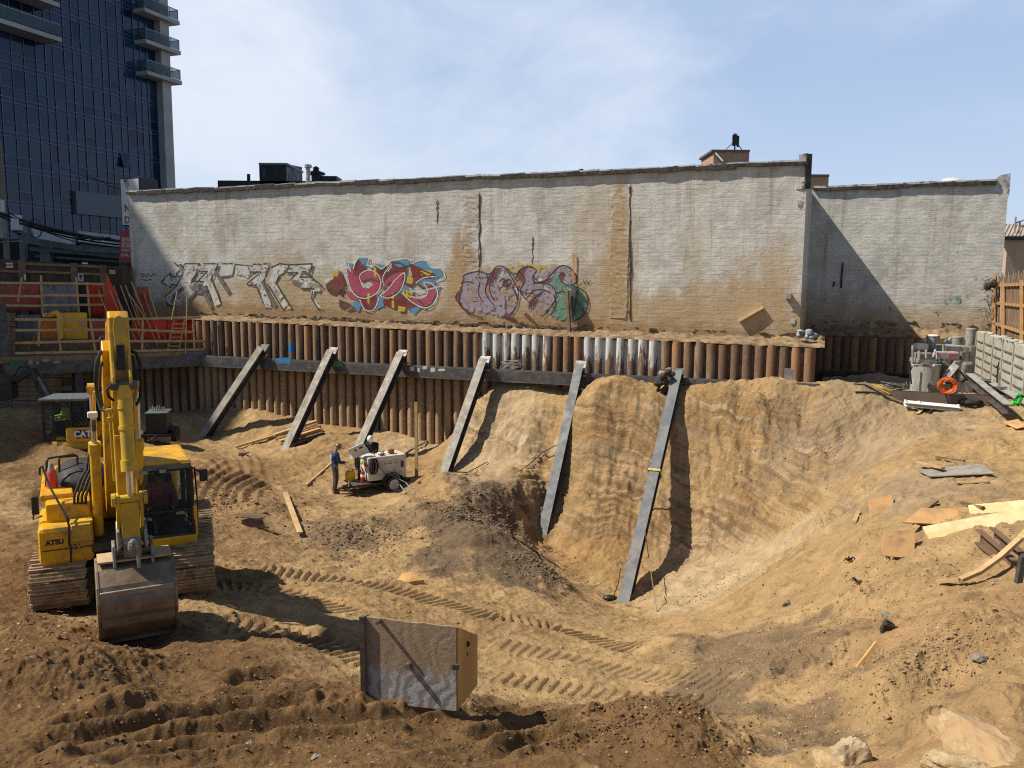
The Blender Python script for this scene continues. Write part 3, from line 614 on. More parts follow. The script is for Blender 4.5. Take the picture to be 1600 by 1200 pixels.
# ---------------- second building, set back
B2 = WALL0+B_*SETB
def wall2(px, py, off=0.0): return onplane(px, py, B2-B_*off, B_)
def u2(px, py=420): return (wall2(px, py)-B2).dot(A_)
zl2, zr2 = wall2(1258, 297).z, wall2(1562, 285).z; U2 = u2(1566)
zt2 = lambda u: zl2+(zr2-zl2)*(u/U2)
o2 = B2+A_*(U2/2)+Z_*-2.6
root2 = thing('brick_building', 'plain grey painted brick building set back at the right, a slanted shadow on it', 'building', o2)
m = MB(); noisy_wall(m, B2, A_, B_, -.0, U2, lambda u: -4.6, zt2, .25, .012, 2.2)
e = B2+A_*U2
m.add([e+Z_*-4.6, e+B_*8+Z_*-4.6, e+B_*8+Z_*(zr2+.3), e+Z_*(zr2+.3)], [(0,1,2,3)])
m.add([e+B_*8+Z_*-4.6, B2+B_*8+Z_*-4.6, B2+B_*8+Z_*zl2, e+B_*8+Z_*zr2], [(0,1,2,3)])
m.add([B2+B_*.2+Z_*(zl2-.3), e+B_*.2+Z_*(zr2-.3), e+B_*8+Z_*(zr2-.3), B2+B_*8+Z_*(zl2-.3)], [(0,1,2,3)])
w2 = m.build('side_wall', wall_mat('painted_brick_pale', [(U2*.75, -1.6, 4, .7, .5, OR), (U2*.2,-1.6,2,.8,.4,GR)], 5, .75), root2, org=o2, smooth=True); align(w2, B2, A_, B_)
mw, md = MB(), MB(); coping(mw, md, B2, .05, U2-.5, zt2, 8, .02, .2)
mw.prism([(-.9,-.15),(-.35,.32),(.05,.38),(.05,-.6),(-.3,-.6)], e+Z_*zr2, A_, Z_, B_, .45)
mw.build('coping', M_FLASH, root2, org=o2); md.build('tar_edge', M_TAR, root2, org=o2)
f2 = lambda u: wall2(1330, 503).z; t2 = lambda u: wall2(1330, 524).z
ledge(B2, .1, U2, f2, t2, .75, 7, .1).build('footing', M_RUBBLE, root2, org=o2, smooth='all')
# ------------------------------------------------------------------ pipe piles, wales and rakers
def pile_mat(name, kind):
    m, nt, b, out = nodes(name); v = coords(nt); oi = N(nt, 'ObjectInfo')
    off = N(nt, 'VectorMath', operation='ADD'); L(nt, v, off.inputs[0]); rs = math_(nt, 'MULTIPLY', oi.outputs['Random'], 60.0)
    cb = N(nt, 'CombineXYZ'); L(nt, rs, cb.inputs[0]); L(nt, rs, cb.inputs[2]); L(nt, cb.outputs[0], off.inputs[1]); v2 = off.outputs[0]
    mp = N(nt, 'Mapping'); mp.inputs['Scale'].default_value = (4, 4, .8); L(nt, v2, mp.inputs[0])
    st = noise(nt, mp.outputs[0], 1.4, 6, .65); f = noise(nt, v2, 9, 5, .65)
    c = mixc(nt, ramp(nt, st, .36, .66), (.15,.085,.05), (.245,.165,.105)); c = mixc(nt, ramp(nt, oi.outputs['Random'], .2, .9, 0, .8), c, (.105,.068,.048)); c = mixc(nt, ramp(nt, math_(nt, 'FRACT', math_(nt, 'MULTIPLY', oi.outputs['Random'], 7.3)), .6, 1.0, 0, .7), c, (.30,.155,.075))
    c = mixc(nt, ramp(nt, f, .52, .72, 0, .6), c, (.29,.21,.14))
    sp = N(nt, 'SeparateXYZ'); L(nt, v, sp.inputs[0])
    # clay still sticking to the lower length
    c = mixc(nt, math_(nt, 'MULTIPLY', ramp(nt, sp.outputs[2], -1.3, -3.0), ramp(nt, f, .3, .62, .35, .9)), c, (.36,.25,.145))
    if kind == 'grout':
        w = math_(nt, 'ADD', math_(nt, 'MULTIPLY', st, .9), math_(nt, 'MULTIPLY', ramp(nt, sp.outputs[2], -1.5, -.1), .18))
        c = mixc(nt, math_(nt, 'MULTIPLY', ramp(nt, w, .52, .58), ramp(nt, sp.outputs[2], -1.75, -1.35)), c, (.44,.44,.42))
    if kind == 'blue':
        c = mixc(nt, math_(nt, 'MULTIPLY', ramp(nt, sp.outputs[2], -1.32, -1.28), ramp(nt, math_(nt, 'ADD', sp.outputs[2], math_(nt, 'MULTIPLY', f, .2)), -.72, -.80)), c, (.03,.14,.36))
    L(nt, c, b.inputs['Base Color']); b.inputs['Roughness'].default_value = .8; b.inputs['Specular IOR Level'].default_value = .25
    n1 = bump(nt, b, f, .45, .02); bump(nt, b, noise(nt, v2, 45, 4, .7), .3, .006, n1); return m
M_PILE, M_PILEG, M_PILEB = pile_mat('rusted_pipe', 'rust'), pile_mat('grouted_pipe', 'grout'), pile_mat('marked_pipe', 'blue')
PR = .168
def pile_mesh(length, mt, name):
    m = MB(); n = 18; m.lathe([(PR, -length), (PR, -.02), (PR-.006, 0), (PR-.03, 0), (PR-.03, -.12)], (0,0,0), n)
    o = m.build(name, mt, None, smooth=True); return o
protos = {k: pile_mesh(6.2, mt, 'pipe_pile') for k, mt in (('rust', M_PILE), ('grout', M_PILEG), ('blue', M_PILEB))}
LABELP = {'rust': 'rusty brown steel pipe pile in the long row below the graffiti wall',
          'grout': 'steel pipe pile streaked with white grout, in the middle of the row',
          'blue': 'rusty pipe pile with a blue paint mark above the wale'}
uL, uR = ua(PT_L), ua(PT_R); npile = int((uR-uL)/.432)+1; first = set(); rnd = random.Random(2)
blue_u = ua(wall(450, 530, PILE_OFF)); bi = round((blue_u-uL)/.432)
for i in range(npile):
    u = uL+(uR-uL)*i/(npile-1); P_ = WALL0+A_*u-B_*PILE_OFF; px = 800+FPX*P_.dot(_r)/max(.1, P_.dot(_f))
    k = 'blue' if i == bi else ('grout' if (738 < px < 868 and rnd.random() < .85) or (905 < px < 1035 and rnd.random() < .9) else 'rust')
    ob = protos[k] if k not in first else protos[k].copy()
    if k in first: C.objects.link(ob)
    first.add(k); ob.location = (P_.x+rnd.uniform(-.022,.022), P_.y+rnd.uniform(-.03,.03), pile_top(u)+rnd.uniform(-.05,.05)); q = rnd.uniform(.90,1.06); ob.scale = (q,q,1); ob.rotation_euler = (rnd.uniform(-.012,.012), rnd.uniform(-.010,.010), rnd.uniform(0,6.28))
    tag(ob, LABELP[k], 'pile', 'pipe piles below the graffiti wall' if k == 'rust' else 'grouted pipe piles' if k == 'grout' else None)
# earth and grout showing between the pipes
m = MB(); P0 = WALL0-B_*(PILE_OFF-.05)
ns = 120
for i in range(ns):
    a, b = uL-.2+(uR-uL+.3)*i/ns, uL-.2+(uR-uL+.3)*(i+1)/ns
    m.add([P0+A_*a+Z_*-9, P0+A_*b+Z_*-9, P0+A_*b+Z_*(pile_top(b)-.05), P0+A_*a+Z_*(pile_top(a)-.05)], [(0,1,2,3)])
mm, nt, b, out = nodes('earth_between_piles'); v = coords(nt); nn = noise(nt, v, 3.5, 5)
mp = N(nt, 'Mapping'); mp.inputs['Rotation'].default_value = (0,0,PHI); L(nt, v, mp.inputs[0]); sp = N(nt, 'SeparateXYZ'); L(nt, mp.outputs[0], sp.inputs[0])
c = mixc(nt, ramp(nt, nn, .4, .65), (.13,.085,.05), (.21,.14,.085))
x0 = (Matrix.Rotation(PHI, 3, 'Z') @ wall(905,560,PILE_OFF)).x; x1 = (Matrix.Rotation(PHI, 3, 'Z') @ wall(1035,560,PILE_OFF)).x; x2 = (Matrix.Rotation(PHI, 3, 'Z') @ wall(740,560,PILE_OFF)).x; x3 = (Matrix.Rotation(PHI, 3, 'Z') @ wall(850,560,PILE_OFF)).x
g1 = math_(nt, 'MULTIPLY', ramp(nt, sp.outputs[0], x0-.2, x0+.2), ramp(nt, sp.outputs[0], x1+.2, x1-.2)); g2 = math_(nt, 'MULTIPLY', ramp(nt, sp.outputs[0], x2-.2, x2+.2), ramp(nt, sp.outputs[0], x3+.2, x3-.2))
c = mixc(nt, math_(nt, 'MULTIPLY', math_(nt, 'ADD', g1, math_(nt, 'MULTIPLY', g2, .6)), ramp(nt, sp.outputs[2], -4.2, -3.7, 0, 1)), c, (.55,.56,.55))
L(nt, c, b.inputs['Base Color']); b.inputs['Roughness'].default_value = .95; bump(nt, b, noise(nt, v, 12, 5), .6, .05)
tag(m.build('retained_soil', mm), 'earth and grout held back between the pipe piles', None, None, 'structure')
# -------- front wale
WOFF = PILE_OFF+.44
def wale_pt(px, py): return wall(px, py, WOFF)
wl, wr = wale_pt(322, 563), wale_pt(1281, 610)
def paint(root, org, name, blobs, col, to, seed):
    mt = mat(name+'_'+str(seed), col, tuple(c*.8 for c in col), .6); rnd = random.Random(seed)
    for x0, y0, x1, y1 in blobs:
        m = MB(); n = 12; cx, cy = (x0+x1)/2, (y0+y1)/2; poly = []
        for i in range(n): a = 2*math.pi*i/n; q = rnd.uniform(.8, 1.0); poly.append((cx+(x1-x0)/2*math.copysign(abs(math.cos(a))**.5, math.cos(a))*q, cy+(y1-y0)/2*math.copysign(abs(math.sin(a))**.5, math.sin(a))*q))
        m.add([to(*p) for p in poly], [tuple(range(n))]); m.build(name, mt, root, org=org)
root = thing('waler_beam', 'long dark steel wale beam running level in front of the pipe piles', 'steel beam', wl); o = wl.copy()
MB().ibeam(wl, wr, .40, .50, .03, .025, up=B_).build('beam', M_STEEL, root, org=o, bevel=.006)
face = lambda x, y: wall(x, y, WOFF+.254)
mfl = MB(); mfl.bar(wl-B_*.235, wr-B_*.235, .025, .52); mfl.build('front_flange', mat('wale_face', (.10,.10,.105), (.15,.145,.14), .5, .3, 2, c3=(.17,.11,.07), s3=.7, lo3=.55, hi3=.75, bmp=.1), root, org=o)
paint(root, o, 'blue_paint_mark', [(430,558,456,569)], (.05,.19,.42), face, 1); paint(root, o, 'green_paint_mark', [(520,563,535,574)], (.04,.30,.11), face, 2)
paint(root, o, 'white_scribble', [(640,572,648,580),(652,574,656,582),(660,572,668,577),(672,574,680,582),(684,576,696,580),(1000,594,1006,598)], (.5,.5,.5), face, 3)
m = MB()
for px in (520, 700, 1130, 1225):
    p = wall(px, 574+(px-520)*.058, WOFF-.22); m.box(p, (.06, .5, .12), Matrix.Rotation(-PHI, 3, 'Z'))
# bracket plates standing on the wale
mb = MB(); p = wall(1232, 596, WOFF+.05); mb.box(p+Z_*.15, (.30, .12, .62), Matrix.Rotation(-PHI, 3, 'Z')); mb.build('bracket', M_STEELB, root, org=o, bevel=.01)
# -------- rakers
RAK = [((411,545),(319,684,36.3),'first'), ((519,550),(447,707,33.7),''), ((628,554),(549,731,31.9),''), ((757,564),(690,757,30.3),''), ((907,572),(845,856,28.2),''), ((1060,583),(974,951,24.3),'')]
RLAB = ['pale dusty steel raker propping the left end of the wale','dusty steel raker with lumber stacked behind its foot','steel raker coming down behind the white welder trailer',
        'steel raker just right of the upright wooden stake','dark steel raker in the narrow trench beside the dark soil heap','longest steel raker, with a yellow strap tied round it']
for i, ((tx, ty), (fx, fy, fY), _) in enumerate(RAK):
    t = wall(tx, ty, WOFF+.30); f = atY(fx, fy, fY); d = (f-t).normalized(); f2 = f+d*.5; root = thing('raker', RLAB[i], 'steel prop', f); up = d.cross(A_).normalized(); up = up if up.z > 0 else -up
    dusty = mat('dusty_steel', (.27,.25,.215), (.20,.185,.16), .7, .1, 2, c3=(.17,.12,.08), s3=1.4, lo3=.5, hi3=.75, bmp=.15) if i < 4 else mat('blue_steel', (.115,.125,.135), (.17,.175,.18), .6, .15, 2, c3=(.12,.085,.06), s3=1.2, lo3=.58, hi3=.76, bmp=.12)
    MB().ibeam(t, f2, .34, .36, .03, .022, up=up).build('beam', M_STEEL, root, org=f, bevel=.006)
    MB().bar(t+up*.185, f2+up*.185, .34, .022, up).build('top_flange', dusty, root, org=f)
    mb = MB(); mb.box(t-d*.02, (.44, .05, .42), (Matrix((A_, up, d)).transposed())); mb.box(t+Z_*-.36+B_*.02, (.5, .30, .06), Matrix.Rotation(-PHI, 3, 'Z')); mb.build('end_plate', M_STEELB if i in (3, 4) else M_STEEL, root, org=f, bevel=.006)
# -------- second pile row (in the shadow under the set-back building) and its wale
o3 = .95; pl2, pr2 = wall2(1268, 526, o3), wall2(1436, 528, o3); n2 = 13; zt_ = wall2(1330, 527, o3).z
for i in range(n2):
    ob = protos['rust'].copy(); C.objects.link(ob); P_ = pl2+(pr2-pl2)*(i/(n2-1)); ob.location = (P_.x, P_.y, zt_+rnd.uniform(-.04,.04)); ob.rotation_euler = (0,0,rnd.uniform(0,6.28)); ob.scale = (1.25,1.25,1)
    tag(ob, 'dark pipe pile in the shaded row under the set-back grey building', 'pile', 'pipe piles under the set-back building')
m = MB(); q0, q1 = wall2(1250, 560, o3-.08), wall2(1560, 560, o3-.08); q0.z = q1.z = 0; m.add([q0+Z_*-8, q1+Z_*-8, q1+Z_*(zt_+.05), q0+Z_*(zt_+.05)], [(0,1,2,3)])
m.add([WALL0+A_*.0-B_*.8+Z_*-8, WALL0+B_*(SETB-.5)+Z_*-8, WALL0+B_*(SETB-.5)+Z_*-2.3, WALL0-B_*.8+Z_*-2.6], [(0,1,2,3)])
tag(m.build('retained_soil', mm), 'earth behind the shaded piles in the recess', None, None, 'structure')
a, b_ = wall2(1272, 583, o3+.5), wall2(1424, 590, o3+.5); root = thing('waler_beam', 'shaded dark wale beam in the recess under the set-back building', 'steel beam', a)
MB().ibeam(a, b_, .35, .42, .03, .025, up=B_).build('beam', M_STEEL, root, org=a); MB().bar(a-B_*.2, b_-B_*.2, .02, .44).build('front_flange', M_STEEL, root, org=a)
# -------- wale that carries on to the right past the corner
wl2, wr2 = wall(1283, 612, WOFF), wall(1572, 628, WOFF)
root = thing('waler_beam', 'brown rusted beam crossing in front of the grout mixer at the right', 'steel beam', wl2)
MB().ibeam(wl2, wr2, .36, .34, .03, .025, up=B_).build('beam', M_STEEL, root, org=wl2); MB().bar(wl2-B_*.175, wr2-B_*.175, .02, .36).build('front_flange', mat('rusty_flange', (.16,.115,.085), (.12,.095,.08), .7, .1, 2, c3=(.22,.15,.09), s3=.8, bmp=.15), root, org=wl2)
m = MB(); g = wall(1284, 618, WOFF+.3); m.prism([(-.05,-.35),(1.25,-.28),(.55,.22),(-.05,.3)], g, A_, Z_, B_, .03)
tag(m.build('gusset_plate', M_STEELB, None, org=g), 'bent grey gusset plate at the corner where the two front beams meet', 'steel plate')
# corner pipe post in the dark return
for (px, y0, y1, r) in ((1268, 545, 612, .16),):
    p = wall(px, y0, PILE_OFF-.1); tag(MB().lathe([(r,-3),(r,0),(r-.03,0)], p, 16).build('corner_post', M_PILE, None, org=p, smooth=True), 'single pipe post closing the corner right of the pile row', 'post')
# ------------------------------------------------------------------ street side: left shoring wall, platform, rails, fence
CN = wall(312, 600, PILE_OFF); CN.z = 0
DL = Vector((-.878, -.478, 0)).normalized(); NL = Vector((.478, -.878, 0)).normalized()
def lp(px, py, off=0.0): return onplane(px, py, CN+NL*off, NL)
RL = Matrix((-DL, -NL, Z_)).transposed()               # box axes: x to the right along the street wall
def lbox(m, px0, py0, px1, py1, off, depth):           # box whose front face covers the photo rectangle on that plane
    a, b = lp(px0, py1, off), lp(px1, py0, off); w_ = (b-a).dot(-DL); h_ = b.z-a.z
    return m.box((a+b)/2+NL*(-depth/2), (abs(w_), depth, abs(h_)), RL)
# wale on the street side
a, b = lp(8, 578, .45), lp(322, 562, .45); root = thing('waler_beam', 'dark street side beam with a green painted end and blue paint at the corner', 'steel beam', a)
MB().ibeam(a, b, .4, .5, .03, .025, up=NL).build('beam', M_STEEL, root, org=a); MB().bar(a+NL*.22, b+NL*.22, .02, .52).build('front_flange', M_STEEL, root, org=a)
fl = lambda x, y: lp(x, y, .694)
paint(root, a, 'green_paint_mark', [(12,563,41,575)], (.03,.16,.06), fl, 5); paint(root, a, 'blue_paint_mark', [(285,553,316,564)], (.04,.13,.32), fl, 6)
paint(root, a, 'white_splash', [(44,562,52,570),(56,565,62,572),(66,560,78,566),(82,564,96,569)], (.30,.30,.29), fl, 7)
# lagging boards, one by one
rnd = random.Random(12)
def board(name, p, q, w_, t_, mt, label, cat, group=None, up=(0,0,1), bev=.006):
    o = MB().bar(p, q, w_, t_, up).build(name, mt, None, org=p, bevel=bev); return tag(o, label, cat, group)
y = 489
while y < 640:
    hgt = 7.2
    if not (560 < y < 578):
        board('lagging_board', lp(-60, y+3.4+rnd.uniform(-.4,.4), .1), lp(24 if y < 560 else rnd.choice((96,112,124)), y+3+rnd.uniform(-.6,.6), .1), .07, .185, M_WOODG, 'rough horizontal timber lagging board holding back the street side earth', 'board', 'lagging boards of the street side wall')
    y += hgt
for k, px in enumerate((2, 122)):
    p = lp(px, 470 if k == 0 else 570, .0); tag(MB().ibeam(p, p-Z_*5, .3, .3, .03, .025, up=NL).build('soldier_post', M_STEEL, None, org=p), ['steel soldier post at the far left of the lagging','steel soldier post at the right end of the lagging boards'][k], 'post')
for i in range(12):
    px = 150+i*13.5; ob = protos['rust'].copy(); C.objects.link(ob); p = lp(px, 560, -.2); ob.location = (p.x, p.y, p.z+.2); tag(ob, 'dark pipe pile in the shade under the street side beam', 'pile', 'pipe piles under the street side beam')
m = MB(); a, b = lp(-80, 600, -.3), lp(330, 600, -.3); a.z = b.z = 0; m.add([a-Z_*9, b-Z_*9, b-Z_*3.0, a-Z_*2.4], [(0,1,2,3)]); tag(m.build('retained_soil', mm), 'shaded earth behind the street side lagging', None, None, 'structure')
# street level platform and street
ZS = lp(150, 552, 0).z
m = MB(); a, b = lp(-120, 552, .55), lp(318, 548, .55); a.z = b.z = ZS-.02; c, d = b-NL*3.2, a-NL*3.2; m.add([a,b,c,d,a-Z_*.25,b-Z_*.25,c-Z_*.25,d-Z_*.25], [(0,1,2,3),(4,5,6,7),(0,1,5,4),(1,2,6,5),(2,3,7,6),(3,0,4,7)])
tag(m.build('timber_platform', mat('deck_boards', (.30,.20,.115), (.20,.135,.08), .85, 0, 4, bmp=.3, c3=(.13,.09,.06), s3=1)), 'timber walkway platform at street level behind the left guardrails', 'platform')
def rail_set(name, label, off, posts, rails, depth=.09, mt=M_WOOD):
    o = lp((posts[0][0]+posts[-1][0])/2, posts[0][2], off); root = thing(name, label, 'guardrail', o)
    for x0, y0, y1, x1 in posts:
        MB().bar(lp(x1, y1, off), lp(x0, y0, off), .09, .05, NL).build('post', mt, root, org=o, bevel=.004)
    for x0, y0, x1, y1 in rails:
        MB().bar(lp(x0, y0, off+.05), lp(x1, y1, off+.05), .04, .11).build('rail', mt, root, org=o, bevel=.004)
    return root
rail_set('guardrail', 'lower wooden guardrail along the platform edge above the street side beam', .45,
    [(62,498,540,60),(89,498,550,95),(141,500,549,149),(223,498,547,222),(302,500,548,304)], [(24,499,180,500),(24,516,180,515),(24,536,180,532),(180,499,314,496),(180,514,304,519),(180,533,320,533),(24,552,320,546)])
rail_set('guardrail', 'upper wooden guardrail at the left behind the yellow power unit', -1.9,
    [(34,433,472,28),(64,430,490,66),(119,433,487,123),(136,441,500,141),(162,442,490,166)], [(0,442,118,443),(0,462,66,463),(0,477,66,478),(64,461,165,462),(64,477,165,476),(118,443,165,444)])
# braces, stakes, leaning lumber
for p, q, lb in (((42,548),(82,478),'grey diagonal brace in front of the yellow power unit'), ((80,552),(92,536),'short triangular brace at the deck edge')):
    board('brace', lp(*p, .5), lp(*q, .3), .05, .09, M_WOODG, lb, 'board', None, NL)
for i, (x0, y0, x1, y1, w_) in enumerate([(172,454,202,528,.14),(188,446,226,545,.09),(205,440,246,540,.10),(199,455,236,512,.16),(229,440,246,498,.07),(186,470,200,500,.20),(212,462,222,480,.22),(154,454,170,497,.08),(180,462,214,535,.13),(196,446,218,508,.08),(222,452,250,530,.12),(178,448,192,490,.16),(236,470,262,540,.09),(208,468,226,520,.14),(166,470,184,520,.07)]):
    board('leaning_plank', lp(x1, y1, -.2), lp(x0, y0, -1.1-.1*i), .04, w_, M_WOOD, 'rough plank leaning in the bundle of timber behind the guardrail, below the shop signs', 'plank', 'planks leaning behind the guardrail', NL)
for (x0, y0, x1, y1, lb) in ((293,453,289,566,'tall thin stake tied to the guardrail, sunlit'), (277,455,268,500,'short thin stake left of the tall sunlit one')):
    board('stake', lp(x1, y1, .6), lp(x0, y0, .6), .04, .07, M_WOOD, lb, 'stake', None, NL)
# ladder
lo = lp(262, 545, .1); root = thing('ladder', 'wooden ladder leaning in front of the red sheeting by the corner', 'ladder', lo)
for x0, x1 in ((262,272),(280,288)): MB().bar(lp(x0, 546, .1), lp(x1, 500, -.3), .05, .08, NL).build('stile', M_WOOD, root, org=lo)
for k in range(6): yy = 541-k*7; xx = 263+k*1.8; MB().bar(lp(xx, yy, .1-.06*k), lp(xx+18, yy, .1-.06*k), .04, .06).build('rung', M_WOOD, root, org=lo)
# red / orange sheeting panels behind the rails
M_SHEET = mat('red_sheeting', (.66,.055,.02), (.50,.045,.02), .55, 0, 4, bmp=.4, bs=5); M_SHEETD = mat('faded_sheeting', (.42,.09,.055), (.28,.085,.06), .7, 0, 3, bmp=.4, bs=5)
def sheet(px0, py0, px1, py1, off, mt, lb, nm='barrier_panel', amp=.04):
    m = MB(); nx, nz = 14, 6; vs = []
    for i in range(nx+1):
        for k in range(nz+1): p = lp(px0+(px1-px0)*i/nx, py1+(py0-py1)*k/nz, off+amp*math.sin(i*1.3+k*.4)); vs.append(p)
    vs += [v-NL*.04 for v in vs]; h_ = (nx+1)*(nz+1); fs = []
    for i in range(nx):
        for k in range(nz): a = i*(nz+1)+k; fs += [(a,a+nz+1,a+nz+2,a+1), (h_+a+1,h_+a+nz+2,h_+a+nz+1,h_+a)]
    ring_ = [i*(nz+1) for i in range(nx+1)]+[nx*(nz+1)+k for k in range(1,nz+1)]+[i*(nz+1)+nz for i in range(nx-1,-1,-1)]+[k for k in range(nz-1,0,-1)]
    for a, b in zip(ring_, ring_[1:]+ring_[:1]): fs.append((a,b,h_+b,h_+a))
    org = lp((px0+px1)/2, py1, off); return tag(m.add(vs, fs).build(nm, mt, None, org=org, smooth='all'), lb, 'panel')
sheet(139,500,182,547,-.7,M_SHEETD,'dark red sheeting panel between the power unit and the excavator boom'); sheet(206,500,262,547,-.7,M_SHEET,'wide bright red sheeting panel behind the leaning planks'); sheet(263,500,303,548,-.6,M_SHEET,'bright red sheeting panel at the corner right of the ladder')
sheet(139,443,164,494,-2.5,M_SHEET,'bright red upper sheeting panel beside the door'); sheet(0,445,62,485,-2.6,M_SHEETD,'faded dark red sheeting at the far left behind the upper rail'); sheet(214,448,233,500,-1.9,M_SHEETD,'narrow faded red sheeting strip against the end of the graffiti wall')
sheet(66,446,120,492,-2.6,mat('frosted_sheeting', (.24,.235,.24), (.12,.115,.13), .5, 0, 5, bmp=.5, bs=6, sc=(1,1,.3)),'grey scratched translucent sheeting behind the upper rail'); sheet(26,492,64,550,-.9,mat('grey_sheeting', (.12,.115,.125), (.18,.17,.18), .6, 0, 4, bmp=.4, bs=6),'grey sheeting left of the yellow power unit')
b0 = MB().prism([(0,0),(.95,0),(.2,2.1)], lp(163,497,-1.7), -DL, Z_, NL, .03); tag(b0.build('plywood_offcut', M_SHEET, None, org=lp(163,497,-1.7)), 'triangular red painted board leaning beside the dark door', 'board')
# yellow hydraulic power unit
M_YEL = mat('machine_yellow', (.78,.44,.015), (.68,.38,.02), .38, 0, 3, c3=(.34,.22,.08), s3=1.6, lo3=.60, hi3=.8, coat=.25)
M_ORANGE = mat('orange_paint', (.75,.21,.015), (.58,.16,.015), .5, 0, 3)
o = lp(102, 549, -.7); root = thing('power_unit', 'yellow and orange hydraulic power unit with a bent yellow pipe, behind the lower guardrail', 'machine', o)
lbox(MB(), 101, 494, 136, 548, -.7, 1.0).build('housing', M_YEL, root, org=o, bevel=.03); lbox(MB(), 66, 498, 90, 548, -.85, .9).build('tank', M_ORANGE, root, org=o, bevel=.04); lbox(MB(), 66, 489, 136, 496, -.8, .9).build('top_cover', M_YEL, root, org=o, bevel=.03)
MB().tube([lp(95,549,-.5), lp(95,502,-.5), lp(93,493,-.55), lp(88,489,-.6), lp(83,491,-.7)], .13, 12).build('exhaust_pipe', M_YEL, root, org=o, smooth=True)
lbox(MB(), 124, 500, 132, 510, -.685, .02).build('label_plate', mat('label_red', (.45,.25,.24), (.5,.4,.38), .6), root, org=o); lbox(MB(), 110, 541, 134, 548, -.685, .02).build('sticker', M_RED, root, org=o)
ro = lp(160, 530, -.3); tag(MB().ring(ro+NL*.15, ro, .17, .06, 20).build('cable_reel', mat('reel_white', (.5,.45,.4), (.3,.1,.08), .6), None, org=ro), 'small round cable reel hanging by the dark red sheeting', 'reel')
# -------- street fence of vertical boards with rails, door and signs
FO = -4.1; f0 = lp(100, 500, FO)
root = thing('street_fence', 'dark wooden construction fence along the street with safety signs', 'fence', f0)
m = MB(); px = -30
def ftop(px): return 405+px*.061
while px < 206: lbox(m, px+.3, ftop(px)+rnd.uniform(-.6,.6), px+6.2, 520, FO+rnd.uniform(-.01,.01), .04); px += 6.4
m.build('boards', mat('old_boards', (.075,.055,.042), (.12,.085,.06), .85, 0, 2, sc=(1,1,.3), bmp=.3), root, org=f0)
for x in (37, 118, 163): lbox(MB(), x-2.4, ftop(x)-1, x+2.4, 520, FO+.12, .10).build('post', M_WOODG, root, org=f0, bevel=.005)
for x0, y0, x1, y1 in ((40,412,163,417),(38,424,118,427),(0,423,36,425),(120,427,163,429)): MB().bar(lp(x0,y0,FO+.07), lp(x1,y1,FO+.07), .05, .11).build('rail', mat('worn_rail', (.27,.185,.115), (.2,.14,.09), .8), root, org=f0)
lbox(MB(), 168, 419, 186, 505, FO+.1, .05).build('door', mat('dark_door', (.05,.03,.025), (.07,.04,.03), .7), root, org=f0)
M_SIGN = mat('sign_white', (.62,.60,.58), (.52,.5,.48), .5); M_SIGNR = mat('sign_red', (.40,.03,.03), (.32,.03,.03), .5); M_INK = mat('ink_black', (.03,.03,.03), (.04,.04,.04), .6)
def fsign(px0, py0, px1, py1, off, label, body=None, size=.2, inkm=M_SIGNR, bgm=M_SIGN):
    o = lp((px0+px1)/2, (py0+py1)/2, off); r = thing('sign', label, 'sign', o)
    lbox(MB(), px0, py0, px1, py1, off, .02).build('panel', bgm, r, org=o)
    if body: letters('lettering', body, size, inkm, r, NL*.006, -DL, Z_, .004)
    return r
fsign(9.4,410.5,20,418.5,FO+.10,'small white sign reading EXIT in red on the left end of the fence','EXIT',.145); fsign(171,422,180,428,FO+.15,'small white sign reading EXIT in red on the dark door','EXIT',.125)
r_ = fsign(122.5,427.5,130,439.5,FO+.2,'white upright sign with a black boxed symbol on the fence post'); lbox(MB(),124,429,128.6,434.5,FO+.206,.004).build('symbol', M_INK, r_, org=lp(126.25,433.5,FO+.2)); lbox(MB(),125.4,435.5,127.4,437.6,FO+.206,.004).build('symbol', M_INK, r_, org=lp(126.25,433.5,FO+.2))
fsign(37.6,428.8,40.4,438,FO+.16,'narrow white and red notice on the fence post',None); fsign(128,410.2,137,412.6,FO+.06,'small pale notice on the top of the fence',None)
# -------- hanging shop signs at the end of the graffiti building
EX = WALL0+A_*UL
def sp_(px, py, off): return onplane(px, py, EX+B_*off, B_)
M_SIGNW = mat('light_box', (.72,.71,.70), (.64,.63,.63), .35); M_MAR = mat('maroon_letters', (.26,.10,.11), (.22,.08,.09), .5); M_SIGNRED = mat('shop_red', (.40,.035,.055), (.34,.03,.05), .45)
def sbox(m, px0, py0, px1, py1, off, depth): a, b = sp_(px0,py1,off), sp_(px1,py0,off); return m.box((a+b)/2+B_*(depth/2), ((b-a).dot(A_), depth, b.z-a.z), Matrix((A_, B_, Z_)).transposed())
o = sp_(204, 352, 1.2); root = thing('shop_sign', 'tall white blade sign with maroon letters N and D beside the building end', 'sign', o)
sbox(MB(), 190.5, 277.5, 217, 353, 1.2, 1.3).build('casing', mat('sign_casing', (.015,.015,.018), (.02,.02,.02), .4), root, org=o, bevel=.02)
sbox(MB(), 191.5, 279, 216, 351.5, 1.18, .03).build('panel', M_SIGNW, root, org=o)
for ch, py in (('N', 325.5), ('D', 344)): letters('letter', ch, .50, M_MAR, root, sp_(198.5, py, 1.17)-o, A_, Z_, .012)
m = MB(); hp = [(194,281),(199,280),(201,284),(201.5,290),(199.5,294),(199,297),(198,293),(196,290.5),(195.5,285),(193.5,283)]
m.add([sp_(x,y,1.172) for x,y in hp], [tuple(range(len(hp)))]); m.build('head_drawing', mat('drawing_grey', (.40,.39,.39), (.33,.32,.32), .5), root, org=o)
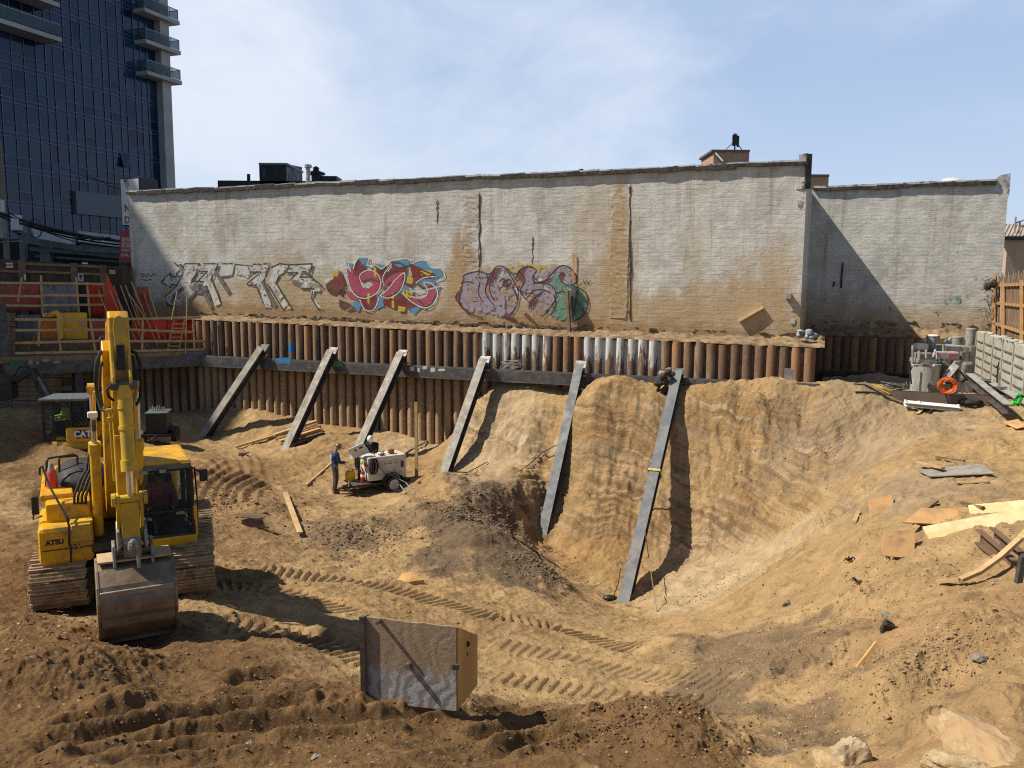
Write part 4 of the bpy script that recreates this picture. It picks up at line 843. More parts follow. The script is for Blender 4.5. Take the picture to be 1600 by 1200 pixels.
m = MB(); hp2 = [(193,281),(196,280),(200,281),(197,282),(195.4,285),(195.6,289),(194.6,285)]; m.add([sp_(x,y,1.169) for x,y in hp2], [tuple(range(len(hp2)))]); m.build('hair_drawing', M_INK, root, org=o)
o = sp_(198, 410, 1.0); root = thing('shop_sign', 'red shop sign with white Chinese characters and NAILS SUPPLY', 'sign', o)
m = MB(); pts = [(187,410),(187,367),(191,362),(209,356),(209,410)]; m.prism([((sp_(x,y,1.0)-o).dot(A_), (sp_(x,y,1.0)-o).z) for x, y in pts], o, A_, Z_, B_, .5); m.build('casing', M_SIGNRED, root, org=o)
for body, py, sz in (('美甲', 375.5, .30), ('批發', 383.5, .30), ('NAILS', 391, .20), ('SUPPLY', 399, .20)): letters('lettering', body, sz, mat('sign_letter_white', (.72,.66,.66), (.66,.6,.6), .5), root, sp_(196.5, py, .985)-o, A_, Z_, .002)
m = MB(); sbox(m, 187, 410, 209, 415, 1.0, .5); m.build('bottom_rail', M_BLACK, root, org=o)
# ------------------------------------------------------------------ buildings beyond the site
TO = atY(251, 300, 93.0); TO.z = 0
def tf(s, z, out=0.0): return TO-B_*s+A_*out+Z_*z      # point on the tower facade: s towards the viewer
def tpl(px, py, out=0.0): return onplane(px, py, TO+A_*out, A_)
def ts(px, py=200, out=0.0): return -(tpl(px, py, out)-TO).dot(B_)
def glassy(name, c, r=.06):
    m, nt, b, out = nodes(name); v = coords(nt); b.inputs['Base Color'].default_value = (*c, 1); b.inputs['Roughness'].default_value = r; b.inputs['Specular IOR Level'].default_value = .35
    L(nt, mixc(nt, ramp(nt, noise(nt, v, .35, 3), .35, .65), c, tuple(x*.72 for x in c)), b.inputs['Base Color']); bump(nt, b, noise(nt, v, .5, 2), .05, .05); return m
GL = [glassy('tower_glass', (.016,.040,.105)), glassy('tower_glass_curtain', (.026,.048,.098)), glassy('tower_glass_blue', (.018,.062,.125)), glassy('tower_glass_dark', (.010,.018,.052))]
M_MULL = mat('mullion', (.10,.145,.24), (.08,.12,.20), .4, .5, 3); M_CONC = mat('pale_concrete', (.46,.45,.44), (.40,.39,.38), .85, 0, .6, bmp=.1, bs=3); M_SOFF = mat('balcony_soffit', (.20,.20,.21), (.16,.16,.17), .85, 0, 1)
M_BGL = glass('balcony_glass', (.10,.15,.17), .05, .30)
troot = thing('glass_tower', 'tall dark blue glass apartment tower at the upper left', 'tower', TO+Z_*-2); o = TO+Z_*-2
zref = tpl(250, 168).z; FH = zref-tpl(250, 212).z; CW = 1.18; nf = 20; z0 = zref-FH*9; nc = 42; rnd = random.Random(21)
body = MB(); c0, c1, c2_, c3_ = tf(0,0,-.15), tf(50,0,-.15), tf(50,0,-22), tf(0,0,-22); zt = z0+nf*FH
for p, q in ((c0,c1),(c1,c2_),(c2_,c3_),(c3_,c0)): body.add([p+Z_*-2, q+Z_*-2, q+Z_*zt, p+Z_*zt], [(0,1,2,3)])
body.build('core', mat('tower_core', (.03,.035,.05), (.04,.045,.06), .7), troot, org=o)
bays = [0]
while bays[-1] < 49: bays.append(bays[-1]+rnd.choice((1.0,1.25,1.25,.85)))
for k in range(nf):
    m = MB(); z = z0+k*FH
    for i in range(len(bays)-1):
        grp = rnd.random(); s0, s1 = bays[i], bays[i+1]
        for a, b_ in ((.0,.13),(.13,.42),(.42,1.0)):
            m.cur = 0 if a == 0 else (1 if rnd.random() < .35 else 2 if rnd.random() < .25 else 3 if rnd.random() < .25 else 0)
            j = rnd.uniform(-.012,.012); m.add([tf(s0, z+a*FH, j), tf(s1, z+a*FH, -j), tf(s1, z+b_*FH, -j*.5), tf(s0, z+b_*FH, j*.7)], [(0,1,2,3)])
    m.build('glazing', GL, troot, org=o)
m = MB()
for s in bays: m.box(tf(s, (z0+zt)/2, .05), (.055, .055, zt-z0), Matrix((A_, B_, Z_)).transposed())
for k in range(nf):
    for dz, th in ((0,.06),(.13*FH,.06),(.42*FH,.045)): m.bar(tf(0, z0+k*FH+dz, .05), tf(49.5, z0+k*FH+dz, .05), .055, th)
m.build('mullions', M_MULL, troot, org=o)
m = MB(); m.box(tf(-.65, (zt-2)/2, -.2), (2.2, 1.3, zt+2), Matrix((A_, B_, Z_)).transposed()); m.build('end_pier', M_CONC, troot, org=o)
def balcony(sA, sB, out, ztop, nm='balcony', posts=5):
    m = MB(); mid = tf((sA+sB)/2, ztop-.2, out/2); m.box(mid, (out, sB-sA, .40), Matrix((A_, B_, Z_)).transposed())
    slab = m.build(nm, M_CONC, troot, org=o, bevel=.02)
    g = MB(); s0, s1, oo = sA+.1, sB-.1, out-.1
    g.bar(tf(s0,ztop+.6,oo), tf(s1,ztop+.6,oo), .02, 1.0); g.bar(tf(s0,ztop+.6,oo), tf(s0,ztop+.6,.1), .02, 1.0); g.bar(tf(s1,ztop+.6,oo), tf(s1,ztop+.6,.1), .02, 1.0)
    go = g.build('glass_guard', M_BGL, slab, org=slab.location+o if False else o); go.matrix_parent_inverse = Matrix()
    r_ = MB(); r_.bar(tf(s0,ztop+1.12,oo), tf(s1,ztop+1.12,oo), .06, .06); r_.bar(tf(s0,ztop+1.12,oo), tf(s0,ztop+1.12,.1), .06, .06); r_.bar(tf(s1,ztop+1.12,oo), tf(s1,ztop+1.12,.1), .06, .06)
    for i in range(posts): s = s0+(s1-s0)*i/(posts-1); r_.bar(tf(s,ztop,oo-.06), tf(s,ztop+1.1,oo-.06), .05, .05)
    r_.build('handrail', mat('rail_metal', (.25,.27,.29), (.2,.22,.24), .4, .6), slab, org=o)
    d = MB(); d.add([tf(sA+.3,ztop+.1,.02), tf(min(sB,sA+8)-.3,ztop+.1,.02), tf(min(sB,sA+8)-.3,ztop+2.5,.02), tf(sA+.3,ztop+2.5,.02)], [(0,1,2,3)]) if sA >= 0 else None
sn = ts(228, 60, 1.6)
for py in (12, 60.5, 109, -36): balcony(-2.2, sn, 1.6, tpl(228, py, 1.6).z)
sl_ = ts(97, 62, 2.0)
for py in (59, 6): balcony(sl_, sl_+26, 2.0, tpl(97, py, 2.0).z, posts=12)
m = MB(); a, b_ = tpl(122, 306, .3), tpl(186, 333, .3); m.box(tf((ts(122,306)+ts(186,306))/2, tpl(150,320).z, .2), (.4, abs(ts(122,306)-ts(200,306)), 2.2), Matrix((A_, B_, Z_)).transposed()); m.build('grey_panel', mat('panel_grey', (.13,.16,.19), (.11,.14,.17), .5), troot, org=o)
s_w = ts(196, 168); m = MB(); m.add([tf(s_w, zref-2*FH+.5, .05), tf(s_w+1.1, zref-2*FH+.5, .05), tf(s_w+1.1, zref-2*FH-1.0, .45), tf(s_w, zref-2*FH-1.0, .45)], [(0,1,2,3)]); m.build('tilted_window', GL[3], troot, org=o)
# neighbouring tall block out of frame on the left: its shadow falls across the street side of the pit
Pm = wall(268, 412); t_ = 62.0; Ee = Pm-SUN*t_; root = thing('apartment_block', 'tall plain apartment block beyond the left edge, throwing its shadow over the street side', 'building', (Ee.x, Ee.y, -2))
m = MB(); q = [Ee-B_*19.5, Ee+B_*28, Ee+B_*28-A_*24, Ee-B_*19.5-A_*24]
for p in q: p.z = 0
for p, r_ in zip(q, q[1:]+q[:1]): m.add([p-Z_*2, r_-Z_*2, r_+Z_*Ee.z, p+Z_*Ee.z], [(0,1,2,3)])
m.add([p+Z_*Ee.z for p in q], [(0,1,2,3)]); m.build('walls', mat('buff_brick', (.35,.28,.22), (.30,.24,.19), .9, 0, 1), root, org=root.location)
for k in range(14):
    m = MB()
    for i in range(14): p = q[0]+B_*(1.5+i*3.3)+Z_*(1.5+k*3.1); m.box(p+A_*.02, (.06, 1.5, 1.6), Matrix((A_, B_, Z_)).transposed())
    m.build('window_row', GL[3], root, org=root.location)
# shop with a white canopy across the street
SY = 64.0
def sy(px, py, dy=0.0): return atY(px, py, SY+dy)
o = sy(110, 415); root = thing('canopy_shop', 'dark storefront with a deep white canopy fascia across the street', 'shop', o)
def slab4(m, pts, d): m.prism([(0,0)]*0 or [((p-o).x, (p-o).z) for p in pts], o, (1,0,0), (0,0,1), (0,1,0), d)
M_FASC = mat('fascia_white', (.60,.61,.63), (.52,.53,.55), .5, 0, 1); M_SOFT = mat('canopy_steel', (.17,.20,.22), (.13,.15,.17), .6, 0, 1); M_VOID = mat('shop_interior', (.015,.017,.02), (.025,.027,.03), .6)
m = MB(); m.prism([((sy(x,y)-o).x, (sy(x,y)-o).z) for x, y in ((49,356),(114,364),(112,382),(54,372))], o, (1,0,0), (0,0,1), (0,1,0), .6); m.build('fascia', M_FASC, root, org=o, bevel=.02)
m = MB(); m.prism([((sy(x,y)-o).x, (sy(x,y)-o).z) for x, y in ((116,360),(215,372),(215,390),(116,377))], o+Vector((0,.5,0)), (1,0,0), (0,0,1), (0,1,0), .6); m.build('fascia', M_FASC, root, org=o, bevel=.02)
for pts, d in ((((20,361),(50,365),(56,374),(112,384),(118,379),(215,392),(215,398),(112,391),(20,378)), 1.0), (((20,384),(120,391),(215,402),(215,408),(120,398),(20,390)), 2.2), (((20,396),(215,410),(215,413),(20,400)), 3.0)):
    m = MB(); m.prism([((sy(x,y)-o).x, (sy(x,y)-o).z) for x, y in pts], o+Vector((0,d,0)), (1,0,0), (0,0,1), (0,1,0), .5); m.build('soffit_beam', M_SOFT, root, org=o)
for x in (35, 70, 190):
    m = MB(); p = sy(x, 360, 2.5); m.box(Vector((p.x, p.y, p.z-3.5)), (.45 if x != 70 else .8, .4, 7)); m.build('column', M_SOFT, root, org=o)
m = MB(); a, b_ = sy(-60, 340, 5), sy(260, 372, 5); m.box(Vector(((a.x+b_.x)/2, a.y+4, 0)), (b_.x-a.x, 8, 6.4)); m.build('building', M_VOID, root, org=o)
# utility pole with boxes and cable bundle
p = atY(12.5, 420, 46.5); top = atY(12.5, 221, 46.5); root = thing('utility_pole', 'weathered wooden utility pole with pale transformer boxes at the left edge', 'utility pole', (p.x, p.y, -2.2)); o = root.location.copy()
MB().cyl((p.x,p.y,-2.2), (p.x-.05,p.y,top.z), .17, .13, 14).build('pole', mat('pole_wood', (.22,.19,.16), (.16,.14,.12), .9, 0, 2, sc=(1,1,.2), bmp=.4), root, org=o, smooth=True)
for x0, y0, x1, y1 in ((-4,312,4,332),(-6,336,6,372),(20.5,336,31.5,360)):
    a, b_ = atY(x0, y1, 46.2), atY(x1, y0, 46.2); MB().box(((a.x+b_.x)/2, 46.2, (a.z+b_.z)/2), (b_.x-a.x, .35, b_.z-a.z)).build('transformer_box', M_GREY if x0 == -6 else mat('box_white', (.58,.58,.57), (.5,.5,.5), .5), root, org=o, bevel=.02)
MB().bar(atY(22, 361, 46.2), atY(31, 366, 46.2), .3, .12).build('bracket', M_BLACK, root, org=o)
for y in (365, 377): MB().bar(atY(-4, y+1, 46.4), atY(34, y-.5, 46.4), .06, .06).build('crossarm', M_GREY, root, org=o)
m = MB(); 
def wire(pts, Y0, Y1, r, sag=0.0, n=14):
    (x0,y0),(x1,y1) = pts; out = []
    for i in range(n+1): t = i/n; out.append(atY(x0+(x1-x0)*t, y0+(y1-y0)*t+sag*4*t*(1-t), Y0+(Y1-Y0)*t))
    return out
for i, (p0, p1, r, sg) in enumerate((((-20,326),(196,378),.09,7),((-20,329),(196,383),.05,10),((-20,331),(150,372),.06,6),((14,332),(190,386),.03,14))):
    tag(MB().tube(wire((p0,p1), 46, 46.5, r, sg), r, 6).build('overhead_cable', M_BLACK, None, org=atY(80,350,46)), ['thick black cable bundle sagging from the utility pole to the shop sign','thinner black cable just under the thick bundle','black cable ending midway in a splice','lowest thin cable with the deepest sag'][i], 'cable')
m = MB(); cpt = atY(55, 357, 46.1); m.tube([cpt+Vector((.36*math.cos(a), 0, .5*math.sin(a))) for a in [2*math.pi*i/24 for i in range(24)]], .03, 6, True); tag(m.build('cable_loop', M_BLACK, None, org=cpt), 'large loop of spare black cable hanging in front of the white fascia', 'cable')
m = MB(); cpt = atY(117, 366, 46.1); m.tube([cpt+Vector((.16*math.cos(a), 0, .17*math.sin(a))) for a in [2*math.pi*i/16 for i in range(16)]], .02, 5, True); tag(m.build('cable_loop', M_BLACK, None, org=cpt), 'small cable loop hanging midway along the bundle', 'cable')
for i, (p0, p1, r) in enumerate((((130,268),(190,296),.02),((95,262),(190,290),.02))): tag(MB().tube(wire((p0,p1), 50, 46.5, r, 3), r, 5).build('overhead_cable', M_BLACK, None, org=atY(150,280,48)), ['thin wire crossing the tower just left of the white sign','second thin wire slightly above the other one left of the white sign'][i], 'cable')
for i, x in enumerate((131, 152, 163)): pp = atY(x, 366+x*.035, 46.2); tag(MB().cyl(pp-Vector((.35,0,.08)), pp+Vector((.35,0,.0)), .09, .07, 8).build('splice_case', M_BLACK, None, org=pp), ['black splice case at the middle of the cable bundle','black splice case right of the cable loop','black splice case nearest the shop sign'][i], 'cable')
# rooftop structures seen over the parapet
def rbox(m, x0, y0, x1, y1, Y, d): a, b_ = atY(x0, y1, Y), atY(x1, y0, Y); return m.box(((a.x+b_.x)/2, Y+d/2, (a.z+b_.z)/2), (b_.x-a.x, d, abs(b_.z-a.z)))
M_BLK = mat('black_cladding', (.012,.013,.016), (.02,.021,.024), .55, 0, 1); M_TAN = mat('tan_brick', (.40,.27,.19), (.35,.235,.165), .9, 0, 3, bmp=.2, bs=8)
o = atY(430, 330, 66); root = thing('rooftop_building', 'black clad rooftop block with a raised penthouse behind the graffiti wall', 'building', o)
rbox(MB(), 342, 283, 526, 345, 66, 9).build('lower_block', M_BLK, root, org=o, bevel=.03); rbox(MB(), 406, 256, 447, 300, 66, 5).build('penthouse', M_BLK, root, org=o)
m = MB(); a = atY(447, 256, 66); b_ = atY(472, 261, 70.5); m.add([Vector((a.x,66,-3)), Vector((b_.x,70.5,-3)), Vector((b_.x,70.5,b_.z)), a, Vector((a.x-2,70.5,b_.z)), Vector((a.x-2,70.5,-3))], [(0,1,2,3),(3,2,4),(1,5,4,2)]); m.build('penthouse_side', M_BLK, root, org=o)
m = MB(); m.add([atY(454,263,67.2)-Vector((0,.25,0)), atY(470,266,70.2)-Vector((0,.25,0)), atY(470,272,70.2)-Vector((0,.25,0)), atY(454,271.5,67.2)-Vector((0,.25,0))], [(0,1,2,3)]); m.build('window', mat('pale_pane', (.45,.47,.5), (.3,.32,.34), .3), root, org=o)
rbox(MB(), 404, 254.5, 449, 257, 65.9, 5).build('roof_edge', M_GREY, root, org=o); rbox(MB(), 410, 264, 416, 276, 65.95, .1).build('window', GL[3], root, org=o)
rbox(MB(), 487, 273, 500, 300, 65.5, 2).build('hood', M_BLK, root, org=o); m = MB(); rbox(m, 500, 275, 526, 300, 65.7, 2); m.build('hood', M_BLK, root, org=o)
m = MB(); c_ = atY(494, 273, 66.5); m.lathe([(.7,0),(.7,.15),(.25,.3),(.2,.5),(.3,.5),(.05,.65)], c_, 14); m.build('roof_vent', M_BLK, root, org=o)
p = atY(481.5, 300, 60); q = atY(481.5, 262, 60); m = MB(); m.cyl(p, q, .16, .16, 12); m.cyl(q, q+Z_*.2, .26, .26, 12); tag(m.build('vent_stack', M_FLASH, None, org=p, smooth=True), 'silver capped vent stack rising beside the black penthouse', 'vent pipe')
p = atY(388.5, 300, 62); q = atY(388.5, 272, 62); tag(MB().cyl(p, q, .12, .12, 10).build('vent_pipe', M_BLK, None, org=p), 'short black vent pipe left of the black penthouse', 'vent pipe')
p = atY(428, 297, 52); m = MB(); rbox(m, 412, 291, 438, 300, 52, .6); tag(m.build('roof_hatch', M_FLASH, None, org=p, bevel=.02), 'low pale hatch on the roof edge below the black penthouse', 'roof hatch')
o = atY(1145, 300, 62); root = thing('rooftop_bulkhead', 'tan brick bulkhead with an antenna, behind the right end of the graffiti wall', 'building', o)
rbox(MB(), 1113, 236, 1171, 300, 62, 4).build('walls', M_TAN, root, org=o); rbox(MB(), 1112, 234, 1172, 237, 61.9, 4.2).build('coping', mat('dark_coping', (.10,.085,.075), (.13,.11,.1), .8), root, org=o)
m = MB(); a = atY(1171, 236, 62); b_ = atY(1178, 252, 66); m.add([Vector((a.x,62,-3)), Vector((a.x+.6,66,-3)), Vector((a.x+.6,66,a.z-.3)), a], [(0,1,2,3)]); m.build('side_wall', M_TAN, root, org=o)
m = MB(); p = atY(1118, 239, 61.8); m.cyl(p, p+Vector((.5,-.2,-.6)), .06, .06, 8); m.build('spout', M_WHITE, root, org=o)
p = atY(1148, 236, 62.5); root = thing('antenna', 'dark lattice panel antenna standing on the tan bulkhead', 'antenna', p); t = atY(1148, 208, 62.5)
MB().cyl(p, t, .06, .05, 8).build('mast', M_BLACK, root, org=p)
for dx, dz in ((-.25,.5),(.05,.6),(.3,.3)): MB().box(p+Vector((dx*.6, -.1, .55+dz*.4)), (.16, .1, .8)).build('panel', M_BLACK, root, org=p)
for dx in (-.75, .6): MB().cyl(p+Vector((dx,0,0)), p+Z_*.75, .03, .03, 6).build('stay', M_BLACK, root, org=p)
o = atY(1275, 320, 66); root = thing('rooftop_bulkhead', 'plain tan brick bulkhead in the gap right of the graffiti wall', 'building', o); rbox(MB(), 1200, 275, 1295, 330, 66, 4).build('walls', M_TAN, root, org=o); rbox(MB(), 1200, 272.5, 1296, 275.3, 65.9, 4.2).build('coping', mat('dark_coping', (.1,.09,.08)), root, org=o)
o = atY(1600, 530, 52); root = thing('tan_building', 'tan metal sided building with a shallow roof at the right edge', 'building', o)
rbox(MB(), 1560, 369, 1750, 560, 52, 14).build('walls', mat('tan_siding', (.45,.33,.25), (.40,.295,.22), .8, 0, .8, sc=(1,1,.3)), root, org=o)
m = MB(); a, b_ = atY(1556, 369.5, 51.8), atY(1752, 369.5, 51.8); c_, d_ = atY(1752, 351, 58), atY(1566, 350, 58); m.add([a,b_,c_,d_,a-Z_*.15,b_-Z_*.15], [(0,1,2,3),(4,5,1,0)])
for i in range(34): t = i/33; m.bar(a+(b_-a)*t+Z_*.03, d_+(c_-d_)*t+Z_*.03, .06, .06)
m.build('roof', mat('tan_roof', (.42,.34,.27), (.36,.29,.23), .6, 0, 1), root, org=o); m = MB(); m.bar(a-Z_*.1, b_-Z_*.1, .2, .22); m.build('gutter', M_BLK, root, org=o)
for x, y in ((1585,352),(1592,358)): m = MB(); p = atY(x, y+12, 53); m.cyl(p, p+Z_*1.0, .06, .06, 8); m.cyl(p+Z_*.6, p+Vector((.8,0,.9)), .05, .05, 8); m.build('roof_pipe', M_GREY, root, org=o)
# roof clutter on the set-back building and debris on the parapet
p = wall2(1487, 288, -1.0); tag(MB().lathe([(.55,0),(.55,.12),(.35,.28),(.05,.32)], p, 14).build('skylight_dome', mat('dome', (.55,.57,.6), (.5,.52,.55), .2), None, org=p, smooth=True), 'small pale skylight dome on the roof edge of the set-back building', 'skylight')
p = wall(908, 272, -1); tag(MB().lathe([(.06,-.2),(.06,.15),(.10,.15),(.09,.2),(.02,.21)], p, 10).build('roof_vent', M_TAR, None, org=p), 'tiny dark vent poking over the middle of the graffiti wall', 'vent pipe')
# street surfaces outside the pit
m = MB(); a, b_ = lp(-600, 552, -3.0), lp(318, 552, -3.0); a.z = b_.z = ZS-.05; m.add([a, b_, b_+B_*300+A_*-10, a+B_*300-A_*300], [(0,1,2,3)]); tag(m.build('street', mat('asphalt', (.05,.05,.05), (.065,.065,.06), .9, 0, 2)), 'street', None, None, 'structure')
m = MB(); a = WALL0+B_*SETB+B_*8; m.add([a-A_*40+Z_*-2.2, a+A_*120+Z_*-2.2, a+A_*200+B_*400+Z_*-2.2, a-A_*60+B_*400+Z_*-2.2], [(0,1,2,3)]); tag(m.build('ground_beyond', mat('far_ground', (.2,.18,.15), (.16,.15,.13), .9)), 'ground beyond', None, None, 'structure')
# ------------------------------------------------------------------ things on the party walls
def gmat(name, c, fade=.35, seed=0):
    """spray paint: worn through in flecks so that the wall shows"""
    if name in MATS: return MATS[name]
    m, nt, b, out = nodes(name); v = coords(nt, (1,1,1), (seed,0,seed)); n = noise(nt, v, 5, 6, .7, .5); n2 = noise(nt, v, .9, 4)
    L(nt, mixc(nt, ramp(nt, noise(nt, v, 2.5, 5), .35, .7), c, tuple(min(1, x*.7+.05) for x in c)), b.inputs['Base Color']); b.inputs['Roughness'].default_value = .85; b.inputs['Specular IOR Level'].default_value = .15
    bump(nt, b, n, .35, .012)
    gpos = N(nt, 'NewGeometry'); sz_ = N(nt, 'SeparateXYZ'); L(nt, gpos.outputs['Position'], sz_.inputs[0])
    a = math_(nt, 'ADD', math_(nt, 'ADD', n, math_(nt, 'MULTIPLY', math_(nt, 'SUBTRACT', n2, .5), .45)), ramp(nt, sz_.outputs[2], -.9, -2.4, 0, .22)); f = ramp(nt, a, fade-.03+.22, fade+.05+.22, 1, .04)
    t = N(nt, 'BsdfTransparent'); mx = N(nt, 'MixShader'); L(nt, f, mx.inputs[0]); L(nt, b.outputs[0], mx.inputs[1]); L(nt, t.outputs[0], mx.inputs[2])
    f2 = math_(nt, 'SUBTRACT', 1.0, f); mx2 = mx; L(nt, f, mx.inputs[0]); L(nt, t.outputs[0], mx.inputs[1]); L(nt, b.outputs[0], mx.inputs[2]); L(nt, mx.outputs[0], out.inputs[0])
    MATS[name] = m; return m
_lay = [0]
def gpoly(name, pts, mt, parent, org, lift):
    m = MB(); P_ = [wall(x, y, .03+lift) for x, y in pts]; m.add(P_, [tuple(range(len(P_)))])
    m.build(name, mt, parent, org=org)
def gstroke(name, polys, wd, mt, parent, org, lift, smoothk=4, closed=False):
    m = MB()
    for pts in polys:
        if smoothk: pts = curve(pts+([pts[0]] if closed else []), smoothk)
        P_ = [wall(x, y, .03+lift) for x, y in pts]; n = len(P_)
        for i in range(n-1):
            a, b_ = P_[i], P_[i+1]; d = (b_-a)
            if d.length < 1e-4: continue
            s = d.normalized().cross(B_)*wd/2; e = d.normalized()*wd*.22; m.add([a-e+s, b_+e+s, b_+e-s, a-e-s], [(0,1,2,3)])
    m.build(name, mt, parent, org=org)
# ------------------------------------------------------------------ graffiti pieces (flat paint on the brick)
o = BRICK_ORG; BR = BRICK_ROOT
def gthing(name, label, px, py):                        # painted on the wall: a part of the building
    e = bpy.data.objects.new(name, None); C.objects.link(e); e.parent = BR; e.empty_display_size = .2; e.location = wall(px, py, .03)-o; e['label'] = label
    return e, wall(px, py, .03)
# 1 the faded silver piece
G, go = gthing('silver_graffiti', 'faded silver and black angular graffiti piece', 380, 445)
sil = gmat('silver_paint', (.56,.55,.52), .33, 3); blk = gmat('black_outline', (.06,.055,.05), .37, 5)
fills = [[(250,440),(266,426),(267,431),(281,431),(276,448),(269,443),(266,449)],[(288,412),(312,412),(318,412),(307,427),(300,438),(296,446),(306,442),(312,437),(317,440),(298,470),(278,478),(268,478),(258,468),(259,462),(271,452),(280,437)],
 [(318,412),(341,412),(333,430),(330,438),(338,452),(345,475),(336,478),(326,452),(322,447),(306,449),(300,455),(294,446),(308,440),(322,424),(311,424)],[(346,412),(366,412),(363,430),(342,432)],[(368,414),(394,416),(389,436),(380,430),(367,428)],
 [(396,413),(421,412),(416,430),(411,438),(420,462),(425,481),(414,480),(407,458),(400,445),(386,445),(385,440),(398,430),(407,424),(392,425)],[(424,418),(437,413),(452,414),(446,424),(436,430),(430,441),(446,470),(456,482),(442,484),(428,455),(418,443),(424,428)],
 [(452,413),(488,412),(484,426),(472,424),(468,433),(480,432),(487,440),(500,444),(503,448),(490,452),(470,450),(462,445),(455,436),(464,426),(448,428)],[(486,438),(505,449),(498,456),(492,454),(489,462),(496,474),(505,484),(497,482),(486,466),(486,454),(478,449)]]
for f in fills: gpoly('fill', f, sil, G, go, .002)
ol = [[(272,410),(277,415),(283,413),(284,417),(279,424),(275,428),(282,431),(284,426)],[(252,440),(266,427),(267,432),(280,432)],[(252,440),(266,449),(268,444),(277,446)],[(288,412),(284,430),(276,447),(258,463),(262,477),(270,478)],[(288,412),(312,412),(306,428),(299,439)],[(299,439),(318,440),(300,468)],
 [(318,412),(341,412),(330,436),(340,460),(346,477)],[(322,446),(330,470)],[(310,424),(324,424),(303,446)],[(346,412),(367,412)],[(367,413),(395,416)],[(395,413),(422,412)],[(386,445),(400,446),(415,482)],[(391,425),(408,425),(386,443)],[(422,412),(412,438),(426,480)],[(424,418),(437,412),(452,414),(488,412),(483,427)],[(436,430),(431,442),(457,484)],[(418,444),(443,484)],[(468,433),(487,433),(505,449)],[(470,450),(491,452)],[(488,455),(487,466),(498,484),(506,485)],[(452,414),(447,426),(465,426),(454,437)],[(487,433),(478,425),(472,424)]]
for l_ in ol: gstroke('outline', [l_], .065, blk, G, go, .005, 0)
for l_ in ([(300,452),(312,446),(322,452)],[(296,470),(306,456),(318,456),(330,480)],[(410,440),(418,455),(430,478)],[(286,450),(272,463),(268,472)],[(338,426),(350,445),(357,456)],[(458,440),(470,445)]): gstroke('shading', [l_], .20, gmat('grey_shade', (.16,.15,.135), .40, 8), G, go, .004, 0)
# 2 the maroon, pink and blue piece
G, go = gthing('maroon_graffiti', 'maroon and pink graffiti piece with blue shadow blocks and white outline', 610, 445)
mar = gmat('maroon_paint', (.19,.035,.035), .42, 11); pnk = gmat('pink_paint', (.38,.07,.12), .43, 12); blu = gmat('blue_paint', (.10,.26,.40), .40, 13); yel = gmat('yellow_paint', (.52,.40,.05), .42, 14); wht = gmat('white_outline', (.66,.66,.65), .46, 15); brn = gmat('brown_paint', (.11,.055,.035), .42, 16)
for f in ([(559,404),(575,402),(573,416),(561,416)],[(612,408),(637,405),(641,413),(625,418),(614,416)],[(645,408),(664,407),(673,417),(689,420),(692,432),(680,440),(690,448),(683,458),(664,452),(650,440)],[(553,466),(568,470),(561,487),(551,484)],[(586,462),(602,462),(600,478),(588,484)],[(636,484),(652,476),(660,478),(648,492)],[(540,410),(560,414),(548,424)],[(580,412),(604,414),(596,424),(584,420)],[(628,444),(648,452),(640,462),(622,456)],[(600,446),(622,448),(612,456)]): gpoly('blue_block', f, blu, G, go, .001)
for f in ([(553,420),(560,406),(568,414),(577,424),(586,416),(596,420),(600,430),(590,440),(578,436),(566,440),(556,432)],[(598,424),(612,410),(626,420),(634,416),(630,432),(616,440),(604,448),(596,440)],[(640,412),(652,416),(668,424),(680,428),(674,436),(660,434),(650,440),(640,450),(634,442),(644,430)],[(600,462),(630,460),(650,470),(656,478),(640,482),(612,480),(598,474)],[(560,462),(588,460),(590,474),(582,484),(570,480),(563,472)],[(522,430),(534,424),(540,444),(530,458),(518,450)]): gpoly('maroon_fill', f, mar, G, go, .003)
for f in ([(541,420),(552,418),(560,434),(564,448),(574,452),(584,444),(576,438),(568,442),(562,430),(578,422),(590,430),(594,446),(584,460),(566,464),(552,456),(544,440)],[(594,448),(606,432),(618,424),(632,426),(630,442),(622,456),(604,464),(594,462),(606,452),(616,440),(608,440),(600,452)],[(664,442),(676,446),(682,458),(674,474),(662,480),(646,472),(640,462),(652,464),(664,464),(668,454)],[(538,452),(552,458),(566,466),(556,470),(544,464)]): gpoly('pink_fill', f, pnk, G, go, .005)
for f in ([(518,424),(530,421),(528,432),(519,432)],[(584,412),(588,412),(588,434),(584,430)],[(630,452),(646,456),(642,466),(629,460)],[(657,420),(676,424),(672,430),(658,430)],[(636,432),(646,434),(644,444),(635,442)],[(574,458),(578,458),(577,476),(574,472)],[(612,458),(616,458),(616,482),(612,480)],[(622,478),(634,480),(632,487),(622,486)]): gpoly('yellow_highlight', f, yel, G, go, .007)
for f in ([(562,470),(574,474),(584,466),(590,472),(584,482),(570,486)],[(508,445),(520,436),(530,440),(536,456),(524,462),(512,456)],[(530,468),(546,474),(556,482),(546,488),(530,480)]): gpoly('brown_fill', f, brn, G, go, .002)
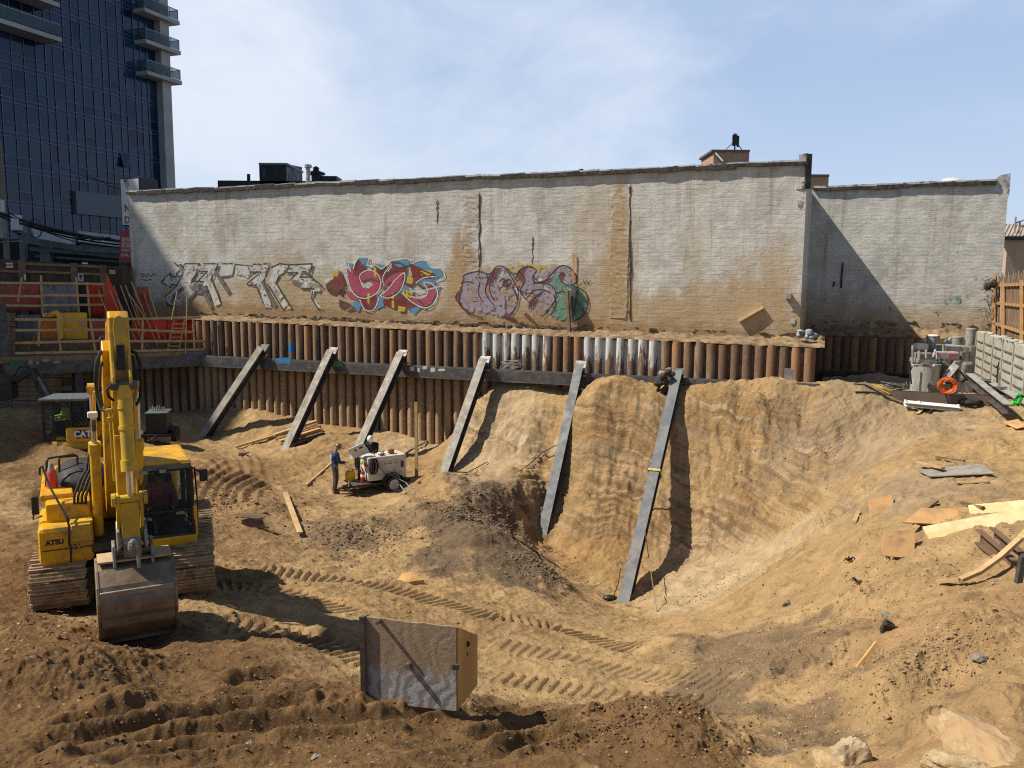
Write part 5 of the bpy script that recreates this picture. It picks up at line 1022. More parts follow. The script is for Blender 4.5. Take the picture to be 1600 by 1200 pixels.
for l_ in ([(552,420),(558,404),(576,402),(574,415),(586,414),(597,420),(612,407),(638,404),(643,412),(652,408),(666,407),(674,418),(690,420),(694,432),(682,440)],[(541,420),(546,446),(556,462),(572,466),(588,458),(595,444),(590,428),(576,422),(562,430),(566,444),(576,450)],[(594,462),(606,452),(617,438),(632,426),(630,444),(622,458),(606,466),(594,462)],[(640,462),(654,466),(666,462),(668,452),(662,442),(676,444),(684,458),(676,476),(662,481),(644,472),(628,458)],[(562,468),(570,484),(584,484),(592,466)],[(508,440),(520,434)],[(600,446),(598,432),(612,412)],[(650,442),(662,434),(680,432)],[(640,450),(650,456),(690,447)],[(612,416),(606,424)],[(544,412),(548,424)]): gstroke('white_line', [l_], .045, wht, G, go, .009, 3)
gstroke('lettering', [[(632,455),(634,459)],[(637,456),(639,460)],[(641,458),(640,462)]], .04, gmat('ink_marks', (.05,.03,.03), .6, 3), G, go, .010, 0)
for l_ in ([(541,420),(546,446),(556,462),(572,466)],[(560,406),(553,420),(556,432)],[(600,430),(612,410),(634,416),(628,440)],[(640,412),(660,422),(680,430)],[(566,440),(578,436),(590,440)],[(594,448),(606,432),(620,424)],[(604,464),(622,456),(632,440)],[(560,462),(563,474),(572,480)],[(640,462),(652,466),(664,480)],[(530,424),(540,444),(534,462)],[(586,416),(596,424),(604,414)],[(650,440),(662,450),(680,444)],[(562,418),(566,426)],[(604,432),(612,424),(622,426)],[(655,424),(664,430)],[(612,468),(640,474)]): gstroke('dark_line', [l_], .07, brn, G, go, .008, 2)
# 3 the lilac and green piece on a yellow cloud
G, go = gthing('lilac_graffiti', 'lilac and mint green graffiti piece on a yellow cloud', 810, 455)
lil = gmat('lilac_paint', (.33,.28,.33), .29, 21); mint = gmat('mint_paint', (.14,.29,.215), .33, 22); ycl = gmat('yellow_cloud', (.46,.36,.12), .27, 23); plum = gmat('plum_paint', (.17,.06,.07), .40, 24); orn = gmat('orange_fleck', (.45,.22,.10), .42, 25)
for f in ([(748,418),(770,411),(790,414),(812,410),(840,414),(870,412),(894,420),(902,432),(914,450),(918,468),(908,478),(900,450),(880,424),(840,430),(790,424),(752,430)],[(715,446),(724,438),(720,462),(712,470)],[(722,484),(748,492),(770,498),(800,492),(830,500),(862,496),(870,504),(800,504),(748,502)]): gpoly('yellow_cloud', f, ycl, G, go, .001)
for f in ([(724,430),(732,424),(765,428),(772,418),(786,416),(800,424),(806,438),(800,446),(806,462),(808,474),(800,488),(786,496),(770,492),(752,496),(734,488),(720,474),(712,464),(718,456),(722,446)],[(806,436),(816,424),(826,418),(838,422),(842,430),(834,440),(850,440),(862,444),(868,456),(866,470),(856,482),(848,492),(832,490),(824,474),(832,458),(820,458),(808,450)],[(842,430),(858,420),(872,416),(888,418),(898,428),(900,440),(890,444),(876,432),(866,430),(860,440),(848,438)]): gpoly('lilac_fill', f, lil, G, go, .003)
gpoly('mint_fill', [(860,440),(866,430),(876,428),(878,442),(896,444),(910,452),(918,466),(918,482),(908,496),(890,502),(868,498),(858,490),(866,472),(868,456)], mint, G, go, .004)
for f in ([(764,430),(774,419),(782,418),(776,430),(764,448),(760,458),(760,442)],[(806,428),(814,420),(826,416),(818,428),(818,438),(810,440)],[(826,474),(836,460),(848,456),(842,468),(828,482)],[(836,442),(850,438),(866,432),(856,442)],[(710,466),(716,458),(722,456),(718,470),(722,480)],[(874,428),(880,424),(884,430),(880,436),(876,434)],[(785,440),(792,436),(796,444),(788,448)],[(790,488),(808,500),(800,502),(786,494)],[(822,488),(836,502),(830,503),(818,492)]): gpoly('plum_shadow', f, plum, G, go, .006)
for f in ([(806,440),(814,438),(812,446),(804,450)],[(786,452),(794,454),(788,460)],[(828,458),(834,460),(828,466)],[(844,440),(850,440),(846,446)],[(760,446),(766,444),(762,458),(757,458)],[(860,476),(864,478),(860,484)]): gpoly('orange_fleck', f, orn, G, go, .007)
for l_ in ([(724,430),(745,424),(765,428),(776,416),(790,418),(802,430),(808,440)],[(724,432),(721,450),(712,464),(722,480),(740,492),(754,496)],[(766,428),(760,446),(758,458)],[(806,436),(810,424),(824,416),(838,422),(832,432),(836,442),(852,438),(874,416),(890,418),(900,430),(902,440)],[(902,440),(890,446),(878,440),(874,430),(882,428)],[(808,450),(820,458),(834,458)],[(834,442),(858,444),(868,456),(866,472),(852,490),(846,494)],[(800,448),(808,466),(806,480),(796,492)],[(896,446),(914,456),(919,474),(910,494),(894,502)],[(786,494),(808,502)],[(826,484),(834,470)],[(790,440),(796,436),(798,444),(788,448)],[(868,458),(880,456),(890,460)],[(760.0,426.2),(762.5,440.0),(758.0,452.5),(762.5,465.0),(772.5,477.5)],[(772.5,425.0),(766.2,440.0),(765.0,455.0),(772.5,470.0)],[(780.0,440.0),(787.5,435.0),(786.2,446.2),(780.5,452.5)],[(790.0,420.0),(800.0,435.0),(810.0,455.0),(807.5,475.0)],[(810.0,425.0),(817.5,430.0),(820.0,440.0),(812.5,455.0),(822.5,467.5)],[(832.5,430.0),(840.0,440.0),(850.0,440.0),(857.5,435.0)],[(822.5,467.5),(832.5,455.0),(847.5,452.5),(860.0,457.5)],[(826.2,480.0),(830.0,470.0),(850.0,455.0)],[(722.5,452.5),(717.5,465.0),(720.0,477.5),(735.0,492.5)],[(720.0,442.5),(730.0,440.0),(740.0,442.5)],[(865.0,460.0),(868.8,477.5),(860.0,492.5)],[(890.0,455.0),(885.0,467.5),(890.0,480.0)],[(750.0,440.0),(747.5,457.5),(755.0,472.5)]): gstroke('dark_line', [l_], .045, gmat('plum_line', (.08,.035,.06), .52, 27), G, go, .009, 3)
# 4 small tags and spray marks
G, go = gthing('small_tag', 'small black scribbled tag near the left end of the wall', 230, 432)
for l_ in ([(219,427),(223,430),(221,433)],[(224,427),(228,433),(231,427)],[(232,428),(236,432),(240,427),(243,431)],[(222,436),(228,438),(236,436)]): gstroke('stroke', [l_], .035, blk, G, go, .003, 2)
G, go = gthing('small_tag', 'tiny dark tag right of the lilac piece', 917, 440); gstroke('stroke', [[(911,437),(914,444),(917,438),(919,444),(923,438)]], .03, blk, G, go, .003, 2)
mgr = gmat('green_mist', (.16,.36,.26), .16, 31); mye = gmat('yellow_mist', (.52,.42,.16), .16, 32)
for nm, mt, f in (('green_spray', mgr, [(1220,460),(1228,456),(1236,462),(1234,474),(1224,474)]),('green_spray', mgr, [(230,436),(238,432),(240,442),(233,444)]),('green_spray', mgr, [(1078,462),(1092,460),(1094,470),(1080,470)]),('yellow_spray', mye, [(1218,420),(1224,416),(1232,414),(1230,424),(1220,428)]),('green_spray', mgr, [(1180,470),(1194,466),(1190,478)])): gpoly(nm, f, mt, BR, o, .003)
m = MB(); P_ = [wall(x, y, .034) for x, y in ((531,452),(538,453),(540,457),(535,460),(538,464),(532,462),(530,457))]; m.add(P_, [tuple(range(7))]); m.build('black_smudge', gmat('smudge', (.02,.02,.02), .6, 9), BR, o and None or BR, org=o) if False else m.build('black_smudge', gmat('smudge', (.02,.02,.02), .6, 9), BR, org=o)
# spray marks on the set-back wall
def g2(name, pts, mt): m = MB(); m.add([wall2(x, y, .035) for x, y in pts], [tuple(range(len(pts)))]); m.build(name, mt, root2, org=o2)
mrd = gmat('red_mist', (.45,.22,.19), .18, 33)
g2('green_spray', [(1472,462),(1482,458),(1490,462),(1500,458),(1501,472),(1494,478),(1482,474),(1474,472)], mgr); g2('green_spray', [(1508,460),(1513,458),(1514,465),(1509,466)], mgr); g2('red_spray', [(1373,440),(1383,438),(1379,446)], mrd); g2('red_spray', [(1370,456),(1376,452),(1374,462)], mrd); g2('yellow_spray', [(1520,428),(1526,428),(1527,436),(1521,436)], mye)
for pts in ([(1317,410),(1315,430),(1314,450)],[(1304,440),(1302,448)],[(1391,480),(1391,484)],[(1466,484),(1462,490)]):
    m = MB(); P_ = [wall2(x, y, .036) for x, y in pts]
    for a, b_ in zip(P_[:-1], P_[1:]): m.bar(a, b_, .012, .09, A_)
    m.build('dark_drip', blk, root2, org=o2)
# posts and planks left on the wall
p = wall(890, 526, .55); board('post', p, wall(886, 455, .35), .12, .17, M_WOODG, 'weathered timber post standing against the lilac graffiti', 'post', None, B_)
m = MB(); m.bar(wall(893, 500, .2), wall(897, 448, .12), .2, .12, B_); m.bar(wall(899, 452, .16), wall(903, 452, .16), .1, .1); tag(m.build('stub_pipe', M_STEEL, None, org=wall(895,500,.2)), 'dark stub of conduit fixed on the mint green graffiti', 'pipe')
board('brace', wall(899, 466, .1), wall(919, 498, .1), .04, .05, M_STEEL, 'thin dark diagonal bar leaning right of the timber post', 'bar', None, B_)
board('stick', wall(897, 440, .08), wall(896, 395, .08), .04, .035, M_ORANGE, 'thin orange stick rising above the timber post', 'stick', None, B_)
board('plank', wall(1154, 502, .10), wall(1193, 480, .08), .08, .20, M_WOODY, 'short pale plank slanting up the stained wall near its right end', 'plank', None, B_)
p = wall(1232, 463, .12); m = MB(); m.box(p, (.22, .24, .2), Matrix.Rotation(-PHI, 3, 'Z')); m.cyl(p-Z_*.1, p-Z_*.25, .03, .03, 8); tag(m.build('wall_box', M_GREY, None, org=p, bevel=.015), 'small grey outlet box fixed near the right corner of the graffiti wall', 'outlet box')
m = MB(); rnd = random.Random(5); p = wall(1262, 523, .6)
for k in range(9): m.ball(p+Vector((rnd.uniform(-.3,.3), rnd.uniform(-.2,.2), rnd.uniform(-.1,.15))), (rnd.uniform(.06,.16), rnd.uniform(.06,.14), rnd.uniform(.05,.12)), 8, 5)
tag(m.build('rag_bundle', mat('rag_blue', (.16,.22,.27), (.42,.42,.4), .8, 0, 6), None, org=p, smooth=True), 'crumpled blue and white rags on the footing by the building corner', 'rags')
# ------------------------------------------------------------------ big yellow excavator
M_KY = mat('excavator_yellow', (.70,.375,.010), (.60,.315,.012), .34, 0, 2.2, c3=(.27,.17,.065), s3=2.6, lo3=.47, hi3=.72, coat=.1, bmp=.06)
M_KYD = mat('excavator_yellow_worn', (.56,.36,.03), (.46,.29,.04), .5, 0, 2.5, c3=(.20,.13,.06), s3=3.5, lo3=.56, hi3=.74, bmp=.1)
M_TRK = mat('track_steel', (.42,.31,.19), (.30,.21,.125), .85, .05, 5, c3=(.16,.115,.075), s3=3.5, lo3=.50, hi3=.68, bmp=.4, bs=18)
M_BKT = mat('bucket_steel', (.27,.205,.135), (.18,.13,.082), .5, .3, 2.5, c3=(.15,.10,.06), s3=1.6, lo3=.46, hi3=.68, bmp=.2, bs=20)
M_BKTW = mat('wear_strip', (.40,.38,.34), (.32,.28,.22), .38, .45, 4)
M_CHR = mat('chrome_rod', (.62,.63,.66), (.55,.56,.58), .15, .9, 3); M_COUP = mat('coupler_steel', (.25,.235,.21), (.16,.145,.125), .5, .3, 6, c3=(.30,.22,.13), s3=4, bmp=.2)
M_CABG = glass('cab_glass', (.02,.05,.075), .03, .20); M_CABD = mat('cab_interior', (.02,.02,.022), (.035,.033,.03), .8)
PS = R(28); EC = Vector((-8.03, 16.55, 0)); EC.z = -6.02
Fw = Vector((math.sin(PS), -math.cos(PS), 0)); Rt = Vector((math.cos(PS), math.sin(PS), 0))
ex = thing('excavator', 'large yellow crawler excavator with its bucket resting on the ground in front', 'excavator', EC, PS)
def lc(px, py, f):                                     # local coordinates of a photo point on the machine plane f ahead of the slew ring
    p = onplane(px, py, EC+Fw*f, Fw)-EC; return Vector((p.dot(Rt), -f, p.z))
def E(x, f, h): return Vector((x, -f, h))
# tracks, in their own direction
PT = R(21)-PS; RT = Matrix.Rotation(PT, 3, 'Z')
def tr(x, f, h): return RT @ Vector((x, -f, h))+Vector((.22,0,0))
def stadium(s, Lh, r):
    per = 4*Lh+2*math.pi*r; s = s % per
    if s < 2*Lh: return Vector((Lh-s, r)), Vector((-1,0)), Vector((0,1))
    s -= 2*Lh
    if s < math.pi*r: a = math.pi/2+s/r; return Vector((-Lh+r*math.cos(a), r*math.sin(a))), Vector((-math.sin(a), math.cos(a))), Vector((math.cos(a), math.sin(a)))
    s -= math.pi*r
    if s < 2*Lh: return Vector((-Lh+s, -r)), Vector((1,0)), Vector((0,-1))
    s -= 2*Lh; a = -math.pi/2+s/r; return Vector((Lh+r*math.cos(a), r*math.sin(a))), Vector((-math.sin(a), math.cos(a))), Vector((math.cos(a), math.sin(a)))
fL = 1.55; rr = .44; per = 4*fL+2*math.pi*rr; ns = 46
for sx in (-1, 1):
    m = MB(); W_ = .76; xc = sx*1.10
    for k in range(ns):
        p, t, n = stadium(per*(k+.5)/ns, fL, rr); c = tr(xc, p.x, .50+p.y); T = tr(0, t.x, t.y); Nn = tr(0, n.x, n.y); X_ = tr(1,0,0)
        M3 = Matrix((X_, T, Nn)).transposed(); lw = per/ns
        m.box(c, (W_, lw*.93, .035), M3)
        for q, hgt in ((-.36,.055),(0,.03),(.34,.035)): m.box(c+T*(lw*q)+Nn*(hgt/2+.01), (W_*.98, .022, hgt), M3)
        m.box(c-Nn*.05, (.16, lw*.7, .07), M3)
    tk = m.build('track', M_TRK, ex)
    m = MB(); m.box(tr(xc,0,.5), (.34, 2.9, .42), RT); m.build('track_frame', M_BLACK, ex, bevel=.03)
    for f in (-1.55, 1.55): m = MB(); m.cyl(tr(xc-.14,f,.5), tr(xc+.14,f,.5), .36, .36, 20); m.build('idler_wheel' if f > 0 else 'drive_sprocket', M_STEEL, ex)
m = MB(); m.box(tr(0,0,.62), (1.7, 1.6, .35), RT); m.cyl(E(0,0,.7), E(0,0,1.02), .62, .62, 28); m.build('undercarriage', M_BLACK, ex, bevel=.02)
# deck
m = MB(); m.box(E(-.02,.1,1.10), (2.55, 3.2, .16)); m.build('deck', mat('deck_dark', (.05,.045,.035), (.08,.065,.045), .7, .2), ex, bevel=.02)
# fuel and tool boxes on the image left, stepped
a0, a1 = lc(62, 888, 1.72), lc(145, 817, 1.72); xl, xr, h0, h1 = a0.x, a1.x, a0.z, a1.z
def step(nm, x0, x1, f0, f1, z0, z1, mt=M_KY, bev=.06): return MB().box(E((x0+x1)/2, (f0+f1)/2, (z0+z1)/2), (x1-x0, f1-f0, z1-z0)).build(nm, mt, ex, bevel=bev)
bx = step('fuel_tank', xl, xr, .1, 1.72, h0, h1, bev=.09); h2 = lc(100, 788, 1.45).z; h3 = lc(90, 772, .95).z
step('tool_box', xl+.14, xr-.02, -.4, 1.36, h1-.04, h2, bev=.03); step('upper_tank', xl+.04, xr-.30, -1.2, .95, h2-.04, h3, bev=.03); step('tank_step', xl+.52, xr-.0, 1.30, 1.66, h1-.03, h1+.04, M_KYD, .012)
m = MB(); m.box(E((xl+xr)/2, 1.728, h0+.30), (xr-xl-.06, .012, .014)); m.box(E(xl+.50, 1.728, h0+.62), (.014, .012, .55)); m.build('panel_gap', M_BLACK, ex)
step('step_recess', xl+.54, xr-.03, 1.60, 1.735, h0+.40, h0+.72, M_KYD, .02)
M_LOGO = mat('logo_navy', (.012,.015,.05), (.02,.02,.06), .4); letters('lettering', 'ATSU', .125, M_LOGO, ex, E(xl+.26, 1.724, h0+.44), (1,0,0), (0,0,1), .006, .95); letters('lettering', 'KOM', .125, M_LOGO, ex, E(xl-.004, 1.45, h0+.44), (0,-1,0), (0,0,1), .006, .95)
m = MB(); m.box(E(xl+.62,1.742,h0+.50), (.12,.01,.03)); m.box(E(xl+.62,1.742,h0+.33), (.16,.01,.13)); m.build('data_decal', mat('decal', (.45,.27,.04), (.30,.18,.04), .5), ex)
for dx, dz in ((.58,.36),(.65,.36),(.60,.30),(.67,.30)): MB().box(E(xl+dx,1.748,h0+dz), (.035,.006,.03)).build('decal_mark', M_BLACK, ex)
m = MB(); m.box(E(xl+.22,1.727,h1-.14), (.09,.012,.035)); m.build('latch', M_CHR, ex)
# engine hood, counterweight
m = MB(); c = lc(122, 742, -.2); m.ball(E(c.x+.05,-.35,h3+.02), (.52,.9,.36), 18, 10); m.build('engine_hood', mat('hood_black', (.02,.021,.023), (.03,.03,.03), .72, 0, 3, c3=(.12,.09,.06), s3=2), ex, smooth='all')
step('counterweight', xl+.05, 1.25, -1.75, -.9, 1.1, 2.05, M_KY, .15); step('engine_cover', xl+.6, .25, -1.4, .1, 1.2, 1.95, M_KY, .06)
# guard rails, cone, mirror, hand rail on the left
def lt(name, pts, r, mt, n=8): return MB().tube(pts, r, n).build(name, mt, ex, smooth=True)
lt('guard_rail', [lc(72,768,.2), lc(73,722,.2), lc(76,716,.2), lc(116,710,.2), lc(121,713,.2), lc(121,727,.2)], .022, M_BLACK); lt('guard_rail', [lc(94,765,.0), lc(92,720,.0), lc(94,714,.0), lc(120,712,-.1)], .022, M_BLACK); lt('guard_rail', [lc(73,745,.2), lc(94,744,.0)], .018, M_BLACK)
lt('hand_rail', [lc(62,742,.9), lc(62,732,.9), lc(66,728,.9), lc(76,757,1.1), lc(104,808,1.76), lc(108,822,1.80), lc(108,850,1.80), lc(111,856,1.80), lc(111,878,1.80)], .02, M_BLACK)
lt('mirror_arm', [lc(66,806,1.2), lc(52,812,1.2), lc(53,790,1.2)], .016, M_BLACK); p = lc(55,790,1.2); mm_ = MB().box(p, (.12,.06,.34)).build('mirror', M_BLACK, ex, bevel=.02)
m = MB(); c = lc(82,768,.35); m.lathe([(.15,-.02),(.15,.0),(.10,.02),(.09,.38),(.065,.42)], c, 16); cone_p = ex.matrix_basis @ c
r_ = thing('traffic_cone', 'faded red marker cone standing on the deck of the big excavator', 'cone', EC, PS); m.build('body', mat('cone_red', (.55,.05,.03), (.45,.05,.04), .5), r_, smooth=True); MB().lathe([(.066,.42),(.05,.5),(.03,.56)], c, 14).build('tip', M_GREY, r_, smooth=True)
# cab
c0, c1 = lc(217, 866, 1.72), lc(302, 715, 1.55); cx0, cx1, cz0, cz1 = c0.x, c1.x, c0.z, c1.z; cf0, cf1 = -.05, 1.70
step('cab_base', cx0, cx1, cf0, cf1+.02, cz0, cz0+.26, M_KY, .05)
cab = step('cab_roof', cx0-.01, cx1-.05, cf0, cf1-.08, cz1-.17, cz1, M_KY, .07)
zb, zt_c = cz0+.26, cz1-.17
def post(x, f0, f1, w_, d_, mt=M_BLACK, nm='cab_post'): return MB().bar(E(x,f0,zb-.01), E(x,f1,zt_c+.01), w_, d_, (0,1,0)).build(nm, mt, ex, bevel=.012)
post(cx0+.04, cf1-.02, cf1-.12, .07, .07); post(cx1-.06, cf1-.02, cf1-.12, .07, .08); post(cx1-.05, cf0+.05, cf0+.05, .09, .09); post(cx0+.05, cf0+.05, cf0+.05, .09, .09); post(cx1-.03, .75, .75, .05, .09)
MB().box(E(cx1-.02,1.60,zb+.25), (.07,.2,.60)).build('corner_panel', M_KY, ex, bevel=.02)
g = MB(); y0, y1 = cf1-.015, cf1-.115; d_ = .012
g.add([E(cx0+.07,y0,zb+.02), E(cx1-.09,y0,zb+.02), E(cx1-.09,y1,zt_c-.04), E(cx0+.07,y1,zt_c-.04), E(cx0+.07,y0-d_,zb+.02), E(cx1-.09,y0-d_,zb+.02), E(cx1-.09,y1-d_,zt_c-.04), E(cx0+.07,y1-d_,zt_c-.04)], [(0,1,2,3),(7,6,5,4),(0,4,5,1),(1,5,6,2),(2,6,7,3),(3,7,4,0)])
ws = g.build('windscreen', M_CABG, ex)
zz = zb+.50; ff = cf1-.03; MB().box(E((cx0+cx1)/2-.01, ff+.02, zz), (cx1-cx0-.14,.05,.045)).build('windscreen_bar', M_BLACK, ex); MB().bar(E(cx0+.06,cf1-.11,zt_c-.02), E(cx1-.08,cf1-.11,zt_c-.02), .05, .05).build('windscreen_bar', M_BLACK, ex)
m = MB(); m.box(E(cx1-.035,.38,(zb+zt_c)/2), (.012,.65,zt_c-zb-.1)); m.build('door_glass', M_CABG, ex); m = MB(); m.box(E(cx1-.035,1.18,(zb+zt_c)/2+.05), (.012,.75,zt_c-zb-.2)); m.build('door_glass', M_CABG, ex)
m = MB(); m.box(E((cx0+cx1)/2,cf0+.03,zb+.10), (cx1-cx0-.1,.03,.35)); m.build('rear_panel', M_CABD, ex); MB().box(E((cx0+cx1)/2,.8,zb-.02), (cx1-cx0-.1,1.5,.03)).build('cab_floor', M_CABD, ex)
m = MB(); m.box(E((cx0+cx1)/2,.55,zb+.22), (.5,.5,.14)); m.box(E((cx0+cx1)/2,.28,zb+.58), (.48,.14,.70)); m.build('operator_seat', M_CABD, ex, bevel=.04)
m = MB(); m.box(E((cx0+cx1)/2+.02,cf1-.06,zt_c+.055), (cx1-cx0-.16,.05,.09)); m.build('roof_visor', mat('visor', (.10,.10,.10), (.16,.15,.13), .6), ex)
for dx in (.16, .48): MB().box(E(cx0+dx,cf1-.02,zt_c-.01), (.12,.08,.07)).build('work_light', M_GREY, ex, bevel=.015)
lt('mirror_arm', [E(cx1-.03,1.4,zt_c-.05), E(cx1+.10,1.5,zt_c-.12), E(cx1+.16,1.5,zt_c-.16)], .016, M_BLACK); MB().box(E(cx1+.18,1.5,zt_c-.20), (.15,.07,.24)).build('mirror', M_BLACK, ex, bevel=.02)
lt('door_rail', [E(cx1+.03,1.55,zb+.05), E(cx1+.05,1.5,zb+.6), E(cx1+.03,1.4,zt_c-.05)], .016, M_BLACK); lt('wiper', [E(cx0+.25,cf1+.01,zb+.62), E(cx0+.55,cf1-.02,zb+.85)], .010, M_BLACK)
# boom: side profile in (f, h), 0.46 wide
xb = (lc(172,700,1.6).x+lc(193,600,3.0).x)/2; ah = lc(182, 486, 3.1).z; ap = lc(186, 552, 2.95).z; ab = lc(205, 858, 3.15).z
prof = [(.30,1.55),(.55,1.35),(1.05,1.75),(1.75,2.75),(2.25,3.65),(2.95,ap-.22),(3.02,ap+.05),(2.85,ap+.22),(2.3,ap-.02),(1.45,4.05),(.95,3.35),(.45,2.1)]
def side_prism(m, pf, x, w_): return m.prism([(f, h) for f, h in pf], E(x-w_/2,0,0), (0,-1,0), (0,0,1), (1,0,0), w_)
side_prism(MB(), prof, xb, .40).build('boom', M_KY, ex, bevel=.02)
for dx in (-.36, .36):
    c_ = M_KY; MB().cyl(E(xb+dx,1.25,1.25), E(xb+dx,1.75,3.05), .088, .088, 18).build('boom_cylinder', c_, ex, smooth=True); MB().cyl(E(xb+dx,1.75,3.05), E(xb+dx,2.05,4.05), .05, .05, 14).build('cylinder_rod', M_CHR, ex, smooth=True)
    m = MB(); m.cyl(E(xb+dx-.07,2.06,4.1), E(xb+dx+.07,2.06,4.1), .10, .10, 14); m.build('rod_eye', M_KYD, ex); m = MB(); m.cyl(E(xb+dx,1.70,2.88), E(xb+dx,1.76,3.08), .105, .105, 18); m.build('gland', M_KYD, ex)
m = MB(); m.cyl(E(xb-.45,2.06,4.1), E(xb+.45,2.06,4.1), .055, .055, 12); m.build('boom_pin', M_STEEL, ex)
# arm cylinder above the boom
MB().cyl(E(xb,1.35,4.25), E(xb,2.2,ah-.25), .10, .10, 16).build('arm_cylinder', M_KY, ex, smooth=True); MB().cyl(E(xb,2.2,ah-.25), E(xb,2.75,ah-.1), .055, .055, 12).build('cylinder_rod', M_CHR, ex, smooth=True)
# arm: front face towards the viewer
def arm_sec(m, pts, x, w_): return side_prism(m, pts, x, w_)
xa0, xa1 = lc(182, 500, 3.2).x, lc(205, 850, 3.2).x; xa = (xa0+xa1)/2
ap_ = [(2.82,ah-.02),(3.12,ah),(3.26,ah-.10),(3.34,ap+.12),(3.38,ap-.25),(3.36,3.9),(3.30,2.6),(3.26,ab-.12),(3.02,ab-.14),(2.96,2.6),(2.80,ap-.35),(2.72,ap),(2.74,ah-.35)]
arm = arm_sec(MB(), ap_, xa, .31).build('arm', M_KY, ex, bevel=.025)
m = MB(); hh = [(-.075,-.62),(.075,-.62),(.095,-.25),(.07,-.10),(0,-.06),(-.07,-.10),(-.095,-.25)]
m.prism(hh, E(xa,3.335,ah-.0), (1,0,0), (0,.10,1), (0,-1,0), .02); m.build('stiffener_plate', M_KYD, arm, bevel=.008)
for dx in (-.16,.16): side_prism(MB(), [(3.28,ap+.35),(3.45,ap-.1),(3.58,ap-.34),(3.56,ap-.52),(3.42,ap-.62),(3.32,ap-.5)], xa+dx*.78, .045).build('cylinder_bracket', M_KYD, ex, bevel=.008)
m = MB(); m.box(E(xa-.0,3.42,ap-.03), (.13,.06,.42)); m.build('hose_block', M_BLACK, ex, bevel=.015)
# bucket cylinder
b0, b1, b2 = E(xa+.02,3.50,ap-.48), E(xa+.03,3.66,lc(197,733,3.6).z), E(xa+.03,3.66,lc(200,778,3.6).z)
MB().cyl(b0, b1, .105, .105, 20).build('bucket_cylinder', M_KYD, ex, smooth=True); d_ = (b1-b0).normalized()
for u0_, u1_, r_ in ((-.16,.02,.125),(-1.15,-1.0,.12),(-.72,-.66,.12)): MB().cyl(b1+d_*u0_, b1+d_*u1_, r_, r_, 20).build('cylinder_band', M_KYD, ex, smooth=True)
MB().cyl(b1, b2, .058, .058, 16).build('cylinder_rod', M_CHR, ex, smooth=True); m = MB(); m.cyl(b0-Vector((.2,0,0)), b0+Vector((.2,0,0)), .075, .075, 14); m.build('cylinder_pin', M_STEEL, ex)
for dx in (-.155, .165): lt('steel_pipe', [E(xa+dx,3.42,ap-.75), E(xa+dx,3.44,ap-1.0), E(xa+dx*.9,3.42,2.9), E(xa+dx*.9,3.45,2.35)], .018, M_KYD)
lt('steel_pipe', [E(xa-.21,3.40,ap-.9), E(xa-.20,3.40,3.4), E(xa-.19,3.38,2.7)], .018, M_KYD)
# hoses at the arm head and beside the cylinder
lt('hydraulic_hose', [lc(166,548,2.9), lc(157,550,3.0), lc(151,565,3.1), lc(149,590,3.1), lc(152,620,3.1), lc(158,640,3.2), lc(166,642,3.3), lc(171,638,3.35)], .030, M_RUBBER); lt('hydraulic_hose', [lc(164,556,2.9), lc(157,575,3.0), lc(156,610,3.0), lc(160,635,3.1)], .022, M_RUBBER)
lt('hydraulic_hose', [lc(204,548,2.9), lc(213,552,3.0), lc(219,570,3.1), lc(221,598,3.1), lc(219,622,3.1), lc(213,632,3.2), lc(207,628,3.2)], .030, M_RUBBER); lt('hydraulic_hose', [lc(204,600,3.3), lc(211,602,3.3), lc(213,612,3.3), lc(212,628,3.3)], .022, M_GREY); lt('hydraulic_hose', [lc(207,556,2.9), lc(211,580,3.0), lc(210,605,3.0)], .022, M_RUBBER)
lt('hydraulic_hose', [lc(180,602,3.45), lc(172,603,3.5), lc(167,610,3.5), lc(170,620,3.5), lc(178,626,3.45)], .022, M_RUBBER)
for k, dx in enumerate((0, 6, 12, 18)): lt('hydraulic_hose', [lc(140+dx*.7,700-dx,.8), lc(134+dx*.8,735,1.0), lc(124+dx,752,1.2), lc(116+dx,775,1.38), lc(116+dx,788,1.4)], .026, M_RUBBER)
for px, py in ((170,642),(172,655),(186,612),(203,613),(184,683),(205,683)): MB().box(lc(px,py,3.46), (.09,.07,.07)).build('pipe_clamp', M_KYD, ex, bevel=.01)
p = lc(144.5,648,2.6); MB().box(p, (.16,.12,.10)).build('work_light', M_WHITE, ex, bevel=.02); lt('lamp_bracket', [lc(146,654,2.5), lc(147,672,2.3)], .04, M_STEEL); lt('steel_pipe', [lc(147,612,2.4), lc(147,660,2.2)], .02, M_KY)
# linkage and quick coupler
z_ = b2.z; m = MB(); m.cyl(E(xa-.22,3.66,z_), E(xa+.24,3.66,z_), .07, .07, 14); m.cyl(E(xa-.26,3.66,z_), E(xa-.20,3.66,z_), .11,.11,14); m.cyl(E(xa+.22,3.66,z_), E(xa+.28,3.66,z_), .11,.11,14); m.build('linkage_pin', M_KYD, ex)
for dx in (-.17,.19): side_prism(MB(), [(3.58,z_+.10),(3.74,z_+.08),(3.74,z_-.1),(3.52,z_-.75),(3.38,z_-.75)], xa+dx, .045).build('link_bar', M_KYD, ex, bevel=.01)
side_prism(MB(), [(3.60,z_-.06),(3.73,z_-.06),(3.66,z_-.82),(3.48,z_-.82)], xa+.01, .27).build('bucket_link', M_KYD, ex, bevel=.012)
qz = lc(203, 840, 3.5).z; m = MB(); side_prism(m, [(3.22,qz+.10),(3.40,qz+.16),(3.60,qz+.18),(3.72,qz-.02),(3.66,qz-.30),(3.40,qz-.40),(3.15,qz-.28)], xa+.02, .28); m.build('quick_coupler', M_COUP, ex, bevel=.02)
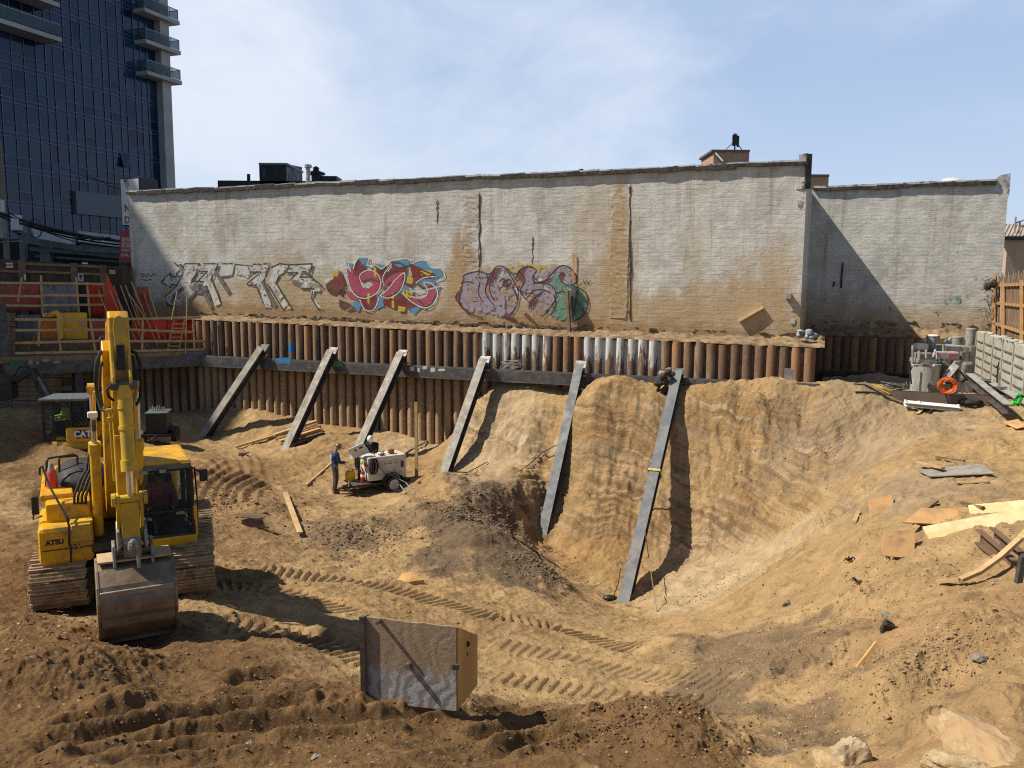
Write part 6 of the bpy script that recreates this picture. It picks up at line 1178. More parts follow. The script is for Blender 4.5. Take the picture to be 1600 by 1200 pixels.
for dx in (-.19,.22): side_prism(MB(), [(3.25,qz+.22),(3.45,qz+.30),(3.66,qz+.16),(3.74,qz-.10),(3.60,qz-.22),(3.3,qz-.18)], xa+.01+dx, .05).build('coupler_plate', M_COUP, ex, bevel=.012)
m = MB(); m.cyl(E(xa-.28,3.5,qz-.22), E(xa+.32,3.5,qz-.22), .07,.07,14); m.ball(E(xa+.03,3.76,qz-.08), (.09,.07,.13), 10, 7); m.cyl(E(xa+.08,3.8,qz-.05), E(xa+.10,3.86,qz-.42), .035, .03, 8); m.build('coupler_pin', M_COUP, ex)
# bucket: curved shell seen from behind
k0, k1 = lc(150, 880, 3.7), lc(271, 880, 3.7); bx0, bx1 = k0.x, k1.x; zt_b, zb_b = lc(210, 886, 3.7).z, .06
pr = [(3.10,zt_b+.06),(3.42,zt_b+.10),(3.70,zt_b+.02),(3.92,zt_b-.20),(4.02,zt_b-.44),(4.02,zt_b-.66),(3.90,zt_b-.92),(3.70,zt_b-1.14),(3.46,zt_b-1.32),(3.20,zt_b-1.44)]
inn = [(f-.05 if i > 1 else f, h-.045) for i, (f, h) in enumerate(pr)]
side_prism(MB(), pr+inn[::-1], (bx0+bx1)/2, bx1-bx0).build('bucket', M_BKT, ex, bevel=.006)
for x in (bx0, bx1): side_prism(MB(), [(f+.02, h) for f, h in pr]+[(2.85,zt_b-.95),(2.80,zt_b-.30)], x, .04).build('bucket_side', M_BKT, ex, bevel=.006)
for i in (3, 5, 7): f, h = pr[i]; f2, h2_ = pr[i+1]; m = MB(); d_ = Vector((0,-(f2-f),h2_-h)); m.box(E((bx0+bx1)/2,(f+f2)/2+.012,(h+h2_)/2), (bx1-bx0-.06, .03, .13), None if i == 5 else Matrix.Rotation(math.atan2(f2-f, -(h2_-h)), 3, 'X')); m.build('wear_strip', M_BKTW if i < 5 else M_BKT, ex, bevel=.006)
m = MB(); m.box(E((bx0+bx1)/2,3.40,zt_b+.12), (bx1-bx0-.04,.52,.03)); m.build('bucket_top_plate', mat('sandy_steel', (.46,.34,.20), (.38,.28,.17), .9, 0, 8, c3=(.2,.19,.18), s3=3, bmp=.4), ex)
for dx in (-.26,.32): side_prism(MB(), [(3.25,zt_b+.08),(3.72,zt_b+.03),(3.6,zt_b+.36),(3.40,zt_b+.42)], xa+dx, .05).build('bucket_ear', M_COUP, ex, bevel=.012)
for i in range(5): x = bx0+.1+(bx1-bx0-.2)*i/4; m = MB(); m.bar(E(x,3.24,zt_b-1.41), E(x,2.98,zt_b-1.52), .09, .07, (0,0,1), .45); m.build('bucket_tooth', M_BKT, ex, bevel=.008)
# ------------------------------------------------------------------ small excavator at the back left
CG = Vector((0,0,0)); cpos = atY(104, 722, 29.5); CC = Vector((cpos.x, 29.5, cpos.z-.25)); PC = R(10)
ce = thing('mini_excavator', 'small yellow excavator with a black cab, half in shade behind the big one', 'excavator', CC, PC)
Fc = Vector((math.sin(PC), -math.cos(PC), 0)); Rc = Vector((math.cos(PC), math.sin(PC), 0))
def cc(px, py, f): p = onplane(px, py, CC+Fc*f, Fc)-CC; return Vector((p.dot(Rc), -f, p.z))
M_CY = mat('loader_yellow', (.62,.34,.03), (.52,.28,.03), .45, 0, 3, c3=(.3,.2,.1), s3=2, lo3=.58)
for s in (-1, 1):
    m = MB()
    for k in range(34):
        p, t, n = stadium((4*1.0+2*math.pi*.27)*(k+.5)/34, 1.0, .27); M3 = Matrix((Vector((t.x,0,t.y)), Vector((0,1,0)), Vector((n.x,0,n.y)))).transposed(); m.box(Vector((p.x, s*.72, .30+p.y)), (.15,.4,.05), M3)
    m.box((0, s*.72, .3), (1.9,.28,.3)); m.build('track', M_RUBBER, ce)
a0, a1 = cc(70, 706, .9), cc(139, 690, .9); m = MB(); n = 26; cx_ = (a0.x+a1.x)/2; rx = (a1.x-a0.x)/2
m.lathe([(rx*.97,a0.z),(rx,a0.z+.06),(rx,a1.z-.03),(rx*.97,a1.z)], (cx_, -.1, 0), n); m.build('swing_base', M_CY, ce, smooth=True)
b0_, b1_ = cc(103, 692, .85), cc(139, 668, .85); m = MB(); m.box(((b0_.x+b1_.x)/2, -.1, (b0_.z+b1_.z)/2), (b1_.x-b0_.x, 1.5, b1_.z-b0_.z)); m.build('engine_panel', M_CY, ce, bevel=.06)
m = MB(); q0, q1 = cc(120, 685, .875), cc(138, 672, .875); m.box(((q0.x+q1.x)/2, -.865, (q0.z+q1.z)/2), (q1.x-q0.x, .03, q1.z-q0.z)); m.build('logo_panel', M_BLACK, ce)
letters('lettering', 'CAT', .30, M_WHITE, ce, Vector(((q0.x+q1.x)/2, -.885, (q0.z+q1.z)/2)), (1,0,0), (0,0,1), .012, .95)
m = MB(); tp = Vector(((q0.x+q1.x)/2-.02, -.888, q0.z+.045)); m.add([tp+Vector((-.06,0,-.03)), tp+Vector((.06,0,-.03)), tp+Vector((0,0,.05))], [(0,1,2)]); m.build('logo_triangle', M_CY, ce)
d0, d1 = cc(67, 690, .75), cc(136, 626, .75); z0_, z1_ = d0.z, d1.z; X0, X1 = d0.x, d1.x
for x, y in ((X0+.04,-.72),(X0+.38,-.74),(X1-.05,-.72),(X0+.04,.55),(X1-.05,.55),(X0+.95,-.74)): MB().bar((x,y,z0_), (x,y,z1_), .07, .07).build('cab_post', M_BLACK, ce)
MB().bar((X0,-.73,z0_+.02), (X1,-.73,z0_+.02), .06,.06).build('cab_rail', M_BLACK, ce); MB().bar((X0,-.73,z1_), (X1,-.73,z1_), .07,.07).build('cab_rail', M_BLACK, ce)
m = MB(); m.box(((X0+X1)/2, -.08, z1_+.05), (X1-X0+.08, 1.5, .10)); m.build('cab_roof', mat('roof_grey', (.10,.11,.12), (.16,.17,.18), .4), ce, bevel=.03)
z0r = cc(110,668,.75).z; m = MB(); m.box((X0+.20,-.71,(z0_+z1_)/2), (.30,.015,z1_-z0_-.1)); m.box((X0+.68,-.71,(z0_+z1_)/2), (.5,.015,z1_-z0_-.1)); m.box(((X0+.95+X1)/2,-.71,(z0_+z1_)/2+.25), (X1-X0-1.05,.015,(z1_-z0_)*.58)); m.build('cab_glass', M_CABG, ce)
MB().box(((X0+X1)/2,.57,(z0_+z1_)/2), (X1-X0,.03,z1_-z0_)).build('rear_panel', M_CABD, ce); MB().box((X0+.62,.1,z0_+.3), (.5,.5,.5)).build('operator_seat', M_CABD, ce); MB().box(((X0+.95+X1)/2,-.66,z0_+.28), (X1-X0-1.0,.04,.5)).build('side_panel', M_CABD, ce)
j0, j1, j2 = cc(80,630,-1.0), cc(52,577,-1.6), cc(14,600,-1.8)
m = MB(); m.bar(j0, cc(62,600,-1.3), .26,.34); m.bar(cc(62,600,-1.3), j1, .24,.26); m.build('boom', M_BLACK, ce, bevel=.03); MB().bar(cc(50,578,-1.6), j2, .18,.24).build('arm', M_BLACK, ce, bevel=.02); MB().cyl(cc(79,622,-.9), cc(60,590,-1.2), .06,.06,10).build('boom_cylinder', M_STEEL, ce)
m = MB(); bz = j2; m.prism([(.25,.25),(.05,.30),(-.30,.05),(-.35,-.30),(-.1,-.5),(.25,-.42)], bz+Vector((-.05,-.3,-.12)), (1,0,0), (0,0,1), (0,1,0), .6); m.build('bucket', M_BLACK, ce, bevel=.02)
lt2 = MB().tube([cc(46,575,-1.55), cc(40,572,-1.5), cc(30,574,-1.6), cc(20,590,-1.7)], .035, 6).build('hose', M_RUBBER, ce)
# ------------------------------------------------------------------ people
M_SKIN = mat('skin', (.30,.17,.11), (.26,.145,.095), .6, 0, 20); M_BOOT = mat('boot', (.05,.04,.03), (.09,.065,.04), .8, 0, 10)
def skinned(name, verts, edges, rad, mt, parent, root_i=0, sub=1):
    me = bpy.data.meshes.new(name); me.from_pydata([tuple(v) for v in verts], edges, []); me.materials.append(mt)
    o = bpy.data.objects.new(name, me); C.objects.link(o); o.parent = parent
    mo = o.modifiers.new('skin', 'SKIN'); mo.use_smooth_shade = True
    for i, r in enumerate(rad): d = me.skin_vertices[0].data[i]; d.radius = (r, r) if not isinstance(r, tuple) else r; d.use_root = (i == root_i)
    if sub: s_ = o.modifiers.new('sub', 'SUBSURF'); s_.levels = sub; s_.render_levels = sub
    return o
def limb(V, Ed, Rd, start, pts, rads):
    prev = start
    for p, r in zip(pts, rads): V.append(Vector(p)); Rd.append(r); Ed.append((prev, len(V)-1)); prev = len(V)-1
    return prev
def person(label, loc, yaw, J, top, legs, hat=None, hatc=None, hood=False, cat='person', parts_extra=None):
    """J: joints in local metres, y forward"""
    root = thing('person', label, cat, loc, yaw); V = [J['pelvis']]; Rd = [(.135,.11)]; Ed = []; V[0] = Vector(V[0])
    ch = limb(V, Ed, Rd, 0, [Vector(J['pelvis']).lerp(Vector(J['chest']), .5), J['chest']], [(.125,.10), (.145,.105)])
    nk = limb(V, Ed, Rd, ch, [J['neck']], [.058]); hd = Vector(J['head']); nkv = Vector(J['neck']); up = (hd-nkv).normalized(); fw = Vector(J.get('look', (0,1,0))).normalized()
    limb(V, Ed, Rd, nk, [nkv.lerp(hd, .45), hd, hd+up*.09], [(.062,.066), (.085,.098), (.055,.062)])
    for s in ('l', 'r'):
        sx = -1 if s == 'l' else 1; sh, el, wr = (Vector(J[k+s]) for k in ('sh', 'el', 'wr'))
        e = limb(V, Ed, Rd, ch, [sh, sh.lerp(el,.5), el, el.lerp(wr,.5), wr], [.068,.055,.045,.042,.030])
        d = (wr-el).normalized(); side = d.cross(Vector((0,0,1))); side = side.normalized() if side.length > .1 else Vector((1,0,0)); nrm = side.cross(d)
        pl = limb(V, Ed, Rd, e, [wr+d*.05], [(.036,.020)])
        for k, (off, ln) in enumerate(((-.030,.075),(-.010,.085),(.010,.080),(.030,.062))):
            b0 = wr+d*.085+side*off; limb(V, Ed, Rd, pl, [b0, b0+d*ln*.5-nrm*.012, b0+d*ln*.85-nrm*.035], [.0095,.0088,.0075])
        limb(V, Ed, Rd, pl, [wr+d*.05-side*.035*1.1-nrm*.01, wr+d*.085-side*.058-nrm*.022], [.011,.009])
        hp, kn, an, toe = (Vector(J[k+s]) for k in ('hp', 'kn', 'an', 'toe'))
        limb(V, Ed, Rd, 0, [hp, hp.lerp(kn,.5), kn, kn.lerp(an,.45), an, toe], [.088,.078,.058,.055,.040,.030])
    skinned('body', V, Ed, Rd, M_SKIN, root)
    # face details
    f = MB(); rt = fw.cross(up).normalized(); eye = hd+fw*.088
    f.ball(hd+fw*.10-up*.02, (.014,.018,.024), 8, 6); nose = f.build('nose', M_SKIN, root, smooth='all')
    for q in (-1, 1): MB().ball(eye+rt*(.032*q)+up*.012, .011, 8, 6).build('eye', M_INK, root); MB().ball(hd+rt*(.088*q)-up*.01-fw*.01, (.014,.024,.034), 8, 6).build('ear', M_SKIN, root, smooth='all')
    m = MB(); m.box(hd+fw*.092-up*.058, (.045,.012,.010)); m.build('mouth', mat('lips', (.22,.09,.07), (.2,.08,.06), .6), root)
    # clothing as slightly larger shells
    pv, cv = Vector(J['pelvis']), Vector(J['chest']); ax_ = (cv-pv).normalized(); V = [pv-ax_*.13]; Rd = [(.165,.14)]; Ed = []
    limb(V, Ed, Rd, 0, [pv+ax_*.02, pv.lerp(cv, .55), cv, cv.lerp(nkv, .7)], [(.168,.142),(.165,.138),(.178,.138),.085])
    for s in ('l', 'r'): sh, el, wr = (Vector(J[k+s]) for k in ('sh','el','wr')); limb(V, Ed, Rd, 3, [sh, sh.lerp(el,.5), el, el.lerp(wr,.5), el.lerp(wr,.93)], [.088,.074,.064,.058,.046])
    skinned('jacket', V, Ed, Rd, top, root)
    V = [pv+ax_*.10]; Rd = [(.135,.12)]; Ed = []; limb(V, Ed, Rd, 0, [pv], [(.125,.115)])
    for s in ('l', 'r'): hp, kn, an = (Vector(J[k+s]) for k in ('hp','kn','an')); limb(V, Ed, Rd, 1, [hp, hp.lerp(kn,.5), kn, kn.lerp(an,.5), kn.lerp(an,.94)], [.108,.096,.078,.072,.068])
    skinned('trousers', V, Ed, Rd, legs, root)
    for s in ('l', 'r'):
        an, toe = Vector(J['an'+s]), Vector(J['toe'+s]); d = (toe-an); d.z = 0; d = d.normalized(); m = MB(); m.ball(an-Vector((0,0,.01))+d*.0, (.055,.06,.085), 10, 7); m.ball(an+d*.10-Vector((0,0,.045)), (.052,.052,.042), 10, 7); m.bar(an-d*.06-Vector((0,0,.075)), an+d*.17-Vector((0,0,.075)), .10, .03)
        m.build('boot', M_BOOT, root, smooth='all')
    if hat == 'hard_hat':
        m = MB(); c = hd+up*.045; q = fw.rotation_difference(fw); m.lathe([(.150,-.012),(.152,.0),(.122,.01),(.118,.06),(.092,.105),(.045,.128),(.01,.132)], c, 18, up); m.bar(c+fw*.06, c+fw*.19, .16, .014, up); m.build('hard_hat', hatc, root, smooth=True)
    elif hat == 'hood': m = MB(); c = hd+up*.02-fw*.035; m.ball(c, (.108,.115,.135), 14, 10); m.build('hood', hatc, root, smooth='all')
    elif hat == 'cap': m = MB(); c = hd+up*.05; m.ball(c, (.103,.110,.075), 14, 8); m.bar(c+fw*.06, c+fw*.18, .13, .012, up); m.build('cap', hatc, root, smooth=True)
    elif hat == 'hair': m = MB(); m.ball(hd+up*.035-fw*.018, (.098,.105,.098), 14, 9); m.build('hair', hatc, root, smooth='all')
    return root
def stand(h=1.75):
    k = h/1.75; v = lambda x, y, z: Vector((x*k, y*k, z*k))
    return dict(pelvis=v(0,0,.95), chest=v(0,.02,1.32), neck=v(0,.03,1.49), head=v(0,.07,1.605), shl=v(-.19,.02,1.42), shr=v(.19,.02,1.42), ell=v(-.24,.02,1.12), elr=v(.24,.02,1.12), wrl=v(-.17,.22,1.05), wrr=v(.17,.24,1.06),
        hpl=v(-.10,0,.90), hpr=v(.10,0,.90), knl=v(-.12,.05,.50), knr=v(.12,.02,.50), anl=v(-.13,-.02,.09), anr=v(.14,-.06,.09), toel=v(-.15,.14,.04), toer=v(.17,.10,.04))
NAVY = mat('navy_jacket', (.022,.045,.10), (.03,.06,.13), .85, 0, 8, bmp=.4, bs=22); DARKT = mat('dark_trousers', (.055,.045,.038), (.085,.07,.055), .9, 0, 8, bmp=.4, bs=22); BLKJ = mat('black_top', (.012,.012,.014), (.02,.02,.022), .9, 0, 8, bmp=.3)
GREYJ = mat('charcoal_top', (.035,.033,.032), (.06,.055,.05), .9, 0, 8, bmp=.4); REDH = mat('maroon_hoodie', (.55,.11,.12), (.42,.085,.09), .9, 0, 8, bmp=.4, bs=22); HIVIS = mat('hi_vis', (.40,.62,.06), (.34,.55,.06), .7)
# worker standing left of the welder, looking at it
wp = gp(524, 768); wp.z += .0; J = stand(1.76); J['look'] = (0,1,-.45); J['head'] += Vector((0,.03,-.01)); J['wrr'] = Vector((.10,.34,1.08)); J['elr'] = Vector((.25,.10,1.12)); J['wrl'] = Vector((-.10,.30,1.02))
pr_ = person('worker in a navy jacket and brown hard hat standing beside the welder trailer', wp, R(-62), J, NAVY, DARKT, 'hard_hat', mat('brown_hat', (.075,.03,.016), (.30,.19,.10), .4, 0, 16))
m = MB(); m.box((.0,-.135,1.30), (.20,.02,.12)); m.build('back_print', mat('print_white', (.45,.46,.48), (.25,.27,.32), .8, 0, 20), pr_)
# worker behind the trailer, leaning over it
wp2 = atY(584, 740, 29.75); wp2.z = gz(wp2.x, 29.75)+.02; J = stand(1.70); J['chest'] = Vector((0,.12,1.30)); J['neck'] = Vector((0,.20,1.45)); J['head'] = Vector((0,.29,1.56)); J['shl'] = Vector((-.2,.12,1.38)); J['shr'] = Vector((.2,.12,1.38)); J['ell'] = Vector((-.26,.30,1.15)); J['elr'] = Vector((.27,.32,1.16)); J['wrl'] = Vector((-.16,.52,1.10)); J['wrr'] = Vector((.18,.54,1.10)); J['look'] = (0,1,-.5)
person('worker in a black top with a white hood bending over the welder from behind', wp2, R(165), J, BLKJ, DARKT, 'hood', mat('white_hood', (.68,.68,.66), (.58,.58,.56), .8, 0, 10))
# worker crouching at the wale between the last two rakers
wp3 = wall(1031, 622, WOFF+1.0); wp3.z = gz(wp3.x, wp3.y)
J = dict(pelvis=(0,-.14,.36), chest=(0,.10,.72), neck=(0,.27,.82), head=(0,.39,.84), shl=(-.19,.17,.78), shr=(.19,.17,.78), ell=(-.25,.36,.58), elr=(.26,.36,.58), wrl=(-.14,.52,.46), wrr=(.13,.52,.48), hpl=(-.11,-.12,.36), hpr=(.11,-.12,.36), knl=(-.17,.26,.44), knr=(.17,.26,.44), anl=(-.16,.02,.09), anr=(.16,.02,.09), toel=(-.18,.18,.04), toer=(.18,.18,.04), look=(0,.7,-.7))
J = {k: Vector(v) for k, v in J.items()}
person('worker in charcoal crouching at the wale with his head bent by the longest raker', wp3, R(-55), J, GREYJ, DARKT, 'cap', mat('blue_cap', (.10,.14,.24), (.30,.33,.40), .8, 0, 12))
# operator of the big excavator, seen from the front quarter with a maroon hood
seat = E((cx0+cx1)/2-.04, .78, zb+.34)
J = dict(pelvis=(0,0,0), chest=(0,.06,.40), neck=(0,.10,.57), head=(0,.13,.71), shl=(-.2,.06,.48), shr=(.2,.06,.48), ell=(-.27,.14,.20), elr=(.27,.14,.20), wrl=(-.24,.40,.18), wrr=(.24,.40,.18), hpl=(-.10,.04,-.02), hpr=(.10,.04,-.02), knl=(-.14,.46,.06), knr=(.14,.46,.06), anl=(-.13,.56,-.30), anr=(.13,.56,-.30), toel=(-.14,.72,-.34), toer=(.14,.72,-.34), look=(-.3,1,-.2))
J = {k: Vector(v) for k, v in J.items()}
person('operator in a maroon hoodie seated in the cab of the big excavator', ex.matrix_basis @ seat if False else (EC+Rt*seat.x+Fw*(-seat.y)+Z_*seat.z), PS+math.pi, J, REDH, DARKT, 'hair', M_BLACK)
# operator of the small one
s2 = Vector((X0+.62, -.02, z0_+.58)); w_ = CC+Rc*s2.x+Fc*(-s2.y)+Z_*s2.z
person('operator in a lime safety vest seated in the small shaded excavator', w_, PC+R(120), {k: v.copy() for k, v in J.items()}, HIVIS, DARKT, 'hard_hat', M_WHITE)
# ------------------------------------------------------------------ welder trailer and what stands round it
M_WELD = mat('welder_white', (.60,.58,.51), (.50,.475,.40), .45, 0, 4, c3=(.48,.38,.25), s3=2.5, lo3=.56, hi3=.8)
GP = atY(577, 771, 28.45); GP.z = gz(GP.x, GP.y); PG = R(33)
we = thing('welder_trailer', 'white engine welder on a black two wheel trailer, its control lid propped open', 'welder', GP, PG)
def wl_(x, y, z): return Vector((x, y, z))             # local: x runs back along the trailer, y to the far side
hb = atY(577, 753, 28.45).z-GP.z; ht = atY(577, 716, 28.45).z-GP.z
MB().box((.72, .42, (hb+ht)/2), (1.44, .82, ht-hb)).build('housing', M_WELD, we, bevel=.03)
m = MB(); m.box((.80,.005,hb+.22), (.9,.012,.012)); m.box((.42,.005,hb+.42), (.012,.012,.4)); m.box((1.0,.005,hb+.3), (.012,.012,.34)); m.box((.7,.005,ht-.18), (1.1,.012,.012)); m.build('door_gap', M_GREY, we)
for x, w_ in ((.62,.10),(.80,.16),(1.02,.14),(1.22,.10)): MB().box((x,.002,ht-.27), (w_,.01,.05)).build('decal', M_GREY, we)
MB().box((1.28,.002,hb+.50), (.10,.01,.24)).build('vent_louver', M_BLACK, we)
iW = Matrix.Rotation(-PG, 3, 'Z'); lidp = [iW @ (atY(x,y,Y)-GP) for x, y, Y in ((543,703,28.35),(568,692,28.6),(578,707,28.9),(553,717,28.65))]; ln = (lidp[1]-lidp[0]).cross(lidp[3]-lidp[0]).normalized()*.03; m = MB(); m.add(lidp+[p+ln for p in lidp], [(0,1,2,3),(7,6,5,4),(0,4,5,1),(1,5,6,2),(2,6,7,3),(3,7,4,0)]); m.build('open_lid', mat('lid_white', (.60,.62,.64), (.54,.56,.58), .4), we, bevel=.01)
for u_, s_ in ((.32,.12),(.60,.22)):
    e1, e2 = lidp[1]-lidp[0], lidp[3]-lidp[0]; sg = -1 if (GP+Matrix.Rotation(PG,3,'Z') @ ln).dot(Vector((0,1,0)))*1 > 0 and ln.length and (Matrix.Rotation(PG,3,'Z') @ ln).y > 0 else 1; q0 = lidp[0]+e1*u_+e2*.22+ln*(1.15 if sg > 0 else -.15); MB().add([q0, q0+e1*s_, q0+e1*s_+e2*.32, q0+e2*.32], [(0,1,2,3)]).build('lid_gauge', M_BLACK, we)
m = MB(); m.bar((.30,.12,ht), (.12,.14,ht+.40), .02,.02); m.build('lid_stay', M_STEEL, we)
m = MB(); m.box((.95,.62,ht+.012), (.72,.30,.02)); m.build('top_panel', M_WHITE, we)
MB().box((.02-.03,.42,(hb+ht)/2), (.02,.80,ht-hb-.04)).build('front_panel', M_WELD, we, bevel=.01)
MB().box((-.045,.60,ht-.22), (.012,.30,.10)).build('green_decal', mat('decal_green', (.30,.50,.05), (.55,.5,.1), .5), we)
MB().box((-.045,.42,ht-.07), (.012,.60,.05)).build('title_strip', M_GREY, we)
for dy in (.10,.25):                                   # the red clover-like mark
    m = MB()
    for k in range(4): a = math.pi/4+k*math.pi/2; m.box((-.046, dy+.038*math.cos(a), ht-.26+.045*math.sin(a)), (.012,.062,.072), Matrix.Rotation(.5*(k%2)-.25, 3, 'X'))
    m.build('red_mark', mat('mark_red', (.55,.03,.02), (.5,.03,.02), .5), we)
m = MB(); m.box((.55,.42,hb-.10), (2.0,1.0,.10)); m.box((-.35,.42,hb-.16), (.9,.16,.09)); m.bar((-.2,.05,hb-.12), (-.85,.42,hb-.20), .08,.08); m.bar((-.2,.8,hb-.12), (-.85,.42,hb-.20), .08,.08); m.build('frame', M_BLACK, we, bevel=.01)
MB().box((-.28,.42,hb-.06), (.60,.95,.03)).build('front_deck', mat('deck_plate', (.06,.06,.06), (.11,.10,.085), .6), we)
for y in (-.16, 1.0):
    w_ = MB().ring((.85,y-.09,.30), (.85,y+.09,.30), .30, .18, 24).build('wheel', M_RUBBER, we, smooth=True); m = MB(); m.ring((.85,y-.095,.30), (.85,y-.03,.30), .19, .06, 20); m.cyl((.85,y-.07,.30), (.85,y-.02,.30), .17, .17, 20); m.build('rim', mat('rim_white', (.50,.49,.47), (.42,.41,.38), .5), w_)
    m = MB(); arc = [(.85+.40*math.cos(a), y, .30+.40*math.sin(a)) for a in np.linspace(.1, math.pi-.1, 9)]
    for a, b_ in zip(arc[:-1], arc[1:]): m.bar(a, b_, .26, .02, (0,0,1))
    m.build('fender', M_BLACK, we)
m = MB(); m.cyl((-.62,.30,.02), (-.62,.30,hb+.05), .035,.035,10); m.box((-.62,.30,.02), (.16,.16,.03)); m.build('jack_stand', mat('jack_rust', (.26,.13,.12), (.3,.2,.17), .7), we)
m = MB(); m.ball((-.95,.42,hb-.2), (.08,.05,.05), 10, 7); m.build('coupler', M_STEEL, we)
for k, (x, y) in enumerate(((.10,-.05),(.20,-.06),(-.10,.92),(-.10,.78))):
    m = MB(); c = Vector((x,y,ht-.28))
    for j in range(3): m.tube([c+Vector((.10*math.cos(a) if y < 0 else .02*j, .03*j-.05 if y < 0 else .10*math.cos(a), .26*math.sin(a)-.02*j)) for a in np.linspace(0, 2*math.pi, 18)], .020, 6)
    m.build('cable_coil', M_RUBBER, we)
m = MB(); m.cyl((-.06,.70,hb-.05), (-.06,.70,hb+.30), .07,.07,12); m.build('tool_tube', M_BLACK, we)
MB().box((.98,.30,ht+.10), (.22,.16,.16)).build('tool_bag', mat('tan_leather', (.30,.13,.04), (.22,.10,.035), .7, bmp=.4), we, bevel=.03)
MB().box((.55,.18,ht+.06), (.24,.14,.06), Matrix.Rotation(.4, 3, 'Z')).build('tools', mat('tool_brown', (.14,.09,.05), (.3,.22,.12), .7), we, bevel=.02)
m = MB(); m.tube([(.62,.30,ht), (.62,.30,ht+.14), (.70,.30,ht+.15), (.70,.3,ht+.0)], .018, 6); m.build('lifting_eye', M_GREY, we)
def onw(x, y, z): return GP+Matrix.Rotation(PG, 3, 'Z') @ Vector((x, y, z))
# loose things: jerrycan, extinguisher, cables
jc = onw(-.40,.74,hb-.045); r_ = thing('fuel_can', 'yellow fuel can on the front deck of the welder trailer', 'fuel can', jc, PG); M_CAN = mat('can_yellow', (.72,.46,.01), (.62,.38,.01), .5)
m = MB(); m.lathe([(.16,0),(.175,.03),(.175,.26),(.14,.33),(.05,.36)], (0,0,0), 18); m.build('body', M_CAN, r_, smooth=True); m = MB(); m.tube([(-.08,0,.33),(-.06,0,.42),(.06,0,.42),(.09,0,.33)], .018, 6); m.build('handle', M_CAN, r_); m = MB(); m.cyl((.10,.02,.33), (.13,.02,.39), .03,.03,10); m.build('cap', M_BLACK, r_)
fe = onw(-.14,.22,hb-.045); r_ = thing('fire_extinguisher', 'red fire extinguisher standing against the front of the welder', 'extinguisher', fe, PG)
MB().lathe([(.075,0),(.08,.02),(.08,.32),(.05,.40),(.025,.42)], (0,0,0), 16).build('cylinder', mat('ext_red', (.50,.015,.03), (.42,.015,.03), .35), r_, smooth=True); m = MB(); m.cyl((0,0,.42), (0,0,.48), .025,.025,8); m.bar((-.02,0,.48), (.0,.10,.52), .03,.02); m.build('valve', M_BLACK, r_); MB().ring((0,0,.20), (0,0,.30), .0815, .078, 16).build('label', M_WHITE, r_)
for i, (pp, lb) in enumerate((([(610,735),(620,757),(634,772)], 'pale welding lead running from the trailer down to the sand at the lower right'), ([(613,737),(632,760),(648,773)], 'second welding lead, curving further right from the trailer'))):
    a = onw(.25+.1*i,-.08,ht-.15); e1, e2 = gp(*pp[1],.05), gp(*pp[2],.03); tag(MB().tube(curve3 if False else [a, a.lerp(e1,.45)+Vector((0,-.1,-.12)), e1*.5+e2*.5+Vector((-.12,0,.16)), e2], .018, 6).build('welding_lead', mat('lead_grey', (.30,.29,.27), (.22,.21,.2), .7), None, org=e2), lb, 'cable')
# ------------------------------------------------------------------ black generator at the back left
gg = gp(248, 690); gg.z = gz(gg.x, gg.y); gg.y += 0; gn = thing('generator', 'black generator set on small wheels in the shade by the left raker', 'generator', gg, R(12))
MB().box((0,.2,.78), (.80,1.0,.80)).build('housing', mat('gen_black', (.015,.017,.02), (.03,.03,.032), .4), gn, bevel=.03); MB().box((0,.2,1.20), (.84,1.04,.05)).build('top_panel', mat('gen_top', (.09,.12,.12), (.15,.17,.16), .4), gn, bevel=.015)
m = MB(); rnd = random.Random(31)
for k in range(7): m.tube([(-.25+.07*k, .1, 1.22), (-.3+.09*k, .15+.05*rnd.random(), 1.36+.1*rnd.random()), (-.2+.06*k, .35, 1.23)], .018, 5)
m.build('cable_tangle', M_GREY, gn)
for x, y in ((-.55,-.1),(.58,.1),(.58,.6)): MB().ring((x-.09,y,.26), (x+.09,y,.26), .26, .10, 20).build('wheel', M_RUBBER, gn, smooth=True)
m = MB(); m.box((0,.2,.33), (1.0,1.3,.10)); m.bar((0,-.4,.33), (-.1,-1.0,.22), .08,.08); m.build('frame', M_BLACK, gn)
MB().ball((-.62,-.25,.42), (.16,.12,.14), 10, 7).build('chrome_lamp', M_CHR, gn, smooth='all'); m = MB(); m.box((.45,.2,.55), (.10,.9,.06)); m.build('fender', M_BLACK, gn)
# ------------------------------------------------------------------ timber, plywood and scrap on the earth
def gboard(name, p0, p1, w_, t_, mt, lb, cat='plank', lift=.03, tilt=0.0, lift2=None):
    a, b_ = gp(*p0, lift), gp(*p1, lift if lift2 is None else lift2); up = Vector((math.sin(tilt)*.8, -.25*math.sin(tilt), math.cos(tilt)))
    return board(name, a, b_, w_, t_, mt, lb, cat, None, up, .004)
for k, (x0, y0, x1, y1, lf) in enumerate([(436,694,498,671,.10),(433,698,500,676,.22),(440,702,503,680,.14),(428,692,494,670,.28),(446,707,505,686,.07),(437,705,500,683,.24),(368,696,470,676,.05)]):
    gboard('timber', (x0,y0), (x1,y1), .22 if k < 6 else .1, .09, (M_WOOD, M_WOODG, M_PLY)[k % 3], ['topmost pale timber of the stack by the second raker','lower timber at the left of the stack by the second raker','timber on the near side of the lumber stack','long dark timber at the back of the lumber stack','front timber lying on the sand by the lumber stack','second layer timber of the lumber stack','long thin batten trailing left of the lumber stack'][k], 'timber', lf+.04)
gboard('plank', (446,782), (469,836), .16, .05, M_WOOD, 'pale plank lying on the sand between excavator and welder', 'plank', .13); gboard('plank', (478,760), (524,724), .07, .05, M_WOOD, 'thin batten lying left of the standing worker', 'plank', .05)
